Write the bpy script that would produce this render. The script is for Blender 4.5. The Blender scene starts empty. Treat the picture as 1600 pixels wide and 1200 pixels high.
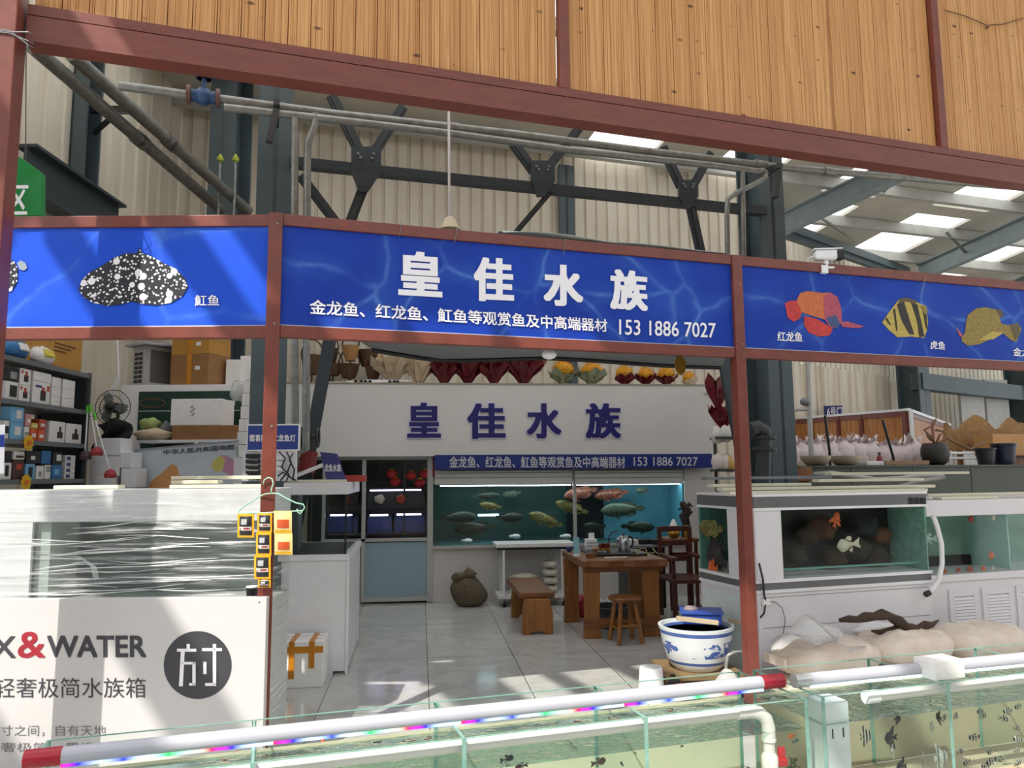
import bpy, math, random
from mathutils import Vector, Matrix
V = Vector
SC = bpy.context.scene
COL = SC.collection
rnd = random.Random(7)
R = math.radians

# ------------------------------------------------------------------ camera
CAM = V((0, 0, 1.62)); FPX = 1200.0
YAW, PITCH, ROLL = R(6.8), R(6.65), R(0.45)
_f = V((math.sin(YAW) * math.cos(PITCH), math.cos(YAW) * math.cos(PITCH), math.sin(PITCH)))
_r0 = V((math.cos(YAW), -math.sin(YAW), 0)); _u0 = _r0.cross(_f)
_r = _r0 * math.cos(ROLL) - _u0 * math.sin(ROLL)
_u = _u0 * math.cos(ROLL) + _r0 * math.sin(ROLL)
_h = V((math.sin(YAW), math.cos(YAW), 0))
cd = bpy.data.cameras.new('camera'); cam = bpy.data.objects.new('camera', cd); COL.objects.link(cam)
cd.sensor_fit = 'HORIZONTAL'; cd.sensor_width = 36; cd.lens = 36 * FPX / 1600
cd.clip_start = 0.05; cd.clip_end = 300
M3 = Matrix((_r, _u, -_f)).transposed()
cam.matrix_world = Matrix.Translation(CAM) @ M3.to_4x4()
SC.camera = cam

# ------------------------------------------------------------------ light
FA = R(11.1)                        # the direction of the stall row
FU = V((math.cos(FA), math.sin(FA), 0)); FV = V((-math.sin(FA), math.cos(FA), 0)); Z = V((0, 0, 1))
w = bpy.data.worlds.new('sky'); SC.world = w; w.use_nodes = True
bg = w.node_tree.nodes['Background']; bg.inputs[0].default_value = (0.93, 0.96, 1.0, 1); bg.inputs[1].default_value = 1.3
SUN_DIR = (FU * 0.6 + FV * 0.6 - Z).normalized()
ld = bpy.data.lights.new('sun', 'SUN'); ld.energy = 4.7; ld.angle = R(.53); ld.color = (1, 0.95, 0.86)
sun = bpy.data.objects.new('sun', ld); COL.objects.link(sun)
sun.rotation_euler = SUN_DIR.to_track_quat('-Z', 'Y').to_euler()
sun.location = (0, -4, 12)
vs = SC.view_settings
vs.view_transform = 'Standard'; vs.look = 'None'; vs.gamma = 1; vs.use_curve_mapping = False; vs.exposure = 0.12
SC.cycles.max_bounces = 8; SC.cycles.transparent_max_bounces = 24; SC.cycles.diffuse_bounces = 4
SC.cycles.glossy_bounces = 4; SC.cycles.caustics_reflective = False; SC.cycles.caustics_refractive = False
SC.cycles.use_denoising = True; SC.cycles.sample_clamp_indirect = 6

# ------------------------------------------------------------------ coordinates
def ray(px, py): return _f * FPX + _r * (px - 800) + _u * (600 - py)
def at(px, py, d):
    q = ray(px, py); return CAM + q * (d / q.dot(_h))
def onF(px, py, v):
    q = ray(px, py); return CAM + q * ((v) / q.dot(FV))
def onZ(px, py, z):
    q = ray(px, py); return CAM + q * ((z - CAM.z) / q.z)
def onY(px, py, y):
    q = ray(px, py); return CAM + q * (y / q.y)
def proj(p):
    q = V(p) - CAM; k = q.dot(_f); return (800 + FPX * q.dot(_r) / k, 600 - FPX * q.dot(_u) / k)
def F(u, v, z): return FU * u + FV * v + Z * z
def Fuv(p): p = V(p); return (p.dot(FU), p.dot(FV), p.z)
def C(x, d, z): return _r0 * x + _h * d + Z * z
def frame(o, rz): return Matrix.Translation(V(o)) @ Matrix.Rotation(rz, 4, 'Z')
FM = frame((0, 0, 0), FA); CMX = frame((0, 0, 0), -YAW); ID = Matrix.Identity(4)

# ------------------------------------------------------------------ mesh builder
class MB:
    def __init__(s, M=None): s.M = M or ID; s.v = []; s.f = []; s.mi = []; s.cur = 0
    def add(s, vs, fs):
        b = len(s.v); s.v += [s.M @ V(p) for p in vs]
        for f in fs: s.f.append([b + i for i in f]); s.mi.append(s.cur)
        return s
    def box(s, c, d, rz=0, rx=0, ry=0):
        m = Matrix.Translation(V(c)) @ Matrix.Rotation(rz, 4, 'Z') @ Matrix.Rotation(ry, 4, 'Y') @ Matrix.Rotation(rx, 4, 'X')
        x, y, z = d[0] / 2, d[1] / 2, d[2] / 2
        return s.add([m @ V((i * x, j * y, k * z)) for i in (-1, 1) for j in (-1, 1) for k in (-1, 1)],
                     [(0, 1, 3, 2), (4, 6, 7, 5), (0, 4, 5, 1), (2, 3, 7, 6), (0, 2, 6, 4), (1, 5, 7, 3)])
    def span(s, a, b):
        a, b = V(a), V(b); return s.box((a + b) / 2, [abs(t) for t in (b - a)])
    def bar(s, p, q, w, h, up=Z):
        p, q = V(p), V(q); d = (q - p).normalized(); x = d.cross(up)
        if x.length < 1e-4: x = d.cross(V((1, 0, 0)))
        x.normalize(); y = x.cross(d)
        return s.add([e + x * (i * w / 2) + y * (j * h / 2) for e in (p, q) for i, j in ((-1, -1), (1, -1), (1, 1), (-1, 1))],
                     [(0, 3, 2, 1), (4, 5, 6, 7), (0, 1, 5, 4), (1, 2, 6, 5), (2, 3, 7, 6), (3, 0, 4, 7)])
    def tube(s, pts, r, n=10, cap=True):
        pts = [V(p) for p in pts]; k = len(pts); rr = r if isinstance(r, (list, tuple)) else [r] * k
        vs, fs = [], []; last = None
        for i, p in enumerate(pts):
            d = (pts[min(i + 1, k - 1)] - pts[max(i - 1, 0)]).normalized()
            if last is None: x = d.orthogonal().normalized()
            else:
                x = last - d * last.dot(d)
                x = x.normalized() if x.length > 1e-5 else d.orthogonal().normalized()
            last = x; y = d.cross(x)
            vs += [p + (x * math.cos(t) + y * math.sin(t)) * rr[i] for t in [2 * math.pi * j / n for j in range(n)]]
        for i in range(k - 1):
            for j in range(n):
                j2 = (j + 1) % n; fs.append((i * n + j, i * n + j2, (i + 1) * n + j2, (i + 1) * n + j))
        if cap: fs += [tuple(range(n))[::-1], tuple(range((k - 1) * n, k * n))]
        return s.add(vs, fs)
    def lathe(s, prof, c=(0, 0, 0), n=24, sx=1, sy=1, ax=None):
        c = V(c); vs, fs = [], []
        for r, z in prof:
            for j in range(n):
                t = 2 * math.pi * j / n; p = V((r * math.cos(t) * sx, r * math.sin(t) * sy, z))
                vs.append(c + (ax @ p if ax else p))
        for i in range(len(prof) - 1):
            for j in range(n):
                j2 = (j + 1) % n; fs.append((i * n + j, i * n + j2, (i + 1) * n + j2, (i + 1) * n + j))
        if prof[0][0] > 1e-5: fs.append(tuple(range(n))[::-1])
        if prof[-1][0] > 1e-5: fs.append(tuple(range((len(prof) - 1) * n, len(prof) * n)))
        return s.add(vs, fs)
    def prism(s, poly, o, ax, ay, depth):
        o, ax, ay = V(o), V(ax), V(ay); n = ax.cross(ay).normalized() * depth; k = len(poly)
        a = [o + ax * x + ay * y for x, y in poly]
        return s.add(a + [p - n for p in a], [tuple(range(k)), tuple(range(k, 2 * k))[::-1]] +
                     [(i, k + i, k + (i + 1) % k, (i + 1) % k) for i in range(k)])
    def ell(s, c, r, nu=16, nv=10, fn=None, M=None):
        c = V(c); vs, fs = [], []
        for i in range(nv + 1):
            a = math.pi * i / nv - math.pi / 2
            for j in range(nu):
                b = 2 * math.pi * j / nu; p = V((math.cos(a) * math.cos(b), math.cos(a) * math.sin(b), math.sin(a)))
                q = V((p.x * r[0], p.y * r[1], p.z * r[2]))
                if fn: q = fn(p, q)
                vs.append(c + (M @ q if M else q))
        for i in range(nv):
            for j in range(nu):
                j2 = (j + 1) % nu; fs.append((i * nu + j, i * nu + j2, (i + 1) * nu + j2, (i + 1) * nu + j))
        return s.add(vs, fs)
    def grid(s, fn, nu, nv, closed=False):
        vs = [fn(i / nu, j / nv) for j in range(nv + 1) for i in range(nu + 1)]; fs = []
        for j in range(nv):
            for i in range(nu):
                a = j * (nu + 1) + i; fs.append((a, a + 1, a + nu + 2, a + nu + 1))
        return s.add(vs, fs)

def root_of(o):
    while o.parent: o = o.parent
    return o
def obj(name, mb, mat, parent=None, smooth=False, bevel=0, solid=0, sub=0):
    vs = mb.v
    if parent is None:
        lo = [min(p[i] for p in vs) for i in range(3)]; hi = [max(p[i] for p in vs) for i in range(3)]
        loc = V(((lo[0] + hi[0]) / 2, (lo[1] + hi[1]) / 2, lo[2]))
    else: loc = root_of(parent).location
    me = bpy.data.meshes.new(name); me.from_pydata([p - loc for p in vs], [], mb.f)
    mats = mat if isinstance(mat, (list, tuple)) else [mat]
    for m in mats: me.materials.append(m)
    if len(mats) > 1: me.polygons.foreach_set('material_index', mb.mi)
    if smooth: me.shade_smooth() if smooth is True else me.set_sharp_from_angle(angle=R(smooth))
    o = bpy.data.objects.new(name, me); COL.objects.link(o)
    if parent is None: o.location = loc
    else: o.parent = parent
    if solid: m = o.modifiers.new('solid', 'SOLIDIFY'); m.thickness = solid; m.offset = 0
    if bevel: m = o.modifiers.new('bevel', 'BEVEL'); m.width = bevel; m.segments = 2; m.limit_method = 'ANGLE'
    if sub: m = o.modifiers.new('sub', 'SUBSURF'); m.levels = m.render_levels = sub
    return o
def tag(o, label, cat, group=None):
    o['label'] = label; o['category'] = cat
    if group: o['group'] = group
    return o
def thing(name, label, cat, loc, group=None):
    o = bpy.data.objects.new(name, None); COL.objects.link(o); o.location = V(loc); o.empty_display_size = 0.1
    return tag(o, label, cat, group)
def struct(name, mb, mat, parent=None, **k):
    o = obj(name, mb, mat, parent, **k)
    if parent is None: o['kind'] = 'structure'
    return o
def dup(root, loc, rz=0, label=None, group=None, sc=None):
    r = root.copy(); COL.objects.link(r); r.location = V(loc); r.rotation_euler = (0, 0, rz)
    if sc: r.scale = (sc, sc, sc) if not isinstance(sc, tuple) else sc
    if label: r['label'] = label
    if group: r['group'] = group
    for ch in list(root.children):
        c = ch.copy(); COL.objects.link(c); c.parent = r
        for g in ch.children:
            d = g.copy(); COL.objects.link(d); d.parent = c
    return r

# ------------------------------------------------------------------ materials
def lin(c):
    if isinstance(c, str): c = [int(c[i:i + 2], 16) for i in (0, 2, 4)]
    return tuple(((x / 255) / 12.92 if x / 255 <= .04045 else ((x / 255 + .055) / 1.055) ** 2.4) for x in c[:3]) + (1,)
_mats = {}
class NT:
    def __init__(s, name):
        s.m = bpy.data.materials.new(name); s.m.use_nodes = True; s.t = s.m.node_tree; s.N = s.t.nodes
        s.b = s.N['Principled BSDF']; s.out = s.N['Material Output']
    def n(s, typ, **k):
        x = s.N.new('ShaderNode' + typ)
        for a, b in k.items():
            if isinstance(b, tuple) and len(b) == 2 and b[0] == 'in': pass
            setattr(x, a, b)
        return x
    def l(s, a, b): s.t.links.new(a, b)
    def co(s, scale=(1, 1, 1), rz=0, obj=True):
        t = s.n('TexCoord'); m = s.n('Mapping'); m.inputs['Scale'].default_value = scale; m.inputs['Rotation'].default_value = (0, 0, rz)
        s.l(t.outputs['Object' if obj else 'Generated'], m.inputs['Vector']); return m.outputs['Vector']
    def noise(s, vec, scale, detail=4, rough=.6):
        x = s.n('TexNoise'); x.inputs['Scale'].default_value = scale; x.inputs['Detail'].default_value = detail; x.inputs['Roughness'].default_value = rough
        s.l(vec, x.inputs['Vector']); return x.outputs['Fac']
    def ramp(s, fac, stops):
        x = s.n('ValToRGB'); e = x.color_ramp.elements
        while len(e) < len(stops): e.new(.5)
        for a, (p, c) in zip(e, stops): a.position = p; a.color = c
        s.l(fac, x.inputs[0]); return x.outputs[0]
    def mix(s, fac, a, b, mode='MIX'):
        x = s.n('Mix', data_type='RGBA', blend_type=mode)
        for i, val in ((0, fac), (6, a), (7, b)):
            if hasattr(val, 'is_linked'): s.l(val, x.inputs[i])
            else: x.inputs[i].default_value = val
        return x.outputs[2]
    def bump(s, h, strength=.3, dist=.01):
        x = s.n('Bump'); x.inputs['Strength'].default_value = strength; x.inputs['Distance'].default_value = dist
        s.l(h, x.inputs['Height']); s.l(x.outputs[0], s.b.inputs['Normal']); return x
    def math(s, op, a, b=0.0):
        x = s.n('Math', operation=op)
        for i, val in ((0, a), (1, b)):
            if hasattr(val, 'is_linked'): s.l(val, x.inputs[i])
            else: x.inputs[i].default_value = val
        return x.outputs[0]
def mat(name, c, rough=.5, metal=0, var=.12, scale=6, bump=0, spec=.5, c2=None, stretch=(1, 1, 1), coat=0):
    """A painted / plain surface: its colour broken up by a little noise."""
    if name in _mats: return _mats[name]
    t = NT(name); L = lin(c); b = t.b
    vec = t.co(stretch); f = t.noise(vec, scale)
    k2 = lin(c2) if c2 else tuple(min(1, x * (1 - var)) for x in L[:3]) + (1,)
    k1 = L if c2 else tuple(min(1, x * (1 + var * .6)) for x in L[:3]) + (1,)
    t.l(t.ramp(f, [(.3, k2), (.7, k1)]), b.inputs['Base Color'])
    b.inputs['Roughness'].default_value = rough; b.inputs['Metallic'].default_value = metal
    b.inputs['Specular IOR Level'].default_value = spec; b.inputs['Coat Weight'].default_value = coat
    if bump: t.bump(t.noise(vec, scale * 5, 5), bump, .005)
    _mats[name] = t.m; return t.m
def emit(name, c, s):
    if name in _mats: return _mats[name]
    t = NT(name); t.b.inputs['Base Color'].default_value = lin(c); t.b.inputs['Emission Color'].default_value = lin(c); t.b.inputs['Emission Strength'].default_value = s
    _mats[name] = t.m; return t.m
def glassmat(name, tint=(225, 242, 238), refl=1.0, rough=.0, haze=0, hazec=(220, 228, 225), bump=0, ior=1.45):
    """Thin sheet: what is behind shows through its tint, and it mirrors what is in front by Fresnel."""
    if name in _mats: return _mats[name]
    t = NT(name); t.N.remove(t.b)
    tr = t.n('BsdfTransparent'); tr.inputs[0].default_value = lin(tint)
    gl = t.n('BsdfGlossy'); gl.inputs['Roughness'].default_value = rough
    fr = t.n('Fresnel'); fr.inputs['IOR'].default_value = ior
    base = tr.outputs[0]
    if haze:
        df = t.n('BsdfDiffuse'); df.inputs[0].default_value = lin(hazec); mh = t.n('MixShader'); mh.inputs[0].default_value = haze
        t.l(base, mh.inputs[1]); t.l(df.outputs[0], mh.inputs[2]); base = mh.outputs[0]
    if bump:
        bp = t.n('Bump'); bp.inputs['Strength'].default_value = bump; bp.inputs['Distance'].default_value = .02
        t.l(t.noise(t.co(), 14, 3), bp.inputs['Height']); t.l(bp.outputs[0], gl.inputs['Normal']); t.l(bp.outputs[0], fr.inputs['Normal'])
    ge = t.n('NewGeometry'); front = t.math('SUBTRACT', 1.0, ge.outputs['Backfacing'])      # the far face of a pane adds no second mirror
    mx = t.n('MixShader'); t.l(t.math('MULTIPLY', t.math('MULTIPLY', fr.outputs[0], refl), front), mx.inputs[0])
    t.l(base, mx.inputs[1]); t.l(gl.outputs[0], mx.inputs[2]); t.l(mx.outputs[0], t.out.inputs[0])
    _mats[name] = t.m; return t.m

# ------------------------------------------------------------------ lettering
_tc = {}
def glyphs(body, off=0.0, ext=0.0):
    k = (body, off, ext)
    if k in _tc: return _tc[k]
    cu = bpy.data.curves.new('t', 'FONT'); cu.body = body; cu.offset = off; cu.extrude = ext; cu.resolution_u = 3
    o = bpy.data.objects.new('t', cu); COL.objects.link(o)
    dg = bpy.context.evaluated_depsgraph_get(); me = bpy.data.meshes.new_from_object(o.evaluated_get(dg))
    vs = [v.co.copy() for v in me.vertices]; fs = [list(p.vertices) for p in me.polygons]
    bpy.data.objects.remove(o); bpy.data.curves.remove(cu); bpy.data.meshes.remove(me)
    _tc[k] = (vs, fs); return _tc[k]
def text(mb, body, o, X, Y, off=0.0, depth=.002, shear=0):
    """Fit the words into the rectangle with corner o and sides X (along) and Y (up); heavy letters are struck several times, slightly shifted."""
    heavy = off > 0
    vs, fs = glyphs(body, 0 if heavy else off, .01)
    if heavy:
        n = len(vs); a, b = [], []
        for k, (dx, dy) in enumerate([(i * off, j * off) for i in (-1, -.33, .33, 1) for j in (-.6, 0, .6)] if off > .025 else [(-off, -off), (off, -off), (-off, off), (off, off)]):
            a += [V((v.x + dx, v.y + dy, v.z - .0004 * k)) for v in vs]; b += [[k * n + i for i in f] for f in fs]
        vs, fs = a, b
    o, X, Y = V(o), V(X), V(Y); n = X.cross(Y).normalized()
    x0 = min(v.x for v in vs); x1 = max(v.x for v in vs); y0 = min(v.y for v in vs); y1 = max(v.y for v in vs)
    Mi = mb.M.inverted()
    mb.add([Mi @ (o + X * (((v.x - x0) / (x1 - x0)) + shear * (v.y - y0)) + Y * ((v.y - y0) / (y1 - y0)) + n * (depth * (v.z + .01) / .02)) for v in vs], fs)
def text4(mb, body, fn, x0, y0, x1, y1, off=0.0, depth=.002, yb=None, yt=None, lift=.003):
    """Fit words between pixels (x0,y0) upper left and (x1,y1) lower right of the plane fn(px,py); yb, yt: heights of the right end."""
    a = fn(x0, y1); b = fn(x1, y1 if yb is None else yb); c = fn(x0, y0)
    n = (b - a).cross(c - a).normalized()
    text(mb, body, a + n * lift, b - a, c - a, off, depth)
# ------------------------------------------------------------------ the materials of the place
RED = mat('red_brown_paint', '7d4034', .38, var=.15, scale=9, c2='6b352b')
BEAMRED = mat('beam_red_paint', '7c4033', .42, scale=5, c2='6a342a', stretch=(1, 1, 6))
TEAL = mat('grey_green_steel', '4d5a5e', .5, var=.12, scale=3)
TEALD = mat('dark_steel', '343d42', .5, var=.12, scale=3)
GALV = mat('galvanised_steel', '9a9c98', .45, .5, scale=14, c2='7b7c78')
GALVD = mat('old_grey_pipe', '74736c', .5, .3, scale=12, c2='5a5850')
WHITE = mat('white_laminate', 'e9e9ea', .35, var=.03)
WHITEM = mat('white_metal', 'dedede', .4, var=.05)
FOAM = mat('white_foam', 'eeece8', .85, var=.05, scale=30, bump=.2)
PVC = mat('white_plastic_pipe', 'd9d6cf', .3, var=.04)
DARK = mat('black_plastic', '17181a', .4)
DGREY = mat('dark_grey_metal', '3d4042', .5)
GREYM = mat('grey_metal', '83868a', .45, .3)
BLUESIGN = mat('blue_sign_paint', '1f3a93', .4, var=.06)
NAVY = mat('navy_letter', '1a1668', .4, var=.03)
LETW = mat('white_letter', 'f3f0f5', .5, var=.01)
WOODT = mat('table_timber', '8a5527', .42, scale=2.2, c2='5d3413', stretch=(1, 9, 9))
WOODL = mat('leg_timber', 'a06a30', .42, scale=2.2, c2='7b4a1c', stretch=(9, 9, 1))
WOODR = mat('dark_red_timber', '5c2b20', .4, scale=3, c2='42201a', stretch=(6, 6, 1))
CARD = mat('brown_cardboard', '9c7348', .8, scale=5, c2='8a633c')
CARDY = mat('yellow_cardboard', 'bd8a3c', .7, scale=5, c2='a87a38')
TAPE = mat('orange_tape', 'd28a22', .35, scale=8, c2='b87418')
SACK = mat('burlap', '6d6250', .9, scale=30, c2='564b3b', bump=.4)
CREAMBOX = mat('cream_strip', 'd9d5bd', .5, var=.05)
REDP = mat('red_plastic', 'b3242c', .35)
YEL = mat('yellow_paper', 'dcae1e', .5, var=.1)
GREENP = mat('green_panel', '16382f', .45)
def corrugated_colour():
    t = NT('cream_cladding'); vec = t.co((1, 1, .25)); f = t.noise(vec, 3, 5)
    t.l(t.ramp(f, [(.3, lin('cfc5b2')), (.7, lin('e2d9c8'))]), t.b.inputs['Base Color']); t.b.inputs['Roughness'].default_value = .5; return t.m
CREAM = corrugated_colour()
def stained():
    t = NT('stained_cream_cladding'); f = t.noise(t.co((2.2, 2.2, .12)), 1.6, 5)
    t.l(t.ramp(f, [(.3, lin('b9a37f')), (.5, lin('d9d0bf')), (.75, lin('e4ded2'))]), t.b.inputs['Base Color']); t.b.inputs['Roughness'].default_value = .5; return t.m
STAIN = stained()
def plank_mat(name, width, ca, cb, cc, knots=True):
    """Pine boards along the stall row: each board its own tone, grain lines and knots."""
    t = NT(name); tc = t.n('TexCoord'); dp = t.n('VectorMath', operation='DOT_PRODUCT'); t.l(tc.outputs['Object'], dp.inputs[0]); dp.inputs[1].default_value = FU
    u = dp.outputs['Value']; fl = t.math('FLOOR', t.math('DIVIDE', u, width)); wn = t.n('TexWhiteNoise', noise_dimensions='1D'); t.l(fl, wn.inputs['W'])
    sp = t.n('SeparateXYZ'); t.l(tc.outputs['Object'], sp.inputs[0])
    cm = t.n('CombineXYZ'); t.l(t.math('MULTIPLY', u, 90.0), cm.inputs[0]); t.l(t.math('MULTIPLY', sp.outputs[2], 1.3), cm.inputs[1]); t.l(t.math('MULTIPLY', wn.outputs[0], 37.0), cm.inputs[2])
    g = t.noise(cm.outputs[0], 1.0, 4)
    base = t.mix(wn.outputs[0], lin(ca), lin(cb)); c = t.mix(t.ramp(g, [(.42, (0, 0, 0, 1)), (.6, (.75, .75, .75, 1))]), base, lin(cc))
    if knots:
        k2 = t.n('CombineXYZ'); t.l(t.math('MULTIPLY', u, 4.0), k2.inputs[0]); t.l(t.math('MULTIPLY', sp.outputs[2], 8.5), k2.inputs[1]); t.l(t.math('MULTIPLY', wn.outputs[0], 11.0), k2.inputs[2])
        vo = t.n('TexVoronoi'); vo.inputs['Scale'].default_value = 1; t.l(k2.outputs[0], vo.inputs['Vector'])
        c = t.mix(t.ramp(vo.outputs['Distance'], [(.05, (1, 1, 1, 1)), (.13, (0, 0, 0, 1))]), c, lin('5c3214'))
    t.l(c, t.b.inputs['Base Color']); t.b.inputs['Roughness'].default_value = .5; return t.m
PINE = plank_mat('pine_boards', .13, 'd8a468', 'c78f55', 'b07840')
PINE2 = plank_mat('orange_boards', .2, 'b97a3c', 'a86c30', '93591f', False)
def water_print(name, ca, cb, scale=2.2):
    """Printed underwater picture: deep blue crossed by pale ripple lines."""
    t = NT(name); vec = t.co((1, 1, 1)); dn = t.n('TexNoise'); dn.inputs['Scale'].default_value = 2; t.l(vec, dn.inputs['Vector'])
    wv = t.mix(.22, vec, dn.outputs['Color'])
    vo = t.n('TexVoronoi', feature='DISTANCE_TO_EDGE'); vo.inputs['Scale'].default_value = scale; t.l(wv, vo.inputs['Vector'])
    f = t.ramp(vo.outputs['Distance'], [(.0, (.5, .5, .5, 1)), (.035, (.1, .1, .1, 1)), (.16, (0, 0, 0, 1))])
    br = t.noise(vec, 3.1, 3); fm = t.mix(1, f, t.ramp(br, [(.38, (.1, .1, .1, 1)), (.75, (1, 1, 1, 1))]), 'MULTIPLY')
    b2 = t.mix(t.noise(vec, 1.3, 2), lin(ca), lin(cb)); t.l(t.mix(fm, b2, lin('6fa6ea')), t.b.inputs['Base Color'])
    t.b.inputs['Roughness'].default_value = .5; t.b.inputs['Specular IOR Level'].default_value = .2; return t.m
OCEAN = water_print('underwater_print', '122c8c', '1a47b4')
OCEANL = water_print('underwater_print_bright', '1a45c4', '2158d6', 1.7)
def tile_floor():
    t = NT('polished_marble_tiles'); tc = t.n('TexCoord'); mp = t.n('Mapping'); t.l(tc.outputs['Object'], mp.inputs[0])
    mp.inputs['Location'].default_value = FLOOR_OFF
    br = t.n('TexBrick'); br.offset = 0; br.squash = 1; br.inputs['Scale'].default_value = 1
    for k, v in (('Brick Width', .765), ('Row Height', 1.53), ('Mortar Size', .0035), ('Mortar Smooth', .1)): br.inputs[k].default_value = v
    t.l(mp.outputs[0], br.inputs['Vector'])
    dn = t.n('TexNoise'); dn.inputs['Scale'].default_value = 1.4; dn.inputs['Detail'].default_value = 5; t.l(tc.outputs['Object'], dn.inputs['Vector'])
    wv = t.mix(.5, tc.outputs['Object'], dn.outputs['Color']); vn = t.noise(wv, 2.4, 6)
    c = t.ramp(vn, [(.34, lin('b3b2af')), (.44, lin('c4c3bf')), (.5, lin('b8b7b4')), (.62, lin('cac9c5'))])
    t.l(t.mix(br.outputs['Fac'], c, lin('55504a')), t.b.inputs['Base Color']); t.b.inputs['Roughness'].default_value = .12
    return t.m
FLOOR_OFF = (-.19, .35, 0)
MARBLE = tile_floor()
GLASS = glassmat('clear_glass', (251, 253, 252), refl=.8)
GLASSE = mat('green_glass_edge', '8fb8aa', .15, var=.2, scale=20, c2='6f9c8e')
GLASSB = glassmat('greenish_glass', (248, 252, 251), refl=.9)
WATER = glassmat('tank_water_surface', (184, 212, 208), refl=1.8, rough=.02, haze=.06, hazec=(120, 165, 165), bump=1.0, ior=1.5)
def film_mat():
    t = NT('stretch_film'); t.N.remove(t.b); tr = t.n('BsdfTransparent'); tr.inputs[0].default_value = (.93, .95, .95, 1)
    gl = t.n('BsdfPrincipled'); gl.inputs['Base Color'].default_value = (.95, .96, .96, 1); gl.inputs['Roughness'].default_value = .22
    tc = t.n('TexCoord'); mp = t.n('Mapping'); mp.inputs['Scale'].default_value = (.9, .9, 22); t.l(tc.outputs['Object'], mp.inputs[0])
    f = t.noise(mp.outputs[0], 2.0, 6, .65); mx = t.n('MixShader'); t.l(t.ramp(f, [(.5, (.05, .05, .05, 1)), (.6, (.28, .28, .28, 1)), (.7, (.9, .9, .9, 1))]), mx.inputs[0])
    bp = t.n('Bump'); bp.inputs['Strength'].default_value = .6; bp.inputs['Distance'].default_value = .02; t.l(f, bp.inputs['Height']); t.l(bp.outputs[0], gl.inputs['Normal'])
    t.l(tr.outputs[0], mx.inputs[1]); t.l(gl.outputs[0], mx.inputs[2]); t.l(mx.outputs[0], t.out.inputs[0]); return t.m
FILM = film_mat()
PLASTIC = glassmat('clear_plastic_bag', (235, 238, 238), refl=1.6, rough=.12, haze=.5, hazec=(238, 236, 234), bump=.8)
# ------------------------------------------------------------------ the hall: floor, far walls, roof
struct('floor', MB().span((-14, -9, -.1), (26, 30, 0)), MARBLE)
def corr_strip(p0, p1, z0, z1, pitch=.16, depth=.03, mb=None, rib=.3):
    """Upright profiled sheet from p0 to p1; narrow flutes every pitch."""
    p0, p1 = V(p0), V(p1); d = (p1 - p0); L = d.length; d.normalize(); n = V((d.y, -d.x, 0))
    mb = mb or MB(); k = int(L / pitch); top = []; bot = []
    zt = z1 if callable(z1) else (lambda p: z1)
    for i in range(k):
        for s, off in ((0, 0), (1 - rib, 0), (1 - rib * .75, -depth), (1 - rib * .25, -depth)):
            p = p0 + d * ((i + s) * pitch) + n * off; bot.append(p + Z * z0); top.append(p + Z * zt(p))
    b = len(bot); mb.add(bot + top, [(i, i + 1, b + i + 1, b + i) for i in range(b - 1)]); return mb
def roofz(p):
    return 6.75 + .114 * (11 - V(p).dot(FV))
def onroof(px, py, dz=0):
    q = ray(px, py); a = 6.75 + .114 * 11 + dz; return CAM + q * ((a - CAM.z) / (q.z + .114 * q.dot(FV)))
def ztop(p): return roofz(p) - .05
struct('wall_far', corr_strip(F(-6, 11, 0), F(8.5, 11, 0), 0, ztop, .19), CREAM)
RP = onroof(1213, 352); RQ = onroof(1425, 432); RP.z = RQ.z = 0
RE = RP + (RQ - RP) * 2.3
RM = onroof(1410, 432); RM.z = 0
wr = corr_strip(RP - (RQ - RP) * .1, RM, 0, 1.2, .2); corr_strip(RP - (RQ - RP) * .1, RM, 3.8, ztop, .2, mb=wr); 
struct('wall_right', wr, CREAM)
struct('wall_back_right', corr_strip(RM, RE, 0, ztop, .25, .04), CREAM)
st = corr_strip(RP - (RQ - RP) * .1, RM, 1.2, 3.8, .45, .02)
struct('trim_1', st, STAIN)
struct('wall_left', corr_strip(C(-4.5, 4.4, 0), C(-4.5, 10.2, 0), 0, lambda p: 7.2, .3, .035), CREAM)
OPP = mat('shaded_stall_fronts', '6f675e', .8, var=.3, scale=1.2)
struct('wall_opposite', MB(FM).span((-14, -7.2, 0), (20, -7, 5.2)), OPP)      # the facing stalls across the aisle
# roof sheet over the hall behind the stalls, with daylight strips left open
SKY_U = [(-8, -4.6), (-4.3, -1.2), (-.9, 2.2), (2.5, 3.9), (4.7, 5.9), (7.1, 8.3), (9.6, 10.8), (12.2, 13.6), (15, 16.4), (18, 19.4)]  # first strips are out of view, widened to brighten the hall
def slab(mb, u0, u1, v0, v1, th=.06):
    vs = [F(u, v, 6.75 + .114 * (11 - v) + t) for t in (0, th) for u, v in ((u0, v0), (u1, v0), (u1, v1), (u0, v1))]
    mb.add(vs, [(0, 1, 2, 3), (7, 6, 5, 4), (0, 4, 5, 1), (1, 5, 6, 2), (2, 6, 7, 3), (3, 7, 4, 0)])
ROOFC = mat('grey_roof_sheet', 'cbc5b8', .6, var=.1, scale=2)
rf = MB(); last = -12
for a, b in SKY_U + [(27, 27)]:
    slab(rf, last, a, 2.3, 26); last = b
for k in range(9):                                            # opaque cross strips between the daylight panels
    v = 3.4 + k * 2.6
    for a, b in SKY_U:
        if a > 3: slab(rf, a, b, v, v + .35)
for a, b in SKY_U[:4]: slab(rf, a, b, 9.3, 26)
slab(rf, -3.05, 27, 1.5, 2.3); slab(rf, -1.1, 27, -.5, 1.5)  # unseen roof panels shaped to keep sun off middle banner and sand bags
ceiling = struct('ceiling', rf, ROOFC)
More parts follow.
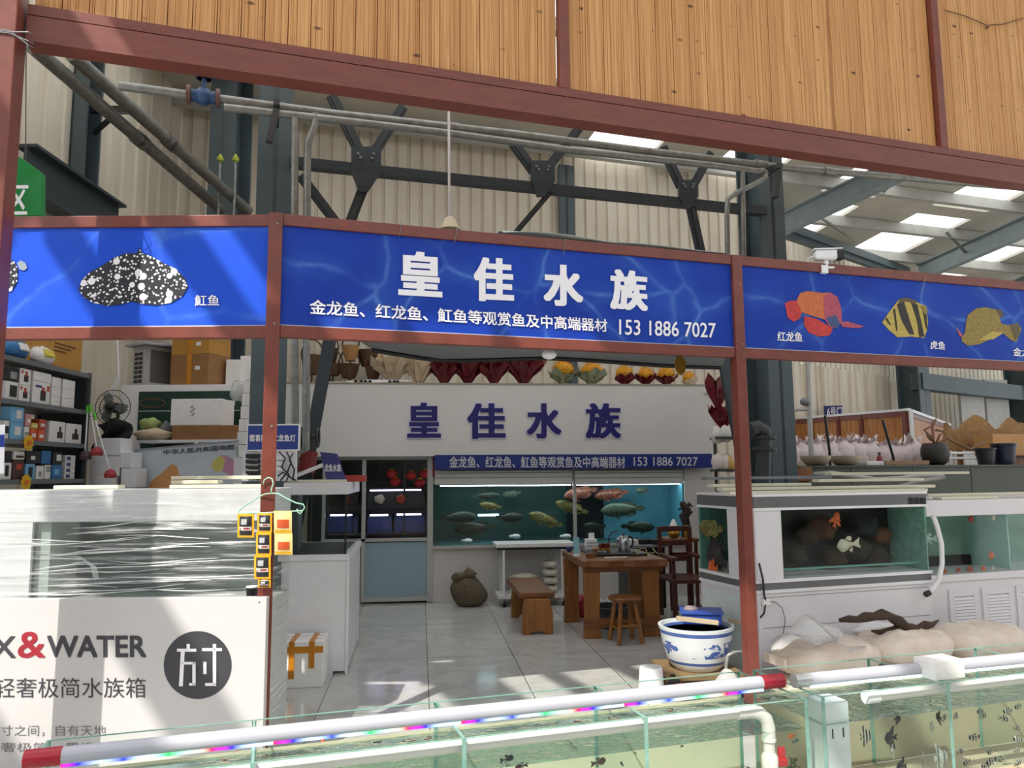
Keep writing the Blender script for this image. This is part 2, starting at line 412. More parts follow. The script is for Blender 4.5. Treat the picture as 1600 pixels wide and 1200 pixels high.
def skylight():
    t = NT('milky_roof_panel'); t.N.remove(t.b); a = t.n('BsdfTranslucent'); a.inputs[0].default_value = (.93, .95, .96, 1); d = t.n('BsdfDiffuse'); d.inputs[0].default_value = (.8, .82, .82, 1); m = t.n('MixShader'); m.inputs[0].default_value = .12
    t.l(a.outputs[0], m.inputs[1]); t.l(d.outputs[0], m.inputs[2]); t.l(m.outputs[0], t.out.inputs[0]); return t.m
MILKY = skylight()
for a, b in SKY_U:
    m = MB(); vs = [F(u, v, 6.75 + .114 * (11 - v) + .07) for u, v in ((a - .02, 2.3), (b + .02, 2.3), (b + .02, 26), (a - .02, 26))]; m.add(vs, [(0, 1, 2, 3)]); obj('daylight_panel', m, MILKY, ceiling)
for (u0, u1, v0, v1) in ((-3.3, -2.88, -.2, 1.5), (-2.4, -2.33, -7, 1.5), (-1.78, -1.7, -7, 1.5), (-5.0, -4.7, -7, 1.5), (-6.3, -5.9, -7, 2.4), (-4.0, -3.87, 1.5, 2.4), (-3.36, -3.22, 1.5, 2.4)):     # unseen roof bars, placed to shade banner, poster and floor in bands
    m = MB(); a = F((u0 + u1) / 2, v0, 6.75 + .114 * (11 - v0) - .1); b = F((u0 + u1) / 2, v1, 6.75 + .114 * (11 - v1) - .1); m.bar(a, b, u1 - u0, .2)
    obj('rafter', m, TEAL, ceiling)
PURL = mat('purlin_grey', 'bab9b2', .5, .1, scale=4)
for k in range(14):
    v = 4.2 + k * 1.3; z = 6.75 + .114 * (11 - v) - .12
    m = MB(FM); m.span((-8, v - .03, z - .1), (24, v + .03, z + .11)); m.span((-8, v - .09, z - .11), (24, v + .03, z - .095))
    obj('purlin', m, PURL, ceiling)
RAFT = mat('rafter_grey', '8d9a9c', .5, var=.1)
def ibeam(mb, p, q, w=.18, h=.36, up=Z):
    p, q = V(p), V(q); d = (q - p).normalized(); x = d.cross(up).normalized(); y = x.cross(d)
    mb.bar(p, q, .03, h, up); mb.bar(p + y * h / 2, q + y * h / 2, w, .03, up); mb.bar(p - y * h / 2, q - y * h / 2, w, .03, up)
def rafter(px, py, px2, py2):
    a = onroof(px, py, -.42); b = onroof(px2, py2, -.42); d = (b - a); m = MB(); ibeam(m, a - d * .02, b + d * 1.2)
    obj('rafter', m, RAFT, ceiling)
rafter(1212, 356, 1345, 293); rafter(1440, 425, 1606, 352); rafter(1560, 462, 1700, 405)
m = MB(); 
for k in range(2):
    a = onroof(1222, 352 + k * 12, -.3 - .1 * k); b = onroof(1418, 424 + k * 8, -.3 - .1 * k); m.bar(a, b, .12, .16)
obj('eaves_beam', m, TEAL, ceiling)
for a, b in (((1275, 335), (1330, 372)), ((1478, 362), (1512, 398)), ((1380, 300), (1430, 250))):
    m = MB(); m.bar(onroof(*a, -.15), onroof(*b, -.45), .04, .04); obj('knee_brace', m, GALV, ceiling)

# ------------------------------------------------------------------ steel columns of the hall
def hcolumn(base, w, d, z1, rz, label, z0=0.0):
    m = MB(frame(base, rz)); m.span((-w / 2, -d / 2, z0), (w / 2, -d / 2 + .03, z1)); m.span((-w / 2, d / 2 - .03, z0), (w / 2, d / 2, z1)); m.span((-.02, -d / 2, z0), (.02, d / 2, z1))
    o = obj('steel_column', m, TEAL); tag(o, label, 'column', 'steel columns of the hall'); return o
hcolumn(F(Fuv(onF(428, 300, 6.74))[0], 6.92, 0), .29, .36, 7.0, FA, 'grey-green steel column rising behind the brown post between two blue banners')
a = onF(1196, 400, 6.9); hcolumn(F(Fuv(a)[0], 6.95, 0), .3, .42, 7.0, FA, 'wide grey-green steel column beside the camera and the red fish banner')
a = at(362, 200, 9.3); hcolumn((a.x, a.y, 0), .34, .42, 7.1, FA - R(28), 'dark steel column behind the blue valve wheel, beside the paired grey pipes')
a = at(880, 300, 11.9); hcolumn((a.x, a.y, 0), .26, .3, 6.5, FA, 'slim dark steel column against the cream wall above the middle of the blue banner')
a = at(124, 200, 7.65); hcolumn((a.x, a.y, 0), .3, .3, 7.1, -YAW, 'dark steel column with pipe bracket in the corner above the green sign', 4.0)
a = at(1420, 500, 17.2); hcolumn((a.x, a.y, 0), .5, .5, 6.0, R(30), 'distant dark steel column where the roof rafters meet, above the tiger fish picture')
a = at(1592, 600, 19.5); hcolumn((a.x, a.y, 0), .5, .5, 5.8, R(30), 'distant dark steel column under the gold fish end of the blue banner')
m = MB(); m.bar(at(1432, 596, 17.0), at(1590, 615, 19.3), .3, .36); tag(obj('wall_girder', m, TEAL), 'dark horizontal girder between the two distant columns under the fish banner', 'girder')
m = MB(); ibeam(m, at(38, 262, 6.6), at(182, 352, 8.15), .2, .42); tag(obj('side_girder', m, TEALD), 'dark girder running along the side wall behind the green sign', 'girder')
m = MB(); m.span((0, 0, 0), (1, 1, 1)); 
# grey doors in the far right wall
for i, (x0, x1) in enumerate(((1500, 1536), (1540, 1575))):
    a, b = at(x0, 632, 18.2 + i * .6), at(x1, 632, 18.6 + i * .6); m = MB(); d = b - a; m.add([a - Z * 1.6, b - Z * 1.6, b + Z * .62, a + Z * .62], [(0, 1, 2, 3)]); 
    o = obj('door_%d' % (i + 1), m, mat('grey_door', 'b0aea8', .5), solid=.05); o['kind'] = 'structure'

# ------------------------------------------------------------------ lattice truss between the two near columns
TV = 6.75
t = thing('roof_truss', 'dark steel truss with gusset plates running above the middle blue banner', 'truss', F(2.6, TV, 4.3))
def tp(x, y): return onF(x, y, TV)
m = MB(); a, b = tp(452, 254), tp(1195, 331); m.bar(a, b, .1, .085); obj('lower_chord', m, TEALD, t)
def brace(x0, y0, x1, y1, w=.09):
    m = MB(); a, b = tp(x0, y0), tp(x1, y1); m.bar(a, b, .05, w); m.bar(a - FV * .03, b - FV * .03, .012, w * .45); obj('brace', m, TEALD, t)
for g in ((572, 255), (846, 272), (1072, 298)):
    x, y = g; m = MB(); s = 1 - (x - 572) / 1400
    poly = [(-24 * s, -22 * s), (22 * s, -22 * s), (22 * s, 18 * s), (2, 48 * s), (-12 * s, 48 * s), (-24 * s, 18 * s)]
    c = tp(x, y); pts = [tp(x + p, y + q) - FV * .06 for p, q in poly]; n = FV * .02
    m.add(pts + [p + n for p in pts], [tuple(range(6))[::-1], tuple(range(6, 12))] + [(i, (i + 1) % 6, 6 + (i + 1) % 6, 6 + i) for i in range(6)])
    gp = obj('gusset_plate', m, TEALD, t); m = MB()
    for q in ((-14, -10), (-10, -4), (10, -10), (8, -3)): m.lathe([(.016, 0), (.012, .012), (0, .014)], tp(x + q[0] * s, y + q[1] * s) - FV * .065, 6, ax=Matrix.Rotation(FA, 3, 'Z') @ Matrix.Rotation(R(90), 3, 'X'))
    obj('bolt', m, GREYM, gp)
for e in ((518, 150, 566, 246), (630, 168, 580, 246), (802, 224, 834, 268), (905, 200, 856, 262), (1035, 230, 1064, 292), (1110, 240, 1080, 294), (570, 288, 546, 350), (470, 275, 528, 352, .08), (1078, 318, 1096, 400), (860, 300, 800, 370, .05)): brace(*e)

# ------------------------------------------------------------------ pipes under the roof
PV = 6.35
def tube_px(pts, d, r, n=10): return MB().tube([at(x, y, d if not isinstance(d, tuple) else d[0] + (d[1] - d[0]) * i / (len(pts) - 1)) for i, (x, y) in enumerate(pts)], r, n)
for lab, pts, d in (('lower of two thick grey pipes slanting down over the stingray banner', [(52, 74), (345, 328)], (6.0, 8.9)), ('upper of two thick grey pipes slanting down over the stingray banner', [(112, 86), (388, 330)], (6.3, 9.0))):
    o = thing('slanting_pipe', lab, 'pipe', at(*pts[0], d[0])); m = tube_px(pts, d, .062, 14); obj('pipe', m, GALVD, o, 40)
    for f in (.4, .42):
        a, b = at(*pts[0], d[0]), at(*pts[1], d[1]); q = a + (b - a) * (f + .05); dd = (b - a).normalized()
        obj('coupling', MB().tube([q, q + dd * .1], .074, 14), GALVD, o, 40)
t = thing('pipe_bracket', 'black angle bracket carrying the two slanting pipes on the corner column', 'bracket', at(146, 172, 8.0))
m = MB(); m.bar(at(144, 172, 7.7), at(212, 172, 7.3), .06, .07); obj('bracket_arm', m, DARK, t)
m = MB(); m.bar(at(147, 208, 7.7), at(183, 176, 7.45), .04, .04); obj('bracket_strut', m, DARK, t)
t = thing('upper_pipe', 'long galvanised pipe with blue valve running just under the timber parapet', 'pipe', onF(190, 135, PV))
UP = [(186, 134), (330, 153), (520, 178), (800, 209), (1000, 235), (1200, 259), (1400, 277), (1640, 297)]
obj('pipe', MB().tube([onF(x, y, PV) for x, y in UP], .036, 12), GALV, t, 40)
for x, y in ((436, 168), (708, 199), (1188, 257), (1296, 268)):
    a = onF(x - 9, y - 1.2, PV); b = onF(x + 9, y + 1.2, PV); obj('coupling', MB().tube([a, b], .044, 12), GALV, t, 40)
vl = MB(); c = onF(318, 151, PV); BLUEV = mat('blue_valve', '2d4f7c', .4)
vl.ell(c, (.07, .07, .075)); vl.tube([c + FU * -.09, c + FU * .09], .05, 12); vl.tube([c, c + Z * .15], .02, 8); vl.lathe([(.055, 0), (.07, .008), (.055, .016), (.05, .008), (.055, 0)], c + Z * .15, 16)
va = obj('gate_valve', vl, BLUEV, t, 40)
for s in (-1, 1): obj('valve_flange', MB().tube([c + FU * (.095 * s), c + FU * (.125 * s)], .075, 14), mat('rusty_flange', '6b4a44', .6), va, 40)
t = thing('lower_pipe', 'second galvanised pipe just below the long one, with drop pipes at both ends', 'pipe', onF(350, 168, PV - .1))
LP = [(350, 168), (520, 187), (700, 208), (900, 236), (1110, 258), (1186, 268)]
obj('pipe', MB().tube([onF(x, y, PV - .1) for x, y in LP], .032, 12), GALV, t, 40)
obj('pipe_end', MB().tube([onF(x, y, PV - .1) for x, y in ((1186, 268), (1192, 266), (1197, 270), (1196, 278), (1180, 287), (1150, 302), (1137, 312), (1136, 330), (1137, 402))], .026, 10), GALV, t, 40)
obj('drop_pipe', MB().tube([onF(x, y, PV - .1) for x, y in ((461, 184), (460, 400), (461, 690))] + [onF(461, 690, PV - .1) + FV * 1.95, (lambda q: V((q.x, q.y, 0)))(onF(461, 690, PV - .1) + FV * 1.95)], .03, 10), GALV, t, 40)
obj('drop_pipe', MB().tube([onF(x, y, PV - .1) for x, y in ((493, 178), (492, 196), (481, 222), (480, 260), (480, 400), (478, 700))] + [onF(478, 700, PV - .1) + FV * 1.95, (lambda q: V((q.x, q.y, 0)))(onF(478, 700, PV - .1) + FV * 1.95)], .03, 10), GALV, t, 40)
obj('drop_pipe', MB().tube([onF(x, y, PV - .1) for x, y in ((1160, 266), (1161, 330), (1162, 400))], .024, 10), GALV, t, 40)
for x, y in ((432, 172), (1215, 268)):
    m = MB(); a = onF(x, y, PV - .1); m.bar(a, a - Z * .28 - FU * .05, .05, .07, FV); m.bar(a + Z * .05 - FV * .05, a + Z * .05 + FV * .4, .05, .05); obj('pipe_support', m, DGREY, t)
# sprinkler rods with yellow-green heads
for x in (344, 368):
    t = thing('sprinkler_riser', ('thin upright pipe with yellow-green head nearer the slanting pipes' if x == 344 else 'thin upright pipe with yellow-green head nearer the drop pipes'), 'sprinkler', at(x, 325, 8.6))
    q = at(x, 254, 8.6); t.location = V((q.x, q.y, 0)); obj('riser', MB().tube([V((q.x, q.y, 0)), q], .015, 8), GALV, t)
    m = MB().lathe([(0, 0), (.035, .02), (.04, .05), (.02, .075), (.012, .1), (0, .1)], at(x, 254, 8.6), 8); obj('sprinkler_head', m, mat('yellow_green', 'a7b03a', .4), t)
# brace strut from the roof down to the shop corner
m = MB(); a, b = onF(520, 505, 8.15), onF(478, 735, 8.15); m.bar(a, b + (b - a) * (b.z / (a.z - b.z)), .06, .13); t = thing('corner_brace', 'dark slanted steel strut standing at the corner of the shop board', 'strut', onF(478, 735, 8.15)); obj('strut', m, TEALD, t)
m = MB(); m.tube([onF(478, 738, 8.1), onF(484, 705, 8.1)], .085, 10); obj('red_band', m, mat('dark_red_band', '7a2a28', .5), t)
m = MB(); a, b = onF(1128, 545, 6.9), onF(1163, 728, 6.9); m.bar(a, b + (b - a) * (b.z / (a.z - b.z)), .05, .13); tag(obj('corner_strut', m, TEALD), 'dark slanted steel strut beside the brown post right of the shop board', 'strut')
t = thing('pipe_valve', 'dark valve with small wheel beside the slanted strut and blue lamp sign', 'valve', onF(484, 685, 6.4))
obj('valve_stem', MB().tube([onF(474, 684, 6.4), onF(496, 684, 6.4)], .025, 8), DGREY, t); obj('valve_wheel', MB().lathe([(.075, 0), (.085, .01), (.075, .02), (.065, .01), (.075, 0)], onF(495, 684, 6.4), 14, ax=Matrix.Rotation(R(90), 3, 'Y')), DGREY, t); obj('valve_body', MB().ell(onF(474, 684, 6.4), (.07, .07, .09)), DGREY, t, True)
# hanging lamp seen above the banner
t = thing('pendant_lamp', 'pale cone lamp on a white rod hanging behind the middle blue banner', 'lamp', onF(703, 358, 6.0))
obj('rod', MB().tube([onF(701, 120, 6.0), onF(702, 345, 6.0)], .011, 6), WHITEM, t)
obj('lamp_shade', MB().lathe([(.02, .11), (.045, .09), (.09, .0), (.075, .0), (.03, .08)], onF(703, 359, 6.0), 16), mat('cream_lampshade', 'd8c9a8', .4), t, 40)
# green hanging sign at the edge
t = thing('green_sign', 'green hanging sign with white characters partly behind the big brown column', 'sign', at(35, 333, 5.6))
p = [at(-60, 225, 5.4), at(-60, 340, 5.4), at(65, 336, 5.7), at(65, 270, 5.7), at(32, 246, 5.6)]
m = MB(); m.add(p + [q + _h * .05 for q in p], [(0, 1, 2, 3, 4), (9, 8, 7, 6, 5)] + [(i, 5 + i, 5 + (i + 1) % 5, (i + 1) % 5) for i in range(5)]); obj('sign_board', m, mat('sign_green', '1f8a45', .4), t)
m = MB(); d = (at(65, 300, 5.7) - at(-60, 300, 5.4)); text(m, '区', at(14, 338, 5.55) - _h * .03, d * .26, Z * .23, .012, .004); obj('lettering', m, LETW, t)
obj('hanging_wire', MB().tube([at(40, 250, 5.62), at(41, 60, 5.62)], .004, 5), DGREY, t)
# ------------------------------------------------------------------ the brown stall frame and its banners
FVv = 4.66; ZT, ZB = 3.17, 2.43; UL, UR = .03, 3.20
t = thing('stall_frame', 'brown painted steel frame of posts and rails holding the blue banners', 'frame', F(UL, FVv, 0))
def rail(name, a, b, w, h): obj(name, MB(FM).bar(a, b, w, h), RED, t, bevel=.004)
for u in (UL, UR, 6.6): obj('post', MB(FM).span((u - .04, FVv - .04, 0), (u + .04, FVv + .04, ZT)), RED, t, bevel=.004)
for z in (ZT - .035, ZB + .03):
    obj('rail', MB(FM).span((UL + .04, FVv - .03, z - .035), (UR - .04, FVv + .03, z + .035)), RED, t, bevel=.004)
    obj('rail', MB(FM).span((UR + .04, FVv - .03, z - .035), (6.56, FVv + .03, z + .035)), RED, t, bevel=.004)
LEFT0, LEFT1 = C(-3.25, 4.47, 0), C(-1.36, 4.47, 0)     # the left bay turns square to the aisle
ldir = (LEFT1 - LEFT0).normalized(); lnor = V((-ldir.y, ldir.x, 0))
for z in (ZT - .035, ZB + .03): obj('rail', MB().bar(LEFT0 + Z * z, LEFT1 + Z * z, .06, .07), RED, t, bevel=.004)
# screws and wire twists
m = MB()
for u, z in ((.03, 3.1), (.03, 2.5), (3.2, 2.95), (3.2, 2.52), (.03, 1.9)): m.lathe([(.008, 0), (.006, .006), (0, .007)], F(u + .01, FVv - .041, z), 8, ax=Matrix.Rotation(FA, 3, 'Z') @ Matrix.Rotation(R(90), 3, 'X'))
obj('screw', m, GREYM, t)
def banner(name, label, a, b, material):
    """Blue sheet stretched between the rails from a to b."""
    d = (b - a).normalized(); n = V((d.y, -d.x, 0)); o = thing(name, label, 'banner', a + Z * (ZB + .06), 'blue banners of the stall front')
    m = MB(); z0, z1 = ZB + .065, ZT - .07; q = [a + Z * z0, b + Z * z0, b + Z * z1, a + Z * z1]; q = [x + n * .012 for x in q]
    m.add(q + [x - n * .012 for x in q], [(0, 1, 2, 3), (7, 6, 5, 4), (0, 4, 5, 1), (1, 5, 6, 2), (2, 6, 7, 3), (3, 7, 4, 0)])
    obj('printed_sheet', m, material, o)
    m = MB(); m.bar(a + n * .014 + Z * z0, b + n * .014 + Z * z0, .01, .012); obj('sheet_hem', m, mat('pale_hem', 'b9c3dc', .5), o); return o
bc = banner('banner', 'middle blue banner with four big white characters and a telephone number', F(UL + .04, FVv, 0), F(UR - .04, FVv, 0), OCEAN)
br = banner('banner', 'blue banner with red, striped and golden fish pictures', F(UR + .04, FVv, 0), F(6.56, FVv, 0), OCEAN)
bl = banner('banner', 'brighter blue banner with the spotted stingray picture', LEFT0, LEFT1 - ldir * .03, OCEANL)
bfn = lambda x, y: onF(x, y, FVv - .014)
def four(mb, fn, rects, off):
    for ch, (x0, y0, x1, y1, yb) in zip('皇佳水族', rects): text4(mb, ch, fn, x0, y0, x1, y1, off, yb=yb)
for ch, (x0, y0, x1, y1, yb) in zip('皇佳水族', ((622, 391, 691, 461, 465), (740, 401, 803, 470, 473), (849, 412, 911, 477, 480), (953, 420, 1012, 483, 487))):
    m = MB(); text4(m, ch, bfn, x0, y0, x1, y1, .045, yb=yb); obj('character', m, LETW, bc)
m = MB(); text4(m, '金龙鱼、红龙鱼、魟鱼等观赏鱼及中高端器材', bfn, 484, 468, 949, 491, .014, yb=519); obj('lettering', m, LETW, bc)
m = MB(); text4(m, '153 1886 7027', bfn, 967, 499, 1118, 523, .008, yb=528); obj('phone_number', m, LETW, bc)
for s, r in (('红龙鱼', (1214, 518, 1253, 533, 534)), ('虎鱼', (1453, 532, 1476, 545, 547)), ('金龙鱼', (1582, 543, 1622, 556, 559))):
    m = MB(); text4(m, s, bfn, r[0], r[1], r[2], r[3], .01, yb=r[4]); obj('lettering', m, LETW, br)
lfn = lambda x, y: at(x, y, 4.47 - .016)
m = MB(); text4(m, '魟鱼', lfn, 305, 461, 343, 478, .01); obj('lettering', m, LETW, bl)
# printed fish: flat prints, since they are print
def flat(name, parent, fn, pts, material, lift=.0):
    p = [fn(x, y) for x, y in pts]; n = (p[1] - p[0]).cross(p[2] - p[0]).normalized()
    tow = CAM - p[0]; n = n if n.dot(tow) > 0 else -n; p = [q + n * lift for q in p]; k = len(p); m = MB()
    m.add(p + [q - n * .0015 for q in p], [tuple(range(k)), tuple(range(k, 2 * k))[::-1]] + [(i, k + i, k + (i + 1) % k, (i + 1) % k) for i in range(k)])
    return obj(name, m, material, parent)
def spots():
    t = NT('spotted_print'); v = t.co((1, 1, 1)); a = t.n('TexVoronoi'); a.inputs['Scale'].default_value = 14; b = t.n('TexVoronoi'); b.inputs['Scale'].default_value = 50
    t.l(v, a.inputs[0]); t.l(v, b.inputs[0]); f1 = t.math('LESS_THAN', a.outputs['Distance'], .30); f2 = t.math('LESS_THAN', b.outputs['Distance'], .34)
    t.l(t.mix(t.math('MAXIMUM', f1, f2), lin('23242b'), lin('f0f0f2')), t.b.inputs['Base Color']); return t.m
SPOT = spots()
flat('stingray_print', bl, lfn, [(123, 452), (128, 438), (140, 426), (160, 415), (180, 402), (196, 396), (214, 396), (218, 386), (222, 396), (236, 400), (255, 411), (275, 420), (290, 436), (294, 448), (286, 462), (268, 473), (245, 477), (222, 475), (205, 471), (190, 476), (168, 478), (145, 473), (130, 464)], SPOT, .002)
flat('stingray_print', bl, lfn, [(-10, 400), (22, 408), (28, 420), (27, 440), (18, 455), (-10, 460)], SPOT, .002)
flat('stingray_fin', bl, lfn, [(27, 411), (33, 407), (40, 411), (43, 419), (38, 423), (31, 421)], mat('print_grey', '8c97a6', .5), .003)
PR = mat('print_red', 'cf3a34', .5, scale=30, c2='a82a2c'); PO = mat('print_orange', 'cf7a3c', .5, scale=60, c2='b4522f'); PK = mat('print_pink', 'c25566', .5, scale=50, c2='8e3850'); PBK = mat('print_black', '26221c', .5)
PY = mat('print_yellow', 'c2ad52', .5, scale=30, c2='a8944a'); PG = mat('print_gold', 'a48d3c', .5, scale=70, c2='6d5a2a'); PGD = mat('print_dark_gold', '5d5030', .5); PBL = mat('print_slate', '3a4a78', .5)
L = [(1228, 482), (1226, 474), (1235, 470), (1250, 470), (1254, 484), (1250, 497), (1240, 503), (1230, 496)]
flat('fish_print', br, bfn, L, PR, .002)
flat('fish_print', br, bfn, [(1244, 470), (1250, 458), (1262, 455), (1285, 458), (1298, 457), (1292, 478), (1290, 500), (1270, 494), (1252, 488)], PO, .003)
flat('fish_print', br, bfn, [(1256, 494), (1275, 498), (1292, 508), (1301, 514), (1296, 524), (1280, 526), (1264, 520), (1256, 508)], PR, .0025)
flat('fish_print', br, bfn, [(1286, 461), (1298, 458), (1308, 464), (1314, 482), (1315, 502), (1308, 512), (1296, 512), (1288, 498)], PK, .004)
flat('fish_print', br, bfn, [(1290, 497), (1305, 492), (1312, 506), (1308, 514), (1296, 508)], PBL, .005)
flat('fish_print', br, bfn, [(1312, 504), (1322, 502), (1350, 510), (1340, 513), (1316, 511)], PK, .004)
flat('tiger_fish_print', br, bfn, [(1378, 504), (1386, 492), (1398, 476), (1404, 468), (1420, 467), (1436, 474), (1446, 478), (1448, 490), (1450, 505), (1448, 516), (1444, 528), (1424, 526), (1402, 527), (1388, 515)], PY, .002)
for s in ([(1395, 484), (1398, 482), (1402, 515), (1400, 518)], [(1401, 476), (1412, 472), (1428, 523), (1420, 522), (1408, 500)], [(1423, 473), (1433, 476), (1444, 526), (1436, 527), (1432, 500)], [(1440, 478), (1446, 480), (1449, 515), (1446, 512)], [(1383, 499), (1385, 496), (1392, 508), (1389, 507)]): flat('fish_stripe', br, bfn, s, PBK, .004)
flat('fish_fin', br, bfn, [(1402, 476), (1405, 467), (1416, 465), (1432, 470), (1430, 476), (1416, 471)], PGD, .003)
flat('fish_fin', br, bfn, [(1437, 478), (1446, 478), (1449, 486), (1445, 492)], PG, .0045)
flat('golden_fish_print', br, bfn, [(1502, 528), (1508, 518), (1509, 504), (1512, 492), (1525, 482), (1540, 480), (1555, 484), (1562, 496), (1564, 505), (1574, 508), (1590, 505), (1596, 514), (1588, 534), (1580, 532), (1566, 520), (1552, 528), (1530, 538), (1512, 540), (1503, 534)], PG, .002)
flat('fish_fin', br, bfn, [(1528, 532), (1550, 518), (1568, 520), (1552, 530)], PY, .003); flat('fish_fin', br, bfn, [(1493, 510), (1502, 522), (1504, 528), (1498, 524)], PK, .003); flat('fish_fin', br, bfn, [(1552, 482), (1564, 484), (1569, 494), (1562, 496)], PGD, .0015); flat('fish_fin', br, bfn, [(1576, 507), (1592, 506), (1594, 522), (1586, 532)], PGD, .003)

# ------------------------------------------------------------------ timber parapet on its beam and column
BV = 4.45
t = thing('timber_parapet', 'pine boarded parapet on a brown steel beam across the top of the stalls', 'parapet', F(-1.4, BV, 3.9))
U0, U1 = -1.27, 8.2
obj('beam', MB(FM).span((U0, BV, 3.93), (U1, BV + .13, 4.075)), BEAMRED, t)
obj('beam_cap', MB(FM).span((U0, BV + .004, 4.083), (U1, BV + .13, 4.14)), BEAMRED, t)
def boards(u0, u1, z1):
    """Upright profiled pine boards, with two shallow grooves each."""
    m = MB(FM); k = int((u1 - u0) / .13); w = (u1 - u0) / k; z0 = 4.135; v = BV + .045; g = random.Random(int(u0 * 100))
    for i in range(k):
        a = u0 + i * w; prof = []
        gs = sorted(g.sample([.12, .2, .3, .38, .5, .6, .7, .82, .9], g.randint(2, 4))); st_ = [(.0, .016), (.022, 0)]
        for q in gs: st_ += [(q - .012, 0), (q, .004), (q + .012, 0)]
        for s, dv in st_ + [(.978, 0), (.995, .016)]: prof.append((a + s * w, v + dv))
        b = [V((x, y, z0)) for x, y in prof] + [V((x, y, z1)) for x, y in prof]; n = len(prof)
        m.add(b, [(j, j + 1, n + j + 1, n + j) for j in range(n - 1)])
    m.span((u0, v + .0165, z0), (u1, v + .04, z1)); obj('boarding', m, PINE, t)
boards(-1.25, 1.78, 5.9); boards(1.86, 4.0, 5.9); boards(4.03, 4.99, 5.9); boards(5.07, 8.2, 5.9)
for u in (1.82, 5.03): obj('mullion', MB(FM).span((u - .035, BV, 4.14), (u + .035, BV + .06, 5.9)), RED, t, bevel=.004)
m = MB(FM); m.span((U0 - .18, BV - .1, 0), (U0 - .015, BV + .08, 5.9)); tag(obj('brown_column', m, RED, bevel=.006), 'thick brown steel column at the end of the parapet beam, with a white notice', 'column')
t = thing('column_notice', 'torn white and blue paper notice stuck to the thick brown column', 'notice', at(2, 740, 3.6))
p = [onF(x, y, BV - .104) for x, y in ((-30, 668), (8, 663), (6, 740), (-30, 742))]
m = MB(); m.add(p, [(3, 2, 1, 0)]); obj('paper', m, LETW, t, solid=.002)
p = [onF(x, y, BV - .108) for x, y in ((-30, 682), (7, 679), (7, 698), (-30, 700))]; m = MB(); m.add(p, [(3, 2, 1, 0)]); obj('blue_band', m, BLUESIGN, t, solid=.002)
t = thing('wire_tie', 'twisted pale wire tied round the top of the thick brown column', 'wire', at(20, 70, 3.6))
for q in ((50, 58), (52, 72), (48, 78)): obj('strand', MB().tube([onF(-20, q[0] - 4, BV - .106), onF(15, q[0], BV - .107), onF(44, q[1] - 8, BV - .106), onF(52, q[1] - 4, BV - .03)], .003, 5), GREYM, t)
t = thing('loose_wire', 'thin rusty wire looped across the last pine panel of the parapet', 'wire', onF(1543, 40, BV))
obj('wire', MB().tube([onF(x, y, BV + .03) for x, y in ((1476, 16), (1505, 24), (1530, 34), (1542, 40), (1545, 43), (1542, 45), (1540, 42), (1545, 39), (1565, 38), (1600, 28))], .004, 5), mat('rust_wire', '5a3d2c', .6), t)

# ------------------------------------------------------------------ canopy, cameras, lamps at the fascia
def canopy(s, r):
    a = F(.5 + s * 2.66, FVv + .06, 2.5); px = 580 + 545 * s; b = onF(px, 543 + 15 * min(1, s / .2) + (12 * max(0, (s - .5) / .5)), 6.3)
    return a + (b - a) * r - Z * (.03 * math.sin(math.pi * r)) + Z * .012 * math.sin(9 * s + 3 * r)
t = thing('canopy', 'grey fabric awning sloping back from the banner into the shop', 'awning', F(1.7, FVv + .06, 2.5))
obj('fabric', MB().grid(canopy, 20, 10), mat('grey_tarpaulin', '6e7274', .7, scale=4, bump=.1), t, True, solid=.01)
obj('edge_hem', MB().tube([canopy(s / 12, 1) - Z * .02 for s in range(13)], .02, 8), mat('black_hem', '1d1f20', .6), t)
t = thing('plastic_cover', 'crumpled clear plastic sheet lying along the top of the middle banner frame', 'cover', F(2.3, FVv + .1, ZT))
obj('sheet', MB().grid(lambda s, r: F(1.45 + s * 1.7, FVv - .02 + r * .3, ZT + .012 + .035 * abs(math.sin(7 * s + 4 * r)) * (1 - s) + .02 * r), 30, 5), mat('milky_plastic', 'a9b2ae', .3, bump=.3), t, True, solid=.004)
def cctv():
    c = onF(1290, 399, FVv - .02); t = thing('security_camera', 'white bullet security camera on top of the fish banner frame', 'camera', c - Z * .1)
    ax = (FU * .92 - FV * .38).normalized(); q = Matrix((ax, Z.cross(ax), Z)).transposed()
    m = MB(Matrix.Translation(c) @ q.to_4x4()); m.box((0, 0, .0), (.17, .075, .075)); obj('housing', m, WHITE, t, bevel=.018)
    m = MB(Matrix.Translation(c) @ q.to_4x4()); m.box((.01, 0, .042), (.21, .084, .008)); obj('sunshield', m, WHITE, t)
    m = MB(Matrix.Translation(c) @ q.to_4x4()); m.box((.1, -.004, -.006), (.05, .08, .064)); obj('lens_hood', m, DARK, t, bevel=.008)
    m = MB(); m.tube([c - Z * .03, c - Z * .09], .014, 8); m.ell(c - Z * .06, (.022, .022, .018)); m.box(c - Z * .1, (.09, .07, .012)); obj('mount', m, WHITE, t)
    m = MB(); m.box(c - Z * .115 - ax * .03, (.05, .08, .06)); obj('clamp', m, WHITE, t)
    m = MB(); m.tube([c - ax * .08, c - ax * .13 - Z * .02, c - ax * .13 - Z * .07, c - ax * .07 - Z * .11], .005, 6); obj('cable', m, WHITE, t)
cctv()
c = onF(858, 546, 4.85); t = thing('dome_camera', 'small white dome camera hanging under the awning below the middle banner', 'camera', c - Z * .06)
obj('base', MB().lathe([(0, .045), (.045, .045), (.048, .03), (.02, .022), (0, .022)], c - Z * .015, 16), WHITE, t, 40); obj('dome', MB().ell(c - Z * .035, (.052, .052, .034)), WHITE, t, True)
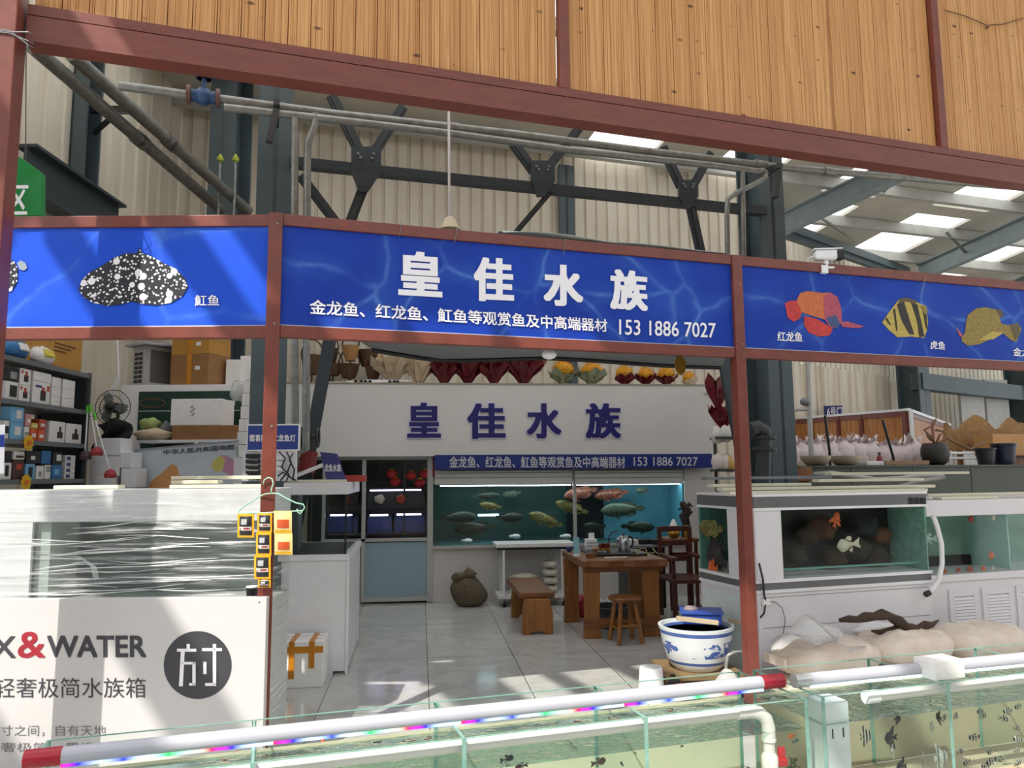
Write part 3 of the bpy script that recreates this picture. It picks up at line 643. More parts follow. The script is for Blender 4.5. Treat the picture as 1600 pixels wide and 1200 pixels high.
# string loops over the rail
for i, (x, y) in enumerate(((628, 352), (714, 362), (884, 380), (1445, 440))):
    p = [onF(x, y - 7, FVv - .035), onF(x - 1, y, FVv - .04), onF(x - 3, y + 12, FVv - .03), onF(x - 4, y + 18, FVv - .018)]
    m = MB().tube(p, .0025, 5); tag(obj('string_tie', m, GREYM), ['wire twist on the top rail above the first big character', 'wire twist on the top rail between the first two characters', 'wire twist on the top rail over the third big character', 'wire twist on the top rail above the striped tiger fish'][i], 'wire', 'wire twists on the banner rail')
# ------------------------------------------------------------------ helpers for boxy things seen face on
def pb(mb, x0, y0, x1, y1, d, depth, mode='C', inset=0):
    """Box whose near face fills the pixel rectangle at distance d (C: square to the aisle, S: to the shop, F: to the stall row)."""
    fn = {'C': lambda x, y: at(x, y, d), 'S': lambda x, y: onY(x, y, d), 'F': lambda x, y: onF(x, y, d)}[mode]
    X, Y = {'C': (_r0, _h), 'S': (V((1, 0, 0)), V((0, 1, 0))), 'F': (FU, FV)}[mode]
    a = fn(x0, y1); w = (fn(x1, y1) - a).dot(X); h = fn(x0, y0).z - a.z
    q = [a, a + X * w, a + X * w + Z * h, a + Z * h]; q = q + [p + Y * depth for p in q]
    mb.add(q, [(0, 1, 2, 3), (5, 4, 7, 6), (4, 0, 3, 7), (1, 5, 6, 2), (3, 2, 6, 7), (4, 5, 1, 0)]); return mb
def pbox(name, label, cat, x0, y0, x1, y1, d, depth, m, mode='C', group=None, bevel=.004, rz=0):
    o = obj(name, pb(MB(), x0, y0, x1, y1, d, depth, mode), m, bevel=bevel); tag(o, label, cat, group)
    if rz: o.rotation_euler = (0, 0, rz)
    return o
def pface(mb, x0, y0, x1, y1, d, mode='C', lift=.003):
    pb(mb, x0, y0, x1, y1, d - lift, lift * .6, mode); return mb
def S(x, y, z): return V((x, y, z))
YB = 10.08
yfn = lambda x, y: onY(x, y, YB)
WALLG = mat('shop_wall_paint', 'cfccc8', .5, var=.04); ALU = mat('aluminium', 'b9b9b6', .4, .3, var=.05)
def sx(px, y=YB, py=740): return onY(px, py, y).x
def sz(py, y=YB, px=800): return onY(px, py, y).z

# back wall of the shop: panel under the aquarium, pilaster, flat roof
ZAB, ZAT = sz(851), sz(757)
X0, XA, XM, XB, XE = sx(463), sx(676), sx(897), sx(1068), sx(1113)
ROOFS = sz(601, 9.95)
m = MB(); m.span((XA, YB, 0), (XB, YB + .08, ZAB)); m.span((XA, YB, ZAT + .02), (XB, YB + .08, ROOFS - .05)); struct('wall_back', m, WALLG)
struct('trim_2', MB().span((XB, YB - .03, 0), (XE, YB + .9, ROOFS - .05)), WALLG)
struct('ceiling_shop', MB().span((X0 - .2, 9.96, ROOFS - .04), (XE, YB + .9, ROOFS)), WALLG)
struct('wall_shop_side', MB().span((XE - .06, YB + .85, 0), (XE, YB + .9, ROOFS)), WALLG)
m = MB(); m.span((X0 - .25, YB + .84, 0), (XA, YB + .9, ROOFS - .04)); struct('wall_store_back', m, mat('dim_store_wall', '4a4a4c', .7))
# white name board over the shop front
ZN = sz(712, 9.95)
t = thing('name_board', 'long white shop board with four dark blue characters over the aquarium wall', 'sign', S(X0, 9.95, ZN))
obj('board', MB().span((X0 - .25, 9.95, ZN), (XE, 9.99, ROOFS + .01)), mat('white_board', 'd9d7d3', .4, var=.03, scale=1.5), t)
nfn = lambda x, y: onY(x, y, 9.945)
NR = ((636, 629, 689, 684, 684), (730, 630, 790, 686, 686), (823, 630, 877, 685, 685), (915, 630, 970, 685, 685))
for ch, (x0, y0, x1, y1, yb) in zip('皇佳水族', NR):
    m = MB(); text4(m, ch, nfn, x0, y0, x1, y1, .04, yb=yb, lift=.006, depth=.006); ch_ = obj('character', m, NAVY, t)
    m = MB(); text4(m, ch, nfn, x0 - 2, y0 - 2, x1 + 2, y1 + 2, .075, yb=yb + 2, lift=.001, depth=.004); obj('character_outline', m, mat('pale_outline', 'd6d2e4', .4), ch_)
obj('board_edge', MB().span((X0 - .25, 9.94, ROOFS), (XE, 10.0, ROOFS + .018)), mat('weathered_strip', '9a8f7c', .7), t)
c = onY(1106, 612, 9.9); sc_ = thing('security_camera', 'tiny black-eyed camera at the upper corner of the white shop board', 'camera', c)
obj('body', MB().tube([c + S(0, .05, 0), c - S(0, .03, 0)], .035, 12), WHITEM, sc_, 40); obj('lens', MB().tube([c - S(0, .031, 0), c - S(0, .04, 0)], .028, 12), DARK, sc_, 40)
t = thing('blue_strip_sign', 'narrow blue strip sign with white writing right above the aquarium', 'sign', onY(680, 734, 9.93))
obj('sign_panel', pb(MB(), 679, 711, 1113, 734, 9.93, .02, 'S'), mat('strip_blue', '1d2f78', .4, var=.04), t)
sfn = lambda x, y: onY(x, y, 9.928)
m = MB(); text4(m, '金龙鱼、红龙鱼、魟鱼等观赏鱼及中高端器材', sfn, 702, 713, 977, 731, .012); obj('lettering', m, mat('pale_letter', 'cfcfd8', .5), t)
m = MB(); text4(m, '153 1886 7027', sfn, 990, 714, 1090, 728, .008); obj('phone_number', m, mat('pale_letter', 'cfcfd8', .5), t)
# header panels over the aquarium
for i, (a, b) in enumerate(((680, 894), (899, 1067))):
    t = thing('header_panel', ['grey slatted panel under the blue strip sign, longer of the two', 'grey slatted panel under the blue strip sign, shorter one by the pilaster'][i], 'panel', onY(a, 758, 10.0), 'header panels over the aquarium')
    obj('panel', pb(MB(), a, 736, b, 757.5, 10.0, .05, 'S'), mat('header_grey', 'c4c5c2', .4, var=.04), t)
    m = MB(); 
    for y in (739, 746.5): pface(m, a, y, b, y + 1.2, 10.0, 'S')
    obj('groove', m, GREYM, t)
# wall aquarium
t = thing('wall_aquarium', 'long lit aquarium set into the shop wall, holding big arowanas', 'aquarium', S((XA + XB) / 2, YB, ZAB))
DEEP = mat('deep_green_backing', '1c4a48', .6, var=.25, scale=2); BLUEB = mat('light_blue_backing', '5aa0b8', .5, var=.1, scale=2); NAVB = mat('dark_navy_backing', '0d1420', .5)
D2 = YB + .62
obj('backing', MB().span((XA, D2, ZAB), (XM, D2 + .02, ZAT)), DEEP, t)
xb = sx(942, D2); obj('backing', MB().span((XM, D2, ZAB), (xb, D2 + .02, ZAT)), NAVB, t); obj('backing', MB().span((xb, D2, ZAB), (XB + .2, D2 + .02, ZAT)), BLUEB, t)
obj('floor_pane', MB().span((XA, YB + .01, ZAB - .02), (XB, D2, ZAB + .01)), mat('tank_floor', '3d6a70', .5), t)
obj('end_pane', MB().span((XB - .02, YB + .012, ZAB), (XB, D2, ZAT)), BLUEB, t); obj('end_pane', MB().span((XA, YB + .012, ZAB), (XA + .02, D2, ZAT)), DEEP, t)
obj('front_pane', MB().span((XA, YB - .012, ZAB), (XB, YB - .002, ZAT)), GLASSB, t)
obj('mullion', MB().span((XM - .02, YB - .03, ZAB), (XM + .02, YB + .02, ZAT + .03)), ALU, t)
obj('sill', MB().span((XA, YB - .04, ZAB - .035), (XB, YB, ZAB)), ALU, t)
for a, b in ((688, 893), (902, 1064)): obj('light_strip', MB().span((sx(a), YB + .06, ZAT - .02), (sx(b), YB + .12, ZAT - .008)), emit('cool_tank_light', 'eafcff', 9), t)
obj('inner_light', MB().span((sx(745, D2), YB + .35, sz(806, YB + .35)), (sx(776, D2), YB + .42, sz(803, YB + .35))), emit('inner_tank_light', 'c9f4ff', 4), t)
def fishmesh(mb, L, H, W, tail=.28, kind='long'):
    """A fish along +X with its nose at +L/2."""
    n = 14; xs = [i / n for i in range(n + 1)]
    if kind == 'long': pr = [.03, .42, .68, .84, .94, 1, 1, 1, .97, .92, .84, .72, .56, .42, .34]
    elif kind == 'tall': pr = [.03, .32, .58, .8, .95, 1, .98, .92, .82, .68, .52, .38, .28, .22, .2]
    else: pr = [.03, .45, .72, .9, 1, 1, .95, .88, .78, .66, .52, .4, .32, .27, .24]
    vs, fs = [], []
    for x, p in zip(xs, pr):
        for j in range(8):
            a = 2 * math.pi * j / 8; vs.append((L / 2 - x * L * (1 - tail), math.cos(a) * W / 2 * p ** .8, math.sin(a) * H / 2 * p))
    for i in range(n):
        for j in range(8): fs.append((i * 8 + j, i * 8 + (j + 1) % 8, (i + 1) * 8 + (j + 1) % 8, (i + 1) * 8 + j))
    fs += [tuple(range(8)), tuple(range(n * 8, n * 8 + 8))[::-1]]; mb.add(vs, fs)
    def fin(poly, th=.06):
        k = len(poly); t2 = W * th; mb.add([(x, t2, z) for x, z in poly] + [(x, -t2, z) for x, z in poly], [tuple(range(k))[::-1], tuple(range(k, 2 * k))] + [(i, (i + 1) % k, k + (i + 1) % k, k + i) for i in range(k)])
    e = L / 2 - L * (1 - tail); s = H * pr[-1] / 2
    if kind == 'long':
        fin([(e + .02 * L, s), (e - tail * L * .6, s * 1.35), (-L / 2, s * .6), (-L / 2, -s * .6), (e - tail * L * .6, -s * 1.35), (e + .02 * L, -s)])
        fin([(e + L * .3, H * .46), (e + L * .1, H * .52), (e - .02 * L, H * .3), (e + L * .02, s)]); fin([(e + L * .32, -H * .46), (e + L * .12, -H * .56), (e - .02 * L, -H * .34), (e + L * .02, -s)])
        fin([(L * .24, -H * .36), (L * .1, -H * .72), (L * .05, -H * .66), (L * .16, -H * .4)])
    elif kind == 'tall':
        fin([(e + .02 * L, s), (-L / 2, H * .3), (-L * .4, 0), (-L / 2, -H * .3), (e + .02 * L, -s)])
        fin([(L * .12, H * .44), (-L * .2, H * .95), (-L * .3, H * .9), (e + L * .04, s)]); fin([(L * .08, -H * .44), (-L * .22, -H * .95), (-L * .3, -H * .88), (e + L * .04, -s)])
        fin([(L * .2, -H * .36), (L * .02, -H * .86), (L * .08, -H * .42)])
    else:
        fin([(e + .02 * L, s), (-L / 2, H * .42), (-L * .43, 0), (-L / 2, -H * .42), (e + .02 * L, -s)])
        fin([(L * .12, H * .46), (-L * .02, H * .68), (-L * .16, H * .55), (e + L * .1, H * .25)]); fin([(L * .02, -H * .42), (-L * .1, -H * .62), (e + L * .06, -H * .2)])
    return mb
def scales(name, a, b, sc_=40):
    t = NT(name); vo = t.n('TexVoronoi'); vo.inputs['Scale'].default_value = sc_; t.l(t.co(), vo.inputs[0])
    t.l(t.mix(t.ramp(vo.outputs['Distance'], [(.2, (0, 0, 0, 1)), (.6, (1, 1, 1, 1))]), lin(a), lin(b)), t.b.inputs['Base Color']); t.b.inputs['Roughness'].default_value = .35; return t.m
AROG = scales('golden_scales', '8d8445', '5c5a30'); ARODK = scales('dark_scales', '3d4a3e', '22302c'); AROR = scales('red_scales', 'b56a4e', '6d4038'); AROS = scales('silver_scales', '6a7a68', '47564c')
def fish(name, label, cat, px, py, d, plen, mode, m, kind='long', ratio=.3, yaw=0, pitch=0, group=None, thin=.45):
    p = {'Y': lambda: onY(px, py, d), 'F': lambda: onF(px, py, d), 'C': lambda: at(px, py, d)}[mode]()
    L = plen * (p - CAM).dot(_h) / 1200; base = {'Y': 0, 'F': FA, 'C': -YAW}[mode]
    M = Matrix.Translation(p) @ Matrix.Rotation(base + yaw, 4, 'Z') @ Matrix.Rotation(pitch, 4, 'Y')
    mb = fishmesh(MB(M), L, L * ratio, L * ratio * thin, .2 if kind == 'long' else .28, kind)
    return tag(obj(name, mb, m, smooth=50), label, cat, group)
PI = math.pi
for x, y, ln, m, yw, pt, lab in (
    (766, 790, 36, AROG, PI - .2, -.12, 'small golden arowana in the upper middle of the dark aquarium half'), (853, 812, 56, AROG, PI - .1, -.35, 'golden arowana slanting upward near the aquarium mullion'),
    (742, 825, 64, ARODK, PI, .05, 'dark arowana low in the dark aquarium half beside the lit tube'), (716, 808, 58, ARODK, 0, 0, 'dim arowana just above the low dark one, nearest the glass door'),
    (799, 771, 30, AROS, PI - .3, .1, 'pale arowana head near the top of the dark aquarium half'), (760, 774, 44, ARODK, 0, 0, 'faint dark arowana under the top light strip near the glass door'),
    (893, 793, 54, AROG, PI, -.3, 'olive arowana crossing behind the aquarium mullion'), (796, 808, 48, ARODK, .2, 0, 'dim grey arowana right of the inner light tube'),
    (907, 770, 60, AROR, PI + .3, .18, 'large pale pink arowana beside the mullion under the light strip'), (955, 772, 54, AROR, PI, .12, 'red arowana high in the light blue aquarium half'),
    (973, 796, 70, AROS, PI, .05, 'long grey arowana in the middle of the light blue half'), (997, 823, 54, ARODK, 0, .05, 'dark arowana low in the light blue half above the kettle'),
    (1004, 766, 30, AROS, PI + .5, 0, 'grey arowana under the light strip beside the pilaster end'), (928, 822, 38, ARODK, PI, 0, 'dark arowana behind the white card on the tea table')):
    fish('arowana', lab, 'fish', x, y, YB + .22 + rnd.random() * .2, ln, 'Y', m, 'long', .3, yw, pt, 'arowanas in the wall aquarium')
for x, y, lab in ((730, 845, 'white stone on the aquarium floor nearest the glass door'), (805, 838, 'yellowish white stone under the golden arowanas'), (884, 838, 'white stone at the foot of the aquarium mullion')):
    tag(obj('tank_stone', MB().ell(onY(x, y, YB + .2) - Z * .0, (.07, .05, .03), 10, 6, lambda p, q: q * (1 + .25 * math.sin(5 * p.x + 3 * p.y))), WHITE, smooth=True), lab, 'stone', 'stones in the wall aquarium')
# glass sliding door with frosted lower half
XD0 = sx(568)
def fr(mb, x0, y0, x1, y1): return pb(mb, x0, y0, x1, y1, YB - .02, .05, 'S')
dr = struct('door_3', fr(MB(), 667, 713, 676, 941), ALU)
for r in ((463, 712, 667, 719), (563, 719, 569, 941), (500, 719, 505, 941), (505, 843, 667, 848), (569, 934, 667, 941), (463, 719, 467, 941)): obj('door_frame', fr(MB(), *r), ALU, dr)
obj('glass_pane', pb(MB(), 569, 719, 667, 843, YB, .006, 'S'), GLASS, dr); obj('glass_pane', pb(MB(), 467, 719, 563, 941, YB, .006, 'S'), GLASS, dr)
obj('frosted_pane', pb(MB(), 569, 848, 667, 934, YB, .006, 'S'), mat('frosted_blue_glass', '8fa9b3', .16, var=.03), dr)
obj('red_edge', pb(MB(), 676, 712, 679, 746, YB - .03, .02, 'S'), mat('dull_red', '8a2d2a', .5), dr)
# store room behind the glass: tank racks with violet lamps, red lanterns
VIO = emit('violet_tank_lamp', 'd9ccff', 6); BLW = mat('violet_blue_water', '41529a', .3, var=.2, scale=4)
for i, (x0, y0, x1, y1, lab) in enumerate(((512, 805, 556, 832, 'violet lit stock tank behind the glass, beside the white counter tank'), (574, 805, 612, 833, 'violet lit stock tank behind the glass door, in the middle'), (616, 804, 664, 833, 'violet lit stock tank behind the glass door next to the jamb'), (574, 766, 664, 790, 'upper stock tank with a row of white lights behind the glass door'))):
    t = thing('stock_tank', lab, 'aquarium', onY((x0 + x1) / 2, y1, YB + .3), 'stock tanks behind the glass door')
    obj('water_body', pb(MB(), x0, y0 + 3, x1, y1, YB + .3, .3, 'S'), BLW if i < 3 else mat('dim_tank', '3a4348', .3), t)
    obj('lamp_bar', pb(MB(), x0 + 4, y0 - 1, x1 - 6, y0 + 1.2, YB + .28, .05, 'S'), VIO, t); obj('rim', pb(MB(), x0, y0 + 1.5, x1, y0 + 3, YB + .29, .32, 'S'), DGREY, t)
    if i == 3:
        for k, (fx, c) in enumerate(((586, 'dcd6c4'), (620, 'c24a30'))): tag(obj('tank_ornament', MB().ell(onY(fx + 8, 780, YB + .26), (.07, .03, .06), 10, 6, lambda p, q: q * (1 + .2 * math.sin(6 * p.x))), mat('orn' + str(k), c, .5), smooth=True), ('pale' if k == 0 else 'orange') + ' ornament in front of the upper stock tank behind glass', 'ornament')
t = thing('stock_rack', 'dark metal rack carrying the violet lit tanks behind the glass door', 'rack', onY(590, 941, YB + .3))
for y in (719, 763, 791, 834, 860, 895): obj('shelf', pb(MB(), 508, y, 666, y + 3, YB + .26, .4, 'S'), DGREY, t)
for x in (507, 566, 629, 665): obj('upright', pb(MB(), x, 722, x + 3, 936, YB + .24, .02, 'S'), DGREY, t)
for i, (x, y) in enumerate(((612, 741), (618, 753), (642, 743), (656, 755), (664, 740))):
    t = thing('red_lantern', 'small round red lantern behind the glass, number %s along the row from the counter side' % ('first', 'second', 'third', 'fourth', 'fifth')[i] if False else ['highest red lantern nearest the counter tank behind glass', 'low red lantern nearest the counter tank behind glass', 'red lantern in the middle of the row behind glass', 'low red lantern near the door jamb behind glass', 'high red lantern right beside the door jamb behind glass'][i], 'lantern', onY(x, y, YB + .26), 'red lanterns behind the glass door')
    obj('lantern_body', MB().ell(onY(x, y, YB + .26), (.075, .075, .06)), mat('lantern_red', 'c01f2a', .3), t, True); obj('lantern_string', MB().tube([onY(x, y, YB + .26), onY(x, 721, YB + .27)], .003, 5), DARK, t); obj('lantern_cap', MB().lathe([(.03, 0), (.03, .015), (0, .016)], onY(x, y, YB + .26) + Z * .055, 10), YEL, t)
# ------------------------------------------------------------------ furniture of the tea corner
def box_S(mb, x, y, z, w, d, h): return mb.span((x, y, z), (x + w, y + d, z + h))
t = thing('tea_table', 'thick reddish timber tea table with slab legs in the shop', 'table', onZ(965, 985, 0))
P1, P2, P3 = onZ(911, 877, .76), onZ(1041, 873, .76), onZ(873, 861, .76)
TY0, TY1 = (P1.y + P2.y) / 2, P3.y + .1; TX0, TX1 = P1.x, P2.x
def slabtop():
    m = MB(); pts = []; n = 10
    for i in range(n + 1): pts.append((TX0 + (TX1 - TX0) * i / n, TY0 + .02 * math.sin(i * 1.7)))
    for i in range(n + 1): pts.append((TX1 - (TX1 - TX0) * i / n, TY1 + .02 * math.sin(i * 2.1)))
    m.prism(pts, (0, 0, .76), (1, 0, 0), (0, 1, 0), .075); return m
obj('table_top', slabtop(), WOODT, t, bevel=.012)
def slableg(x0, x1, y, name='leg', d=.09):
    m = MB(); zs = [0, .2, .45, .685]; w = [(x0 - .01, x1 + .015), (x0 + .005, x1), (x0, x1 + .004), (x0 - .005, x1 + .01)]
    vs = [(a if i in (0, 3) else b, y + (0 if i < 2 else d), z) for z, (a, b) in zip(zs, w) for i in range(4)]
    vs = [((a, b)[i in (1, 2)], y + (d if i > 1 else 0), z) for z, (a, b) in zip(zs, w) for i in range(4)]
    m.add(vs, [(3, 2, 1, 0), (12, 13, 14, 15)] + [(k * 4 + i, k * 4 + (i + 1) % 4, k * 4 + 4 + (i + 1) % 4, k * 4 + 4 + i) for k in range(3) for i in range(4)]); obj(name, m, WOODL, t, bevel=.008)
gx = lambda px, y: onY(px, 930, y).x
yl = TY0 + .07
slableg(gx(914, yl), gx(937, yl), yl); slableg(gx(1006, yl), gx(1030, yl), yl); slableg(gx(883, TY1 - .2), gx(904, TY1 - .2), TY1 - .2); slableg(gx(985, TY1 - .2), gx(1003, TY1 - .2), TY1 - .2)
obj('stretcher', MB().span((gx(912, yl), yl - .02, .1), (gx(1032, yl), yl + .05, .19)), WOODT, t, bevel=.01); obj('apron', MB().span((TX0 + .02, TY0 + .04, .64), (TX1 - .03, TY0 + .1, .69)), WOODT, t, bevel=.01)
t = thing('wooden_bench', 'low timber bench with slab legs between the sack and the tea table', 'bench', onZ(838, 990, 0))
a, b = onZ(815, 990, 0), onZ(862, 988, 0); by = a.y
obj('seat', MB().span((a.x - .02, by - .03, .35), (b.x + .03, by + 1.1, .41)), WOODT, t, bevel=.012)
for y in (by, by + .95):
    m = MB().prism([(a.x, 0), (a.x + .08, 0), (a.x + .1, .03), (b.x - .1, .03), (b.x - .08, 0), (b.x, 0), (b.x, .2), (b.x - .03, .35), (a.x + .03, .35), (a.x, .2)], (0, y, 0), (1, 0, 0), (0, 0, 1), -.08); obj('leg', m, WOODL, t, bevel=.006)
t = thing('wooden_stool', 'small round wooden stool standing in front of the tea table', 'stool', onZ(978, 1008, 0))
c = onZ(978, 1003, 0); r_ = .155
obj('seat', MB().lathe([(.0, .43), (r_, .43), (r_ + .012, .415), (r_, .395), (0, .395)], (c.x, c.y, 0), 24), WOODT, t, 40)
for k in range(4):
    an = R(45 + 90 * k + 8); p = V((c.x + math.cos(an) * .1, c.y + math.sin(an) * .1, .4)); q = V((c.x + math.cos(an) * .17, c.y + math.sin(an) * .17, 0)); obj('leg', MB().bar(q, p, .034, .034), WOODL, t, bevel=.004)
for k in range(4):
    z = .14 if k % 2 else .17; q = [V((c.x + math.cos(R(53 + 90 * j)) * .148, c.y + math.sin(R(53 + 90 * j)) * .148, z)) for j in (k, k + 1)]; obj('stretcher', MB().bar(q[0], q[1], .022, .022), WOODL, t)
t = thing('armchair', 'dark red timber armchair beside the tea table against the big fish tank', 'chair', onZ(1060, 965, 0))
ax_, ay_ = onY(1044, 940, 8.45).x, 8.25; w_, dd = .36, .5
for x in (ax_, ax_ + w_):
    for y in (ay_, ay_ + dd): obj('leg', MB().span((x, y, 0), (x + .045, y + .045, .46 if y == ay_ else .98)), WOODR, t, bevel=.004)
    obj('arm_rest', MB().span((x - .01, ay_ - .03, .66), (x + .055, ay_ + dd, .7)), WOODR, t, bevel=.008); obj('arm_post', MB().bar((x + .02, ay_ + .02, .44), (x + .02, ay_ + .05, .67), .035, .035), WOODR, t)
obj('seat', MB().span((ax_ - .01, ay_ - .02, .42), (ax_ + w_ + .05, ay_ + dd + .05, .46)), WOODR, t, bevel=.008)
for z in (.6, .78, .94): obj('back_rail', MB().span((ax_, ay_ + dd + .01, z), (ax_ + w_ + .045, ay_ + dd + .04, z + .06)), WOODR, t, bevel=.006)
obj('stretcher', MB().span((ax_, ay_ + .01, .14), (ax_ + w_, ay_ + .04, .18)), WOODR, t)
# burlap sack
c = onZ(731, 944, 0); c = V((c.x, 9.75, 0))
def sackf(p, q): 
    z = (p.z + 1) / 2; f = 1 + .12 * math.sin(5 * p.x + 2 * z) * z - .15 * z * z; return V((q.x * f * (1.12 - .3 * z) + .03 * math.sin(6 * z), q.y * f, max(q.z, -.19) + .04 * math.sin(7 * p.x + 3) * max(0, z - .6)))
t = thing('burlap_sack', 'slumped brown burlap sack on the tiles under the aquarium', 'sack', c)
obj('sack_body', MB().ell((c.x, c.y, .19), (.235, .18, .22), 24, 14, sackf), SACK, t, True)
obj('sack_mouth', MB().ell((c.x - .04, c.y - .02, .375), (.14, .11, .06), 20, 10, lambda p, q: V((q.x * (1 + .25 * math.sin(4 * p.y + 5 * p.x)), q.y, q.z * (1 + .5 * math.sin(6 * p.x)) + .03 * p.x))), SACK, t, True)
# white trolley with bags
t = thing('white_trolley', 'white metal trolley with a flat top against the aquarium wall', 'trolley', onZ(828, 942, 0))
TYY = 9.55; tx0, tx1 = onY(775, 850, TYY).x, onY(899, 850, TYY).x; zt = onY(800, 850, TYY).z
obj('top_board', MB().span((tx0, TYY, zt - .045), (tx1, TYY + .45, zt)), WHITEM, t, bevel=.004); obj('black_trim', MB().span((tx0 + .02, TYY + .01, zt - .075), (tx1 - .02, TYY + .4, zt - .046)), DARK, t)
obj('bottom_shelf', MB().span((tx0 + .02, TYY, .1), (tx1 - .1, TYY + .4, .14)), WHITEM, t)
for x in (tx0 + .08, tx1 - .18):
    for y in (TYY + .01, TYY + .37): obj('leg', MB().span((x, y, .05), (x + .03, y + .03, zt - .07)), WHITEM, t)
for x in (tx0 + .1, tx1 - .15): obj('caster', MB().tube([(x - .015, TYY + .03, .05), (x + .02, TYY + .03, .05)], .05, 12), DARK, t, 40)
BAGW = mat('cream_bag', 'cfc7ba', .7, var=.1, bump=.2)
def lump(mb, c, r, seed=0, amp=.12, flat=.0): 
    return mb.ell(c, r, 18, 10, lambda p, q: V((q.x * (1 + amp * math.sin(5 * p.z + seed + 3 * p.y)), q.y * (1 + amp * math.sin(4 * p.x + seed)), max(q.z * (1 + amp * math.sin(6 * p.x + 4 * p.y + seed)), -r[2] * .85))))
bx = tx0 + .26
for i in range(3): tag(obj('feed_bag', lump(MB(), (bx + .1, TYY + .17, .175 + .085 * i), (.17, .14, .045), i), BAGW, smooth=True), ['lowest', 'middle', 'topmost'][i] + ' of three cream bags stacked low on the white trolley', 'bag', 'bags on the trolley')
for i in range(4): tag(obj('wrapped_bundle', lump(MB(), (tx1 - .3, TYY + .17, .19 + .1 * i), (.1, .14, .05), i + 4), BAGW, smooth=True), ['lowest', 'second lowest', 'third lowest', 'topmost'][i] + ' pale wrapped bundle stacked by the table end of the trolley', 'bundle', 'bundles on the trolley')
# things on the tea table (z .76)
TZ = .76
def tt(px, py): return onZ(px, py, TZ)
c = tt(975, 864) + Z * .021; t = thing('electric_kettle', 'shiny steel kettle with black handle on the tea table', 'kettle', c); STEEL = mat('polished_steel', 'b9bcbe', .18, .9)
obj('body', MB().lathe([(.062, 0), (.066, .03), (.06, .1), (.05, .15), (.045, .16), (0, .17)], c, 24), STEEL, t, 40); obj('lid_knob', MB().ell(c + Z * .178, (.014, .014, .012)), DARK, t, True)
obj('handle', MB().tube([c + S(.045, 0, .15), c + S(.09, 0, .145), c + S(.105, 0, .1), c + S(.09, 0, .05), c + S(.06, 0, .03)], .012, 8), DARK, t, True); obj('spout', MB().tube([c + S(-.05, 0, .1), c + S(-.075, 0, .14)], [.018, .012], 8), STEEL, t, True)
c = tt(946, 866); t = thing('tea_tray', 'black tea tray on the tea table under cups and kettle', 'tray', c)
obj('tray', MB().span(tt(926, 870), tt(986, 859) + Z * .02), DARK, t, bevel=.004); obj('tray_rim', MB().tube([tt(926, 870) + Z * .022, tt(987, 869) + Z * .022, tt(984, 860) + Z * .022], .006, 6), DGREY, t)
c = tt(940, 866) + Z * .021; t = thing('cup_rack', 'little wooden rack filled with dark red cups on the tea table', 'rack', c); obj('rack_board', MB().box(c + Z * .03, (.19, .09, .02)), WOODL, t, bevel=.003)
for k in range(2): obj('rack_foot', MB().box(c + S(-.07 + .14 * k, 0, .01), (.02, .08, .02)), WOODL, t)
for k in range(4): tag(obj('tea_cup', MB().lathe([(.014, 0), (.021, .02), (.021, .05), (.017, .05), (.012, .008), (0, .006)], c + S(-.01 + .027 * k, (.018 if k % 2 else -.018), .041), 14), mat('cup_red', '6d2c22', .25), smooth=40), ['first', 'second', 'third', 'fourth'][k] + ' dark red cup on the little rack, counting from the tissue box', 'cup', 'tea cups on the rack')
c = tt(925, 863); t = thing('tissue_box', 'white patterned tissue box with a card on it on the tea table', 'box', c + S(-.02, .06, 0)); q = c + S(.0, .06, 0)
obj('carton', MB().box(q + Z * .07, (.12, .1, .14)), WHITE, t, bevel=.004); m = MB()
for k in range(5):
    for j in range(3): m.box(q + S(-.045 + .022 * k, -.051, .03 + .035 * j), (.011, .002, .014))
obj('dot_pattern', m, mat('dot_brown', '7d6a58', .6), t); obj('card', MB().box(q + S(.01, 0, .175), (.065, .006, .06)), WHITE, t)
c = tt(901, 869); t = thing('phone_stand', 'pale blue payment card standing at the near corner of the tea table', 'stand', c); obj('card', MB().box(c + Z * .11, (.06, .012, .17), rx=-.15), mat('pale_teal_card', '7fb0b6', .3), t); obj('foot', MB().box(c + Z * .012, (.06, .06, .024)), WHITE, t)
c = tt(889, 862); t = thing('blue_cup', 'small blue bowl on the back corner of the tea table', 'bowl', c); obj('bowl', MB().lathe([(.02, 0), (.032, .02), (.035, .045), (.03, .045), (.018, .01), (0, .008)], c, 16), mat('bowl_blue', '2a3f7c', .3), t, 40)
c = tt(923, 871); tag(obj('wood_block', MB().box(c + Z * .022, (.1, .05, .044)), WOODT, bevel=.003), 'small dark wooden block on the tea table front edge', 'block')
c = tt(952, 858); t = thing('tea_faucet', 'curved dark water spout over the tea table', 'faucet', c); obj('spout', MB().tube([c, c + S(0, 0, .14), c + S(.02, 0, .18), c + S(.08, 0, .2), c + S(.12, 0, .215)], .007, 8), DGREY, t, True)
pts = [tt(990 + 38 * s + 4 * math.sin(19 * s), 866 + 4 * math.sin(13 * s)) + Z * (.012 + .014 * (1 + math.sin(23 * s))) for s in [i / 40 for i in range(41)]]
tag(obj('cable_tangle', MB().tube(pts, .005, 6), mat('yellowish_cord', 'a89f6a', .6), smooth=True), 'yellowish tangled cord lying on the tea table', 'cord')
tag(obj('paper_sheet', MB().box(tt(962, 871) + Z * .002, (.24, .06, .004), rz=.1), WHITE), 'white paper lying along the front edge of the tea table', 'paper')
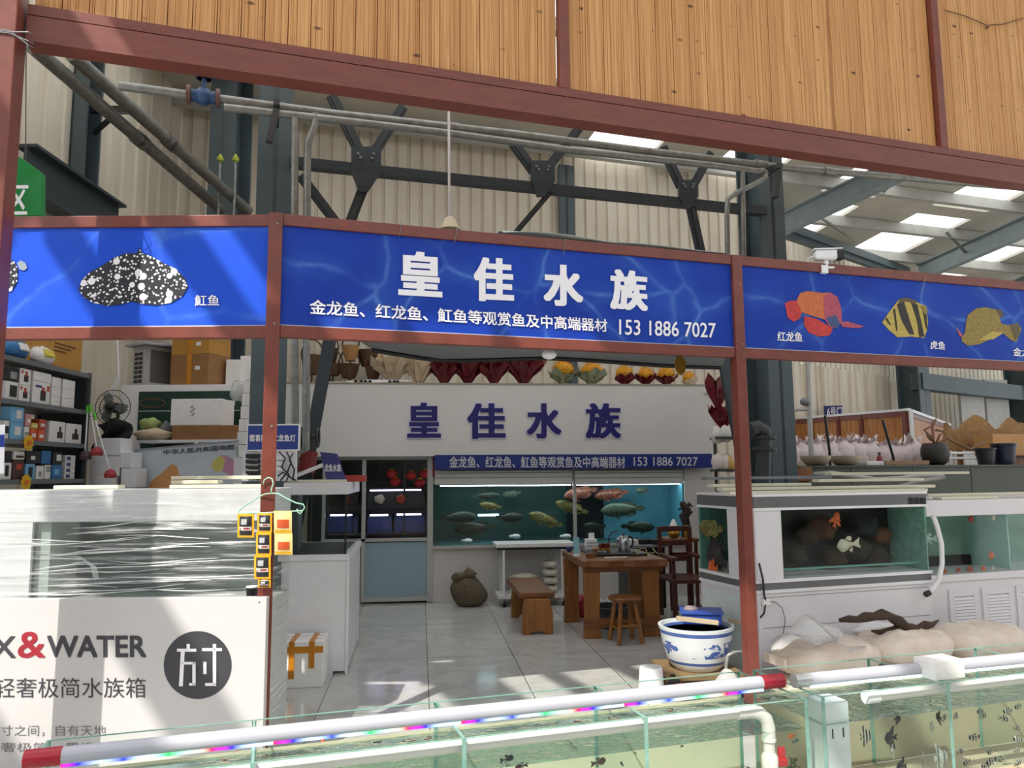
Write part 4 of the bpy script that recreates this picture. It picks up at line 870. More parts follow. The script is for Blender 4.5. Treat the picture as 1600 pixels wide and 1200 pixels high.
# under / behind the table
t = thing('red_bag', 'red bag on the floor behind the tea table legs', 'bag', V((gx(904, 8.9), 8.75, 0))); obj('bag', lump(MB(), V((gx(904, 8.9), 8.75, .12)), (.12, .1, .13), 2), REDP, t, True)
t = thing('grey_tub', 'round dark grey tub under the tea table', 'tub', V((gx(955, 8.2), 8.2, 0))); obj('tub_wall', MB().lathe([(.17, 0), (.2, .2), (.215, .2), (.215, .22), (.19, .22), (.16, .01), (0, .01)], V((gx(955, 8.2), 8.2, 0)), 24), DGREY, t, 40)
t = thing('black_counter', 'low black counter with papers behind the tea table', 'counter', S(gx(1022, 9.3), 9.3, 0)); cx0, cx1 = gx(985, 9.2), gx(1040, 9.2)
obj('carcass', MB().span((cx0, 9.2, 0), (cx1, 9.75, .72)), DARK, t); obj('worktop', MB().span((cx0 - .02, 9.17, .72), (cx1 + .02, 9.77, .745)), GREYM, t)
for i, (x, y, wd, c) in enumerate(((.08, 9.35, .1, 'd8d8d8'), (.21, 9.4, .1, '23262a'), (.34, 9.35, .1, '2b2d30'))): tag(obj('paper_pile' if i == 0 else 'black_case', MB().box((cx0 + x, y, .745 + .03), (wd, .2, .06), rz=.2 * i), mat('pp%d' % i, c, .5), bevel=.003), ['white papers on the black counter behind the kettle', 'flat black case on the middle of the black counter', 'flat black case at the chair end of the black counter'][i], 'case' if i else 'papers')
# stand with ornaments by the pilaster
sx0, sx1 = onY(1046, 842, 9.0).x, onY(1086, 842, 9.0).x; zs = onY(1060, 842, 9.0).z
t = thing('ornament_stand', 'dark timber stand with ornaments beside the big fish tank', 'stand', S((sx0 + sx1) / 2, 9.0, 0)); obj('stand_top', MB().span((sx0 - .02, 9.0, zs - .04), (sx1 + .05, 9.35, zs)), WOODT, t, bevel=.004)
for x in (sx0, sx1): 
    for y in (9.01, 9.3): obj('leg', MB().span((x, y, 0), (x + .035, y + .035, zs - .04)), WOODR, t)
obj('rail', MB().span((sx0, 9.01, zs - .2), (sx1 + .03, 9.03, zs - .16)), WOODR, t)
def on(px, py=842, y=9.12): return V((onY(px, py, y).x, y, zs))
c = on(1053); t = thing('gold_pot', 'round golden pot with white cone lid on the ornament stand', 'pot', c); obj('pot', MB().lathe([(.03, 0), (.06, .02), (.075, .06), (.06, .1), (.04, .12), (0, .12)], c, 20), mat('gold_glaze', 'a8832a', .2, .5), t, 40); obj('cone_lid', MB().lathe([(.055, .12), (.05, .15), (.015, .22), (0, .23)], c, 16), WHITE, t, 40)
c = on(1073); t = thing('yellow_jar', 'plain yellow cylinder jar on the ornament stand', 'jar', c); obj('jar', MB().lathe([(.034, 0), (.036, .01), (.036, .14), (.03, .15), (0, .15)], c, 16), mat('mustard', '9a7a2a', .4), t, 40)
c = on(1072, 842, 9.25); t = thing('root_carving', 'dark gnarled root carving above the jars, next to the pilaster', 'carving', c)
obj('root', MB().tube([c, c + S(.01, 0, .15), c + S(-.02, 0, .25), c + S(.03, 0, .33), c + S(-.03, 0, .4), c + S(-.06, .01, .42)], [.06, .05, .065, .05, .045, .01], 8), mat('root_brown', '2b2018', .7, bump=.3), t, True)
for k in range(3): obj('branch', MB().tube([c + S(0, 0, .22 + .06 * k), c + S(.06 - .09 * (k % 2), 0, .3 + .05 * k), c + S(.1 - .19 * (k % 2), .01, .3 + .03 * k)], [.03, .025, .008], 7), mat('root_brown', '2b2018', .7), t, True)
# ------------------------------------------------------------------ the row of glass tanks in front
VF, VBk, RIM, WZ, TB = 2.55, 2.985, .76, .652, .3
SANDY = mat('cream_backing', 'f7e6cc', .6, var=.06, scale=3); TANB = mat('tan_backing', 'dcc0a6', .6, var=.06, scale=2)
def front_tank(label, u0, u1, divs, backing):
    t = thing('glass_tank', label, 'aquarium', F((u0 + u1) / 2, (VF + VBk) / 2, TB), 'glass tanks of the front row')
    g = .008
    for nm, a, b in (('front_pane', (u0, VF, TB), (u1, VF + g, RIM)), ('back_pane', (u0, VBk - g, TB), (u1, VBk, RIM)), ('end_pane', (u0, VF + g, TB), (u0 + g, VBk - g, RIM)), ('end_pane', (u1 - g, VF + g, TB), (u1, VBk - g, RIM))):
        p = obj(nm, MB(FM).span(a, b), GLASS, t)
    for u in divs: obj('divider', MB(FM).span((u - g / 2, VF + g, TB), (u + g / 2, VBk - g, RIM - .004)), GLASSB, t)
    e = MB(FM); k = .0045                                     # ground green edges of the panes
    for v in (VF + g / 2, VBk - g / 2): e.span((u0, v - k, RIM), (u1, v + k, RIM + .002))
    for u in [u0 + g / 2] + list(divs) + [u1 - g / 2]:
        e.span((u - k, VF + g, RIM - .002), (u + k, VBk - g, RIM + .0015)); e.span((u - k * 1.6, VF - .0015, TB), (u + k * 1.6, VF + .001, RIM)); e.span((u - k * 1.6, VBk - .001, TB), (u + k * 1.6, VBk + .0015, RIM))
    obj('pane_edge', e, GLASSE, t)
    obj('water', MB(FM).grid(lambda s, r: (u0 + g + (u1 - u0 - 2 * g) * s, VF + g + (VBk - VF - 2 * g) * r, WZ), 24, 6), WATER, t)
    obj('backing', MB(FM).span((u0, VBk + .004, TB), (u1, VBk + .012, WZ - .03)), backing, t); obj('floor_pane', MB(FM).span((u0, VF, TB - .012), (u1, VBk, TB)), backing, t)
    bl_ = MB(FM); bl_.span((u0, VBk + .002, WZ - .012), (u1, VBk + .006, WZ + .006)); obj('water_line', bl_, mat('cream_tape', 'd8d2b8', .5), t)
    return t
front_tank('long glass fish tank under the light tube with coloured lights', -.65, 1.99, (-.005, .65, 1.31), SANDY)
front_tank('glass fish tank with black and striped fish, under the white light tube', 2.06, 4.62, (2.68, 3.32, 3.96), TANB)
for u0, u1, lab in ((-.65, 1.99, 'steel stand under the tank with the coloured light tube'), (2.06, 4.62, 'steel stand under the tank with the white light tube')):
    t = thing('tank_stand', lab, 'stand', F((u0 + u1) / 2, 2.76, 0))
    for u in (u0 + .03, (u0 + u1) / 2, u1 - .03):
        for v in (VF + .02, VBk - .02): obj('leg', MB(FM).span((u - .02, v - .02, 0), (u + .02, v + .02, TB - .052)), WHITEM, t)
    obj('shelf', MB(FM).span((u0, VF, TB - .052), (u1, VBk + .01, TB - .0125)), WHITEM, t)
def pz(px, py, z): return onZ(px, py, z)
def ledmat(name, cols, period):
    t = NT(name); tc = t.n('TexCoord'); dp = t.n('VectorMath', operation='DOT_PRODUCT'); t.l(tc.outputs['Object'], dp.inputs[0]); dp.inputs[1].default_value = FU
    f = t.math('FRACT', t.math('DIVIDE', dp.outputs['Value'], period)); c = t.ramp(f, [(i / len(cols), lin(x)) for i, x in enumerate(cols)])
    t.l(c, t.b.inputs['Emission Color']); t.b.inputs['Emission Strength'].default_value = 1.5; t.l(c, t.b.inputs['Base Color']); return t.m
LEDC = ledmat('coloured_leds', ['ff2040', '2020ff', 'b8d0ff', '2038ff', 'd8f0ff', '20d860', 'b0ffd0', 'ff2050', '1820ff', 'b8d8ff'], .62)
LEDW = emit('white_leds', 'd8f6ff', 3.2)
TUBEW = mat('white_tube', 'bcbcc6', .25, var=.02)
def lamp_tube(label, p, q, r, led, cap, capl):
    t = thing('light_tube', label, 'lamp', (p + q) / 2 - Z * r, 'aquarium light tubes'); d = (q - p).normalized()
    obj('tube', MB().tube([p + d * capl, q - d * capl], r, 18), TUBEW, t, 40)
    for a, b in ((p, p + d * capl), (q - d * capl, q)): obj('end_cap', MB().tube([a, b], r * 1.06, 18), cap, t, 40)
    s = d.cross(Z).normalized(); off = (-Z * .82 + s * .42).normalized() * r * 1.0
    obj('light_strip', MB().bar(p + d * capl + off, q - d * capl + off, .012, .011), led, t); return t
ZL = RIM + .03
lamp_tube('white light tube with red end caps and coloured lights along its underside', pz(38, 1187, ZL), pz(1222, 1063, ZL), .026, LEDC, mat('red_cap', 'b02335', .3), .1)
tq = lamp_tube('white light tube with cold white lights over the striped fish', pz(1240, 1064, ZL), pz(1720, 1017, ZL), .026, LEDW, mat('silver_cap', 'c4c4c4', .3, .4), .07)
t = thing('filter_box', 'white foam box sitting across the white light tube', 'box', pz(1467, 1044, ZL)); m = MB(FM); q = Fuv(pz(1467, 1042, ZL + .01)); m.box((q[0], q[1], q[2] + .0), (.16, .11, .075)); obj('box_body', m, FOAM, t, bevel=.004)
# water pipes inside the tanks
ZP = .725
t = thing('water_pipe', 'white plastic water pipe with an elbow and red valve along the coloured tank', 'pipe', pz(840, 1149, ZP) - Z * .02)
a, b = pz(300, 1207, ZP), pz(1236, 1106, ZP); v0 = VF + .045; ua, ub = Fuv(a)[0], Fuv(b)[0]
ua = -.6; ub = 1.72
obj('pipe', MB(FM).tube([(ua, v0, ZP), (ub, v0, ZP)], .021, 16), PVC, t, 40)
obj('elbow', MB(FM).tube([(ub - .01, v0, ZP), (ub + .05, v0, ZP), (ub + .085, v0 - .005, ZP - .008), (ub + .11, v0 - .01, ZP - .03), (ub + .118, v0 - .012, ZP - .06), (ub + .118, v0 - .012, ZP - .1)], .025, 16), PVC, t, 50)
obj('down_pipe', MB(FM).tube([(ub + .118, v0 - .012, ZP - .09), (ub + .118, v0 - .012, TB + .02)], .021, 16), PVC, t, 40)
obj('collar', MB(FM).tube([(ub + .118, v0 - .012, ZP - .1), (ub + .118, v0 - .012, ZP - .11)], .027, 16), PVC, t, 40)
vb = obj('valve_body', MB(FM).tube([(ub + .118, v0 - .012, ZP - .15), (ub + .118, v0 - .012, ZP - .165), (ub + .118, v0 - .012, ZP - .22), (ub + .118, v0 - .012, ZP - .235)], [.022, .031, .031, .022], 16), PVC, t, 40)
obj('valve_handle', MB(FM).box((ub + .17, v0 - .012, ZP - .165), (.03, .016, .055)).box((ub + .165, v0 - .012, ZP - .19), (.045, .035, .03)), REDP, vb, bevel=.006)
t = thing('water_pipe', 'capped white plastic water pipe along the striped fish tank', 'pipe', F(3.4, v0, ZP - .02))
c0 = Fuv(onF(1352, 1096, v0)); obj('pipe', MB(FM).tube([(c0[0] + .04, v0, ZP), (4.58, v0, ZP)], .021, 16), PVC, t, 40); obj('end_cap', MB(FM).tube([(c0[0], v0, ZP), (c0[0] + .06, v0, ZP)], .025, 16), WHITE, t, 40)
t = thing('corner_filter', 'white upright filter box with black slots in the corner of the striped fish tank', 'filter', F(2.14, VF + .07, TB))
obj('filter_body', MB(FM).span((2.085, VF + .02, TB + .005), (2.2, VF + .13, RIM - .03)), mat('filter_white', 'd5dedd', .35), t, bevel=.006)
obj('slot', MB(FM).span((2.115, VF + .017, WZ - .055), (2.119, VF + .0205, WZ - .02)).span((2.165, VF + .017, WZ - .055), (2.169, VF + .0205, WZ - .02)), DARK, t)
tag(obj('glass_float', MB().ell(onF(1420, 1113, VF + .05), (.028, .028, .034)), GLASSB, smooth=True), 'clear round glass float at the water line of the striped fish tank', 'float')
# fish in the front tanks
def bands(name, a, b, period=.02, duty=.5):
    t = NT(name); tc = t.n('TexCoord'); sp = t.n('SeparateXYZ'); t.l(tc.outputs['Generated'], sp.inputs[0])
    f = t.math('GREATER_THAN', t.math('FRACT', t.math('MULTIPLY', sp.outputs[0], 1 / period)), duty)
    t.l(t.mix(f, lin(a), lin(b)), t.b.inputs['Base Color']); t.b.inputs['Roughness'].default_value = .35; return t.m
BLK = mat('black_fish', '1c1c20', .4); STR = bands('striped_fish', '25262b', 'a9a89a', .24); SIL = bands('grey_striped_fish', '6b6e70', 'b3b1a6', .33, .35); ORF = mat('orange_fish', 'd8642c', .4); WHF = mat('pale_fish', 'd9cdb4', .4); REDF = mat('red_fish', 'b8342a', .4)
angels = [(1353, 1150, 22, STR, 0, 'striped angelfish beside the white corner filter'), (1392, 1153, 24, BLK, PI, 'black angelfish in front of the tan tank wall, left of the glass seam'), (1402, 1123, 14, BLK, 0, 'black fish cut by the water line near the glass float'),
          (1456, 1136, 14, SIL, 1.2, 'slim grey angelfish just right of the glass float'), (1467, 1121, 16, BLK, 1.3, 'dark angelfish touching the water line right of the float'), (1394, 1172, 16, SIL, 1.2, 'small pale angelfish below the black one'),
          (1442, 1186, 20, STR, .6, 'striped angelfish low in the tank, left of the big grey one'), (1469, 1184, 30, SIL, 0, 'big grey angelfish low in the middle of the tank'), (1409, 1198, 20, BLK, PI, 'black angelfish at the lower edge of the view')]
for x, y, ln, m, yw, lab in angels: fish('angelfish', lab, 'fish', x, y, VF + .1, ln, 'F', m, 'tall', .75, yw, 0, 'angelfish in the front tank', .22)
barbs = [(1493, 1119), (1536, 1119), (1568, 1123), (1575, 1111), (1591, 1104), (1588, 1138), (1523, 1152), (1500, 1175), (1547, 1175), (1591, 1155), (1589, 1172), (1511, 1191), (1549, 1190), (1590, 1192), (1563, 1186), (1475, 1123), (1540, 1197), (1532, 1112)]
bl2 = ['striped barb just below the water line, beside the algae covered seam', 'striped barb high up, second from the algae seam', 'striped barb high up in the far compartment', 'striped barb closest to the water line in the far compartment', 'striped barb at the water line by the picture edge', 'striped barb at mid height by the picture edge', 'striped barb half hidden behind the algae seam', 'striped barb low and nearest the algae seam on the float side', 'striped barb low in the middle of the far compartment', 'striped barb just under the mid height one by the edge', 'plump striped barb low by the picture edge', 'striped barb at the very bottom beside the algae seam', 'lowest but one of the barbs in the far compartment', 'bottom barb by the picture edge', 'faint striped barb between two lower barbs', 'pale striped barb close to the dark angelfish', 'lowest barb touching the bottom of the view', 'small striped barb just under the surface past the algae seam']
for i, (x, y) in enumerate(barbs): fish('striped_barb', bl2[i], 'fish', x, y, VF + .06 + .1 * (i % 3), 15 if i % 3 else 18, 'F', STR, 'std', .52, rnd.choice((0, PI)) + rnd.uniform(-.5, .5), rnd.uniform(-.4, .4), 'barbs in the front tank')
small = [(1237, 1150, 17, ORF, PI, 'orange fish under the pipe elbow'), (1243, 1158, 17, mat('slate_fish', '4a5654', .4), 0, 'slate grey fish just below the orange one'), (815, 1197, 24, mat('maroon_fish', '4a201c', .4), PI, 'dark maroon fish at the bottom edge under the pipe'), (935, 1191, 30, mat('umber_fish', '4b3424', .4), 0, 'brown fish pointing up beside the middle seam'), (972, 1194, 14, BLK, 1.2, 'tiny black fish just right of the middle seam'), (792, 1186, 26, BLK, 0, 'black fish under the water line beside the first seam'),
         (1065, 1166, 8, BLK, 0, 'tiny dark fish at the water line over the pale wall'), (993, 1177, 9, BLK, 1.2, 'tiny black fish hanging near the water line')]
for x, y, ln, m, yw, lab in small: fish('small_fish', lab, 'fish', x, y, VF + .09, ln, 'F', m, 'std', .36, yw + .3, 0, 'small fish in the coloured light tank')
for i, (x, y, m) in enumerate(((505, 1158, ORF), (560, 1163, WHF), (640, 1160, ORF), (668, 1153, REDF), (355, 1184, ORF), (366, 1180, REDF), (590, 1158, BLK), (905, 1131, REDF), (1050, 1112, REDF), (880, 1140, BLK), (960, 1124, ORF))):
    q = onZ(x, y, WZ - .035); M = Matrix.Translation(q) @ Matrix.Rotation(FA + rnd.uniform(-2.5, 2.5), 4, 'Z')
    tag(obj('small_fish', fishmesh(MB(M), .055, .022, .013, .28, 'std'), m, smooth=50), ['orange fish under the surface, in the compartment nearest the banner', 'white fish beside the orange ones under the surface', 'orange fish under the surface beside the tube middle', 'red fish just under the surface right by the first seam', 'orange fish in the first compartment by the banner board', 'red fish touching the orange one in the first compartment', 'black fish seen through the surface between orange ones', 'red fish under the surface beyond the first seam', 'red fish under the surface past the middle seam', 'black fish under the surface beyond the first seam', 'orange fish under the surface before the middle seam'][i], 'fish', 'small fish in the coloured light tank')
# plastic plant
c = onF(1205, 1205, VF + .13); t = thing('water_plant', 'dark green and brown leafy plant at the foot of the coloured tank', 'plant', V((c.x, c.y, TB)))
def leaf(mb, c, d, L, w):
    d = d.normalized(); s = d.cross(Z); s = s.normalized() if s.length > .01 else V((1, 0, 0)); n = s.cross(d)
    P = [c, c + d * L * .35 + s * w + n * .1 * L, c + d * L * .7 + s * w * .8 + n * .12 * L, c + d * L, c + d * L * .7 - s * w * .8 + n * .12 * L, c + d * L * .35 - s * w + n * .1 * L, c + d * L * .5 - n * .03 * L]
    mb.add(P, [(0, 1, 6), (1, 2, 6), (2, 3, 6), (3, 4, 6), (4, 5, 6), (5, 0, 6)])
m = MB(); st_ = MB()
for i in range(9):
    b = F(*(Fuv(c)[0] - .1 + .025 * i, VF + .1 + .06 * rnd.random(), TB)); top = b + Z * (.14 + .07 * rnd.random()) + FU * rnd.uniform(-.03, .03); st_.tube([b, top], .003, 5)
    for k in range(14):
        p = b + (top - b) * (.3 + .7 * k / 13); leaf(m, p, V((rnd.uniform(-1, 1), rnd.uniform(-1, 1), rnd.uniform(-.2, .9))), .03, .009)
obj('foliage', m, mat('murky_leaf', '4d5a36', .5, scale=40, c2='5e4a30'), t); obj('stem', st_, mat('stem_green', '3b4a2a', .5), t)

# ------------------------------------------------------------------ porcelain fish bowl and things round it
def porcelain():
    t = NT('blue_white_porcelain'); tc = t.n('TexCoord'); sp = t.n('SeparateXYZ'); t.l(tc.outputs['Generated'], sp.inputs[0]); z = sp.outputs[2]
    ring = lambda a, b: t.math('MULTIPLY', t.math('GREATER_THAN', z, a), t.math('LESS_THAN', z, b))
    vec = t.co((1, 1, 1.6)); n1 = t.noise(vec, 9, 5, .7); n2 = t.noise(vec, 3.2, 2)
    pic = t.math('MULTIPLY', t.math('MULTIPLY', ring(.34, .68), t.math('GREATER_THAN', n1, .49)), t.math('GREATER_THAN', n2, .45))
    f = t.math('MAXIMUM', t.math('MAXIMUM', ring(.83, .92), ring(.16, .23)), pic)
    t.l(t.mix(f, lin('dfe3e4'), lin('4a62a4')), t.b.inputs['Base Color']); t.b.inputs['Roughness'].default_value = .15; return t.m
zs = .12; c = onZ(1098, 1048, zs); c = V((c.x, c.y + .12, zs)); rr = 55 / 1200 * c.dot(_h); hh = (onY(1098, 975, c.y).z - zs)
t = thing('fish_bowl', 'big blue and white porcelain fish bowl with painted landscapes beside the brown post', 'bowl', c)
obj('bowl', MB().lathe([(rr * .62, 0), (rr * .72, .03), (rr * .82, hh * .25), (rr * .93, hh * .6), (rr * .98, hh * .85), (rr * 1.02, hh * .95), (rr * 1.03, hh), (rr * .95, hh), (rr * .9, hh * .9), (rr * .6, hh * .4), (0, hh * .4)], c, 40), porcelain(), t, 40)
obj('water', MB().lathe([(rr * .9, hh * .86), (0, hh * .86)], c, 32), mat('dark_bowl_water', '1d2730', .05), t)
t = thing('blue_basin', 'blue plastic basin lying on top of the porcelain bowl', 'basin', c + Z * hh)
obj('basin', MB().box(c + S(.07, .06, hh + .045), (.3, .26, .085), rz=-.3), mat('basin_blue', '2d4fa8', .35), t, bevel=.02); obj('rim', MB().box(c + S(.07, .06, hh + .09), (.33, .29, .012), rz=-.3), mat('basin_blue', '2d4fa8', .35), t)
tag(obj('timber_lath', MB().bar(onY(1057, 966, c.y - .2), onY(1122, 973, c.y - .25), .05, .03), mat('pale_lath', 'b8a88c', .6), bevel=.003), 'pale timber lath lying across the rim of the porcelain bowl', 'lath')
tag(obj('timber_lath', MB().bar(onY(1138, 969, c.y + .1), onY(1166, 975, c.y + .05), .04, .03), mat('pale_lath', 'b8a88c', .6), bevel=.003), 'short timber lath sticking out behind the blue basin', 'lath')
tag(obj('pebble_heap', lump(MB(), c + S(.0, .1, hh + .1), (.06, .05, .025), 3), mat('pinkish_pebble', '8d7f80', .7), smooth=True), 'small heap of pinkish gravel in the blue basin', 'gravel')
t = thing('plank_stand', 'low timber plank stand under the porcelain fish bowl', 'stand', V((c.x, c.y, 0)))
obj('plank', MB().box((c.x - .02, c.y - .1, .1), (.62, .3, .035)), mat('old_plank', '8d7350', .7, c2='75603f'), t, bevel=.003); obj('plank', MB().box((c.x, c.y + .18, .1), (.56, .22, .035)), mat('old_plank', '8d7350', .7), t, bevel=.003)
for x in (-.24, .2): obj('runner', MB().box((c.x + x, c.y, .04), (.06, .6, .08)), WOODL, t)
b0 = onZ(1018, 1083, 0); t = thing('white_bucket', 'sunlit white bucket standing upside down on the tiles beside the porcelain bowl', 'bucket', b0); hb = .19
obj('bucket_wall', MB().lathe([(.1, 0), (.105, .012), (.098, .014), (.084, hb - .01), (.078, hb), (0, hb)], b0, 24), WHITE, t, 40)
b1 = onZ(1052, 1082, 0); t = thing('black_pump', 'small black pump with white paper on the floor under the bowl stand', 'pump', b1); obj('pump_body', MB().box(b1 + Z * .05, (.09, .09, .1)), DARK, t, bevel=.01); obj('pump_spout', MB().tube([b1 + Z * .1, b1 + Z * .13], .018, 10), DARK, t)
tag(obj('paper_scrap', MB().box(onZ(1073, 1078, .02), (.13, .1, .003), rx=.2, rz=.3), WHITE), 'white paper scrap on the floor before the porcelain bowl', 'paper')
t = thing('hand_cart', 'chrome handle of a small cart bending in front of the brown post', 'cart', onZ(1136, 1085, 0)); h0 = onZ(1136, 1085, 0)
hy = h0.y; pts = [h0 + Z * .05, V((h0.x, hy, onY(1134, 1040, hy).z)), onY(1137, 1024, hy), onY(1146, 1019, hy), onY(1170, 1017, hy + .1)]; obj('handle', MB().tube(pts, .012, 10), mat('chrome_tube', 'c6c6c4', .2, .8), t, True); obj('deck', MB().box(h0 + S(.15, .0, .06), (.4, .3, .03)), GREYM, t)
for x in (0, .3): obj('wheel', MB().tube([h0 + S(x, -.02, .03), h0 + S(x, .02, .03)], .03, 12), DARK, t)
tag(obj('clear_bag', lump(MB(), onZ(1137, 1070, .14), (.09, .07, .1), 1), PLASTIC, smooth=True), 'crumpled clear plastic bag on the small cart by the post', 'bag')
# ------------------------------------------------------------------ big white tank (A) and louvred tank (B)
VA, UA, UA1, VA1 = 5.2, 3.66, 5.36, 6.02
GREY = mat('band_grey', '6f6f71', .35, .2, var=.04); LAC = mat('white_lacquer', 'e2dfe2', .3, var=.02)
zb0 = onF(1222, 905, VA).z; zt0 = onF(1222, 796, VA).z; zt1 = onF(1222, 772, VA).z
t = thing('display_aquarium', 'big white display tank with grey bands on the corner behind the brown post', 'aquarium', F((UA + UA1) / 2, (VA + VA1) / 2, 0), 'white tanks behind the sand bags')
obj('cabinet', MB(FM).span((UA, VA, 0), (UA1, VA1, zb0 - .1)), LAC, t, bevel=.006)
for z, th in ((zb0 - .1, .025), (zb0 - .022, .025), (zt0 - .005, .02), (zt1 - .018, .02)): obj('white_trim', MB(FM).span((UA - .015, VA - .015, z), (UA1 + .01, VA1, z + th)), WHITE, t)
obj('grey_band', MB(FM).span((UA - .008, VA - .008, zb0 - .075), (UA1, VA1, zb0 - .022)), GREY, t); tb_ = obj('top_band', MB(FM).span((UA - .01, VA - .01, zt0 + .015), (UA1, VA1, zt1 - .018)), GREY, t)
m = MB(); text4(m, '雲喜龍', lambda x, y: onF(x, y, VA - .011), 1419, 777, 1446, 788, .02); obj('lettering', m, DARK, tb_)
zg0, zg1 = zb0 + .003, zt0 - .005; uc = Fuv(onF(1222, 850, VA))[0]; ur = Fuv(onF(1390, 850, VA + .5))[0]
obj('corner_panel', MB(FM).span((UA, VA, zg0), (uc, VA + .02, zg1)), LAC, t); obj('corner_panel', MB(FM).span((UA, VA + .02, zg0), (UA + .02, VA + .38, zg1)), LAC, t)
obj('front_pane', MB(FM).span((uc, VA, zg0), (UA1, VA + .01, zg1)), GLASSB, t); obj('side_pane', MB(FM).span((UA, VA + .38, zg0), (UA + .01, VA1, zg1)), GLASSB, t)
TEALB = mat('sea_green_backing', '5f9385', .5, var=.08, scale=2); DKB = mat('black_green_backing', '0f1614', .4)
obj('backing', MB(FM).span((UA, VA1 - .02, zg0), (UA1, VA1, zg1)), TEALB, t); obj('inner_wall', MB(FM).span((uc, VA + .42, zg0), (ur, VA + .44, zg1)), DKB, t); obj('inner_wall', MB(FM).span((ur, VA + .5, zg0), (UA1, VA + .52, zg1)), TEALB, t)  # dark inner wall put in to imitate the dark reflection on the glass
obj('end_pane', MB(FM).span((UA1 - .012, VA + .01, zg0), (UA1, VA1, zg1)), GLASSE, t); obj('filter_wall', MB(FM).span((uc - .02, VA + .02, zg0), (uc, VA + .42, zg1)), DKB, t)
obj('drawer_line', MB(FM).span((UA + .03, VA - .002, .42), (UA1 - .03, VA, .424)).span((UA + .03, VA - .002, zb0 - .135), (UA1 - .03, VA, zb0 - .131)), GREYM, t)
obj('side_inset', MB(FM).span((UA - .004, VA + .06, .08), (UA, VA1 - .08, zb0 - .16)), mat('pale_mint_panel', 'dfe9e6', .3), t)
obj('pipe', MB(FM).tube([(uc + .06, VA + .1, zg0), (uc + .06, VA + .1, zg1)], .016, 10), mat('olive_pipe', '6f7250', .4), t, 40); obj('lower_rail', MB(FM).span((uc, VA + .08, zg0 + .05), (ur, VA + .1, zg0 + .065)), mat('glass_rail', '6fa294', .3), t)
for i, (x, y, r, cc) in enumerate(((1262, 838, .1, '3a2418'), (1285, 826, .13, '4a2c18'), (1340, 858, .12, '33261c'), (1372, 870, .1, '3a2c22'), (1245, 870, .09, '2a2420'), (1305, 872, .1, '3d2e1a'), (1352, 822, .12, '121a20'), (1378, 838, .09, '5a3418'))):  # brown lumps added to imitate the market reflected in the front glass
    q = onF(x, y, VA + .3); tag(obj('tank_rock', lump(MB(), V((q.x, q.y, q.z)), (r, r * .6, r * .8), i, .18), mat('rock%d' % i, cc, .8, bump=.3), smooth=True), ['brown rock beside the olive pipe in the white tank', 'tall reddish brown rock in the white tank', 'dark rock behind the white parrot fish', 'grey brown rock next to the green end of the white tank', 'low dark rock near the glass rail, pipe side', 'mossy rock at the bottom middle of the white tank', 'round blue black rock high in the white tank', 'orange brown rock by the green end of the white tank'][i], 'rock', 'rocks in the white display tank')
for x, y, ln, m, k, yw, pt, lab in ((1326, 851, 44, WHF, 'std', PI, .1, 'white parrot fish in the middle of the display tank'), (1306, 812, 26, ORF, 'tall', 0, -1.2, 'orange and white fan tailed fish near the top of the display tank'), (1437, 888, 34, mat('peach_fish', 'c48a62', .4), 'std', PI, 0, 'peach coloured fish on the bottom of the display tank'), (1452, 842, 30, mat('pale_green_fish', 'a8bfb2', .4), 'std', PI, 0, 'pale fish close to the green end of the display tank')): fish('tank_fish', lab, 'fish', x, y, VA + .2, ln, 'F', m, k, .45, yw, pt, 'fish in the white display tank')
def lfish(x, y, ln, m, k, lab, pt=0, ratio=.36):
    q = F(UA + .12, VA + .6, 0); d = q.dot(_h); p = at(x, y, d); M = Matrix.Translation(p) @ Matrix.Rotation(FA + R(90), 4, 'Z') @ Matrix.Rotation(pt, 4, 'Y'); L = ln * d / 1200 * 1.7
    tag(obj('tank_fish', fishmesh(MB(M), L, L * ratio, L * .12, .2, k), m, smooth=50), lab, 'fish', 'fish in the white display tank')
lfish(1110, 825, 40, AROG, 'long', 'olive arowana seen through the side pane of the display tank'); lfish(1118, 862, 34, mat('plum_fish', '3d2c34', .4), 'tall', 'dark plum fish below the olive arowana in the side pane', .5, .6); lfish(1114, 888, 16, ORF, 'std', 'orange fish at the bottom of the side pane', 0, .8); lfish(1136, 885, 22, WHF, 'std', 'white fish beside the white corner panel in the side pane', 1.0)
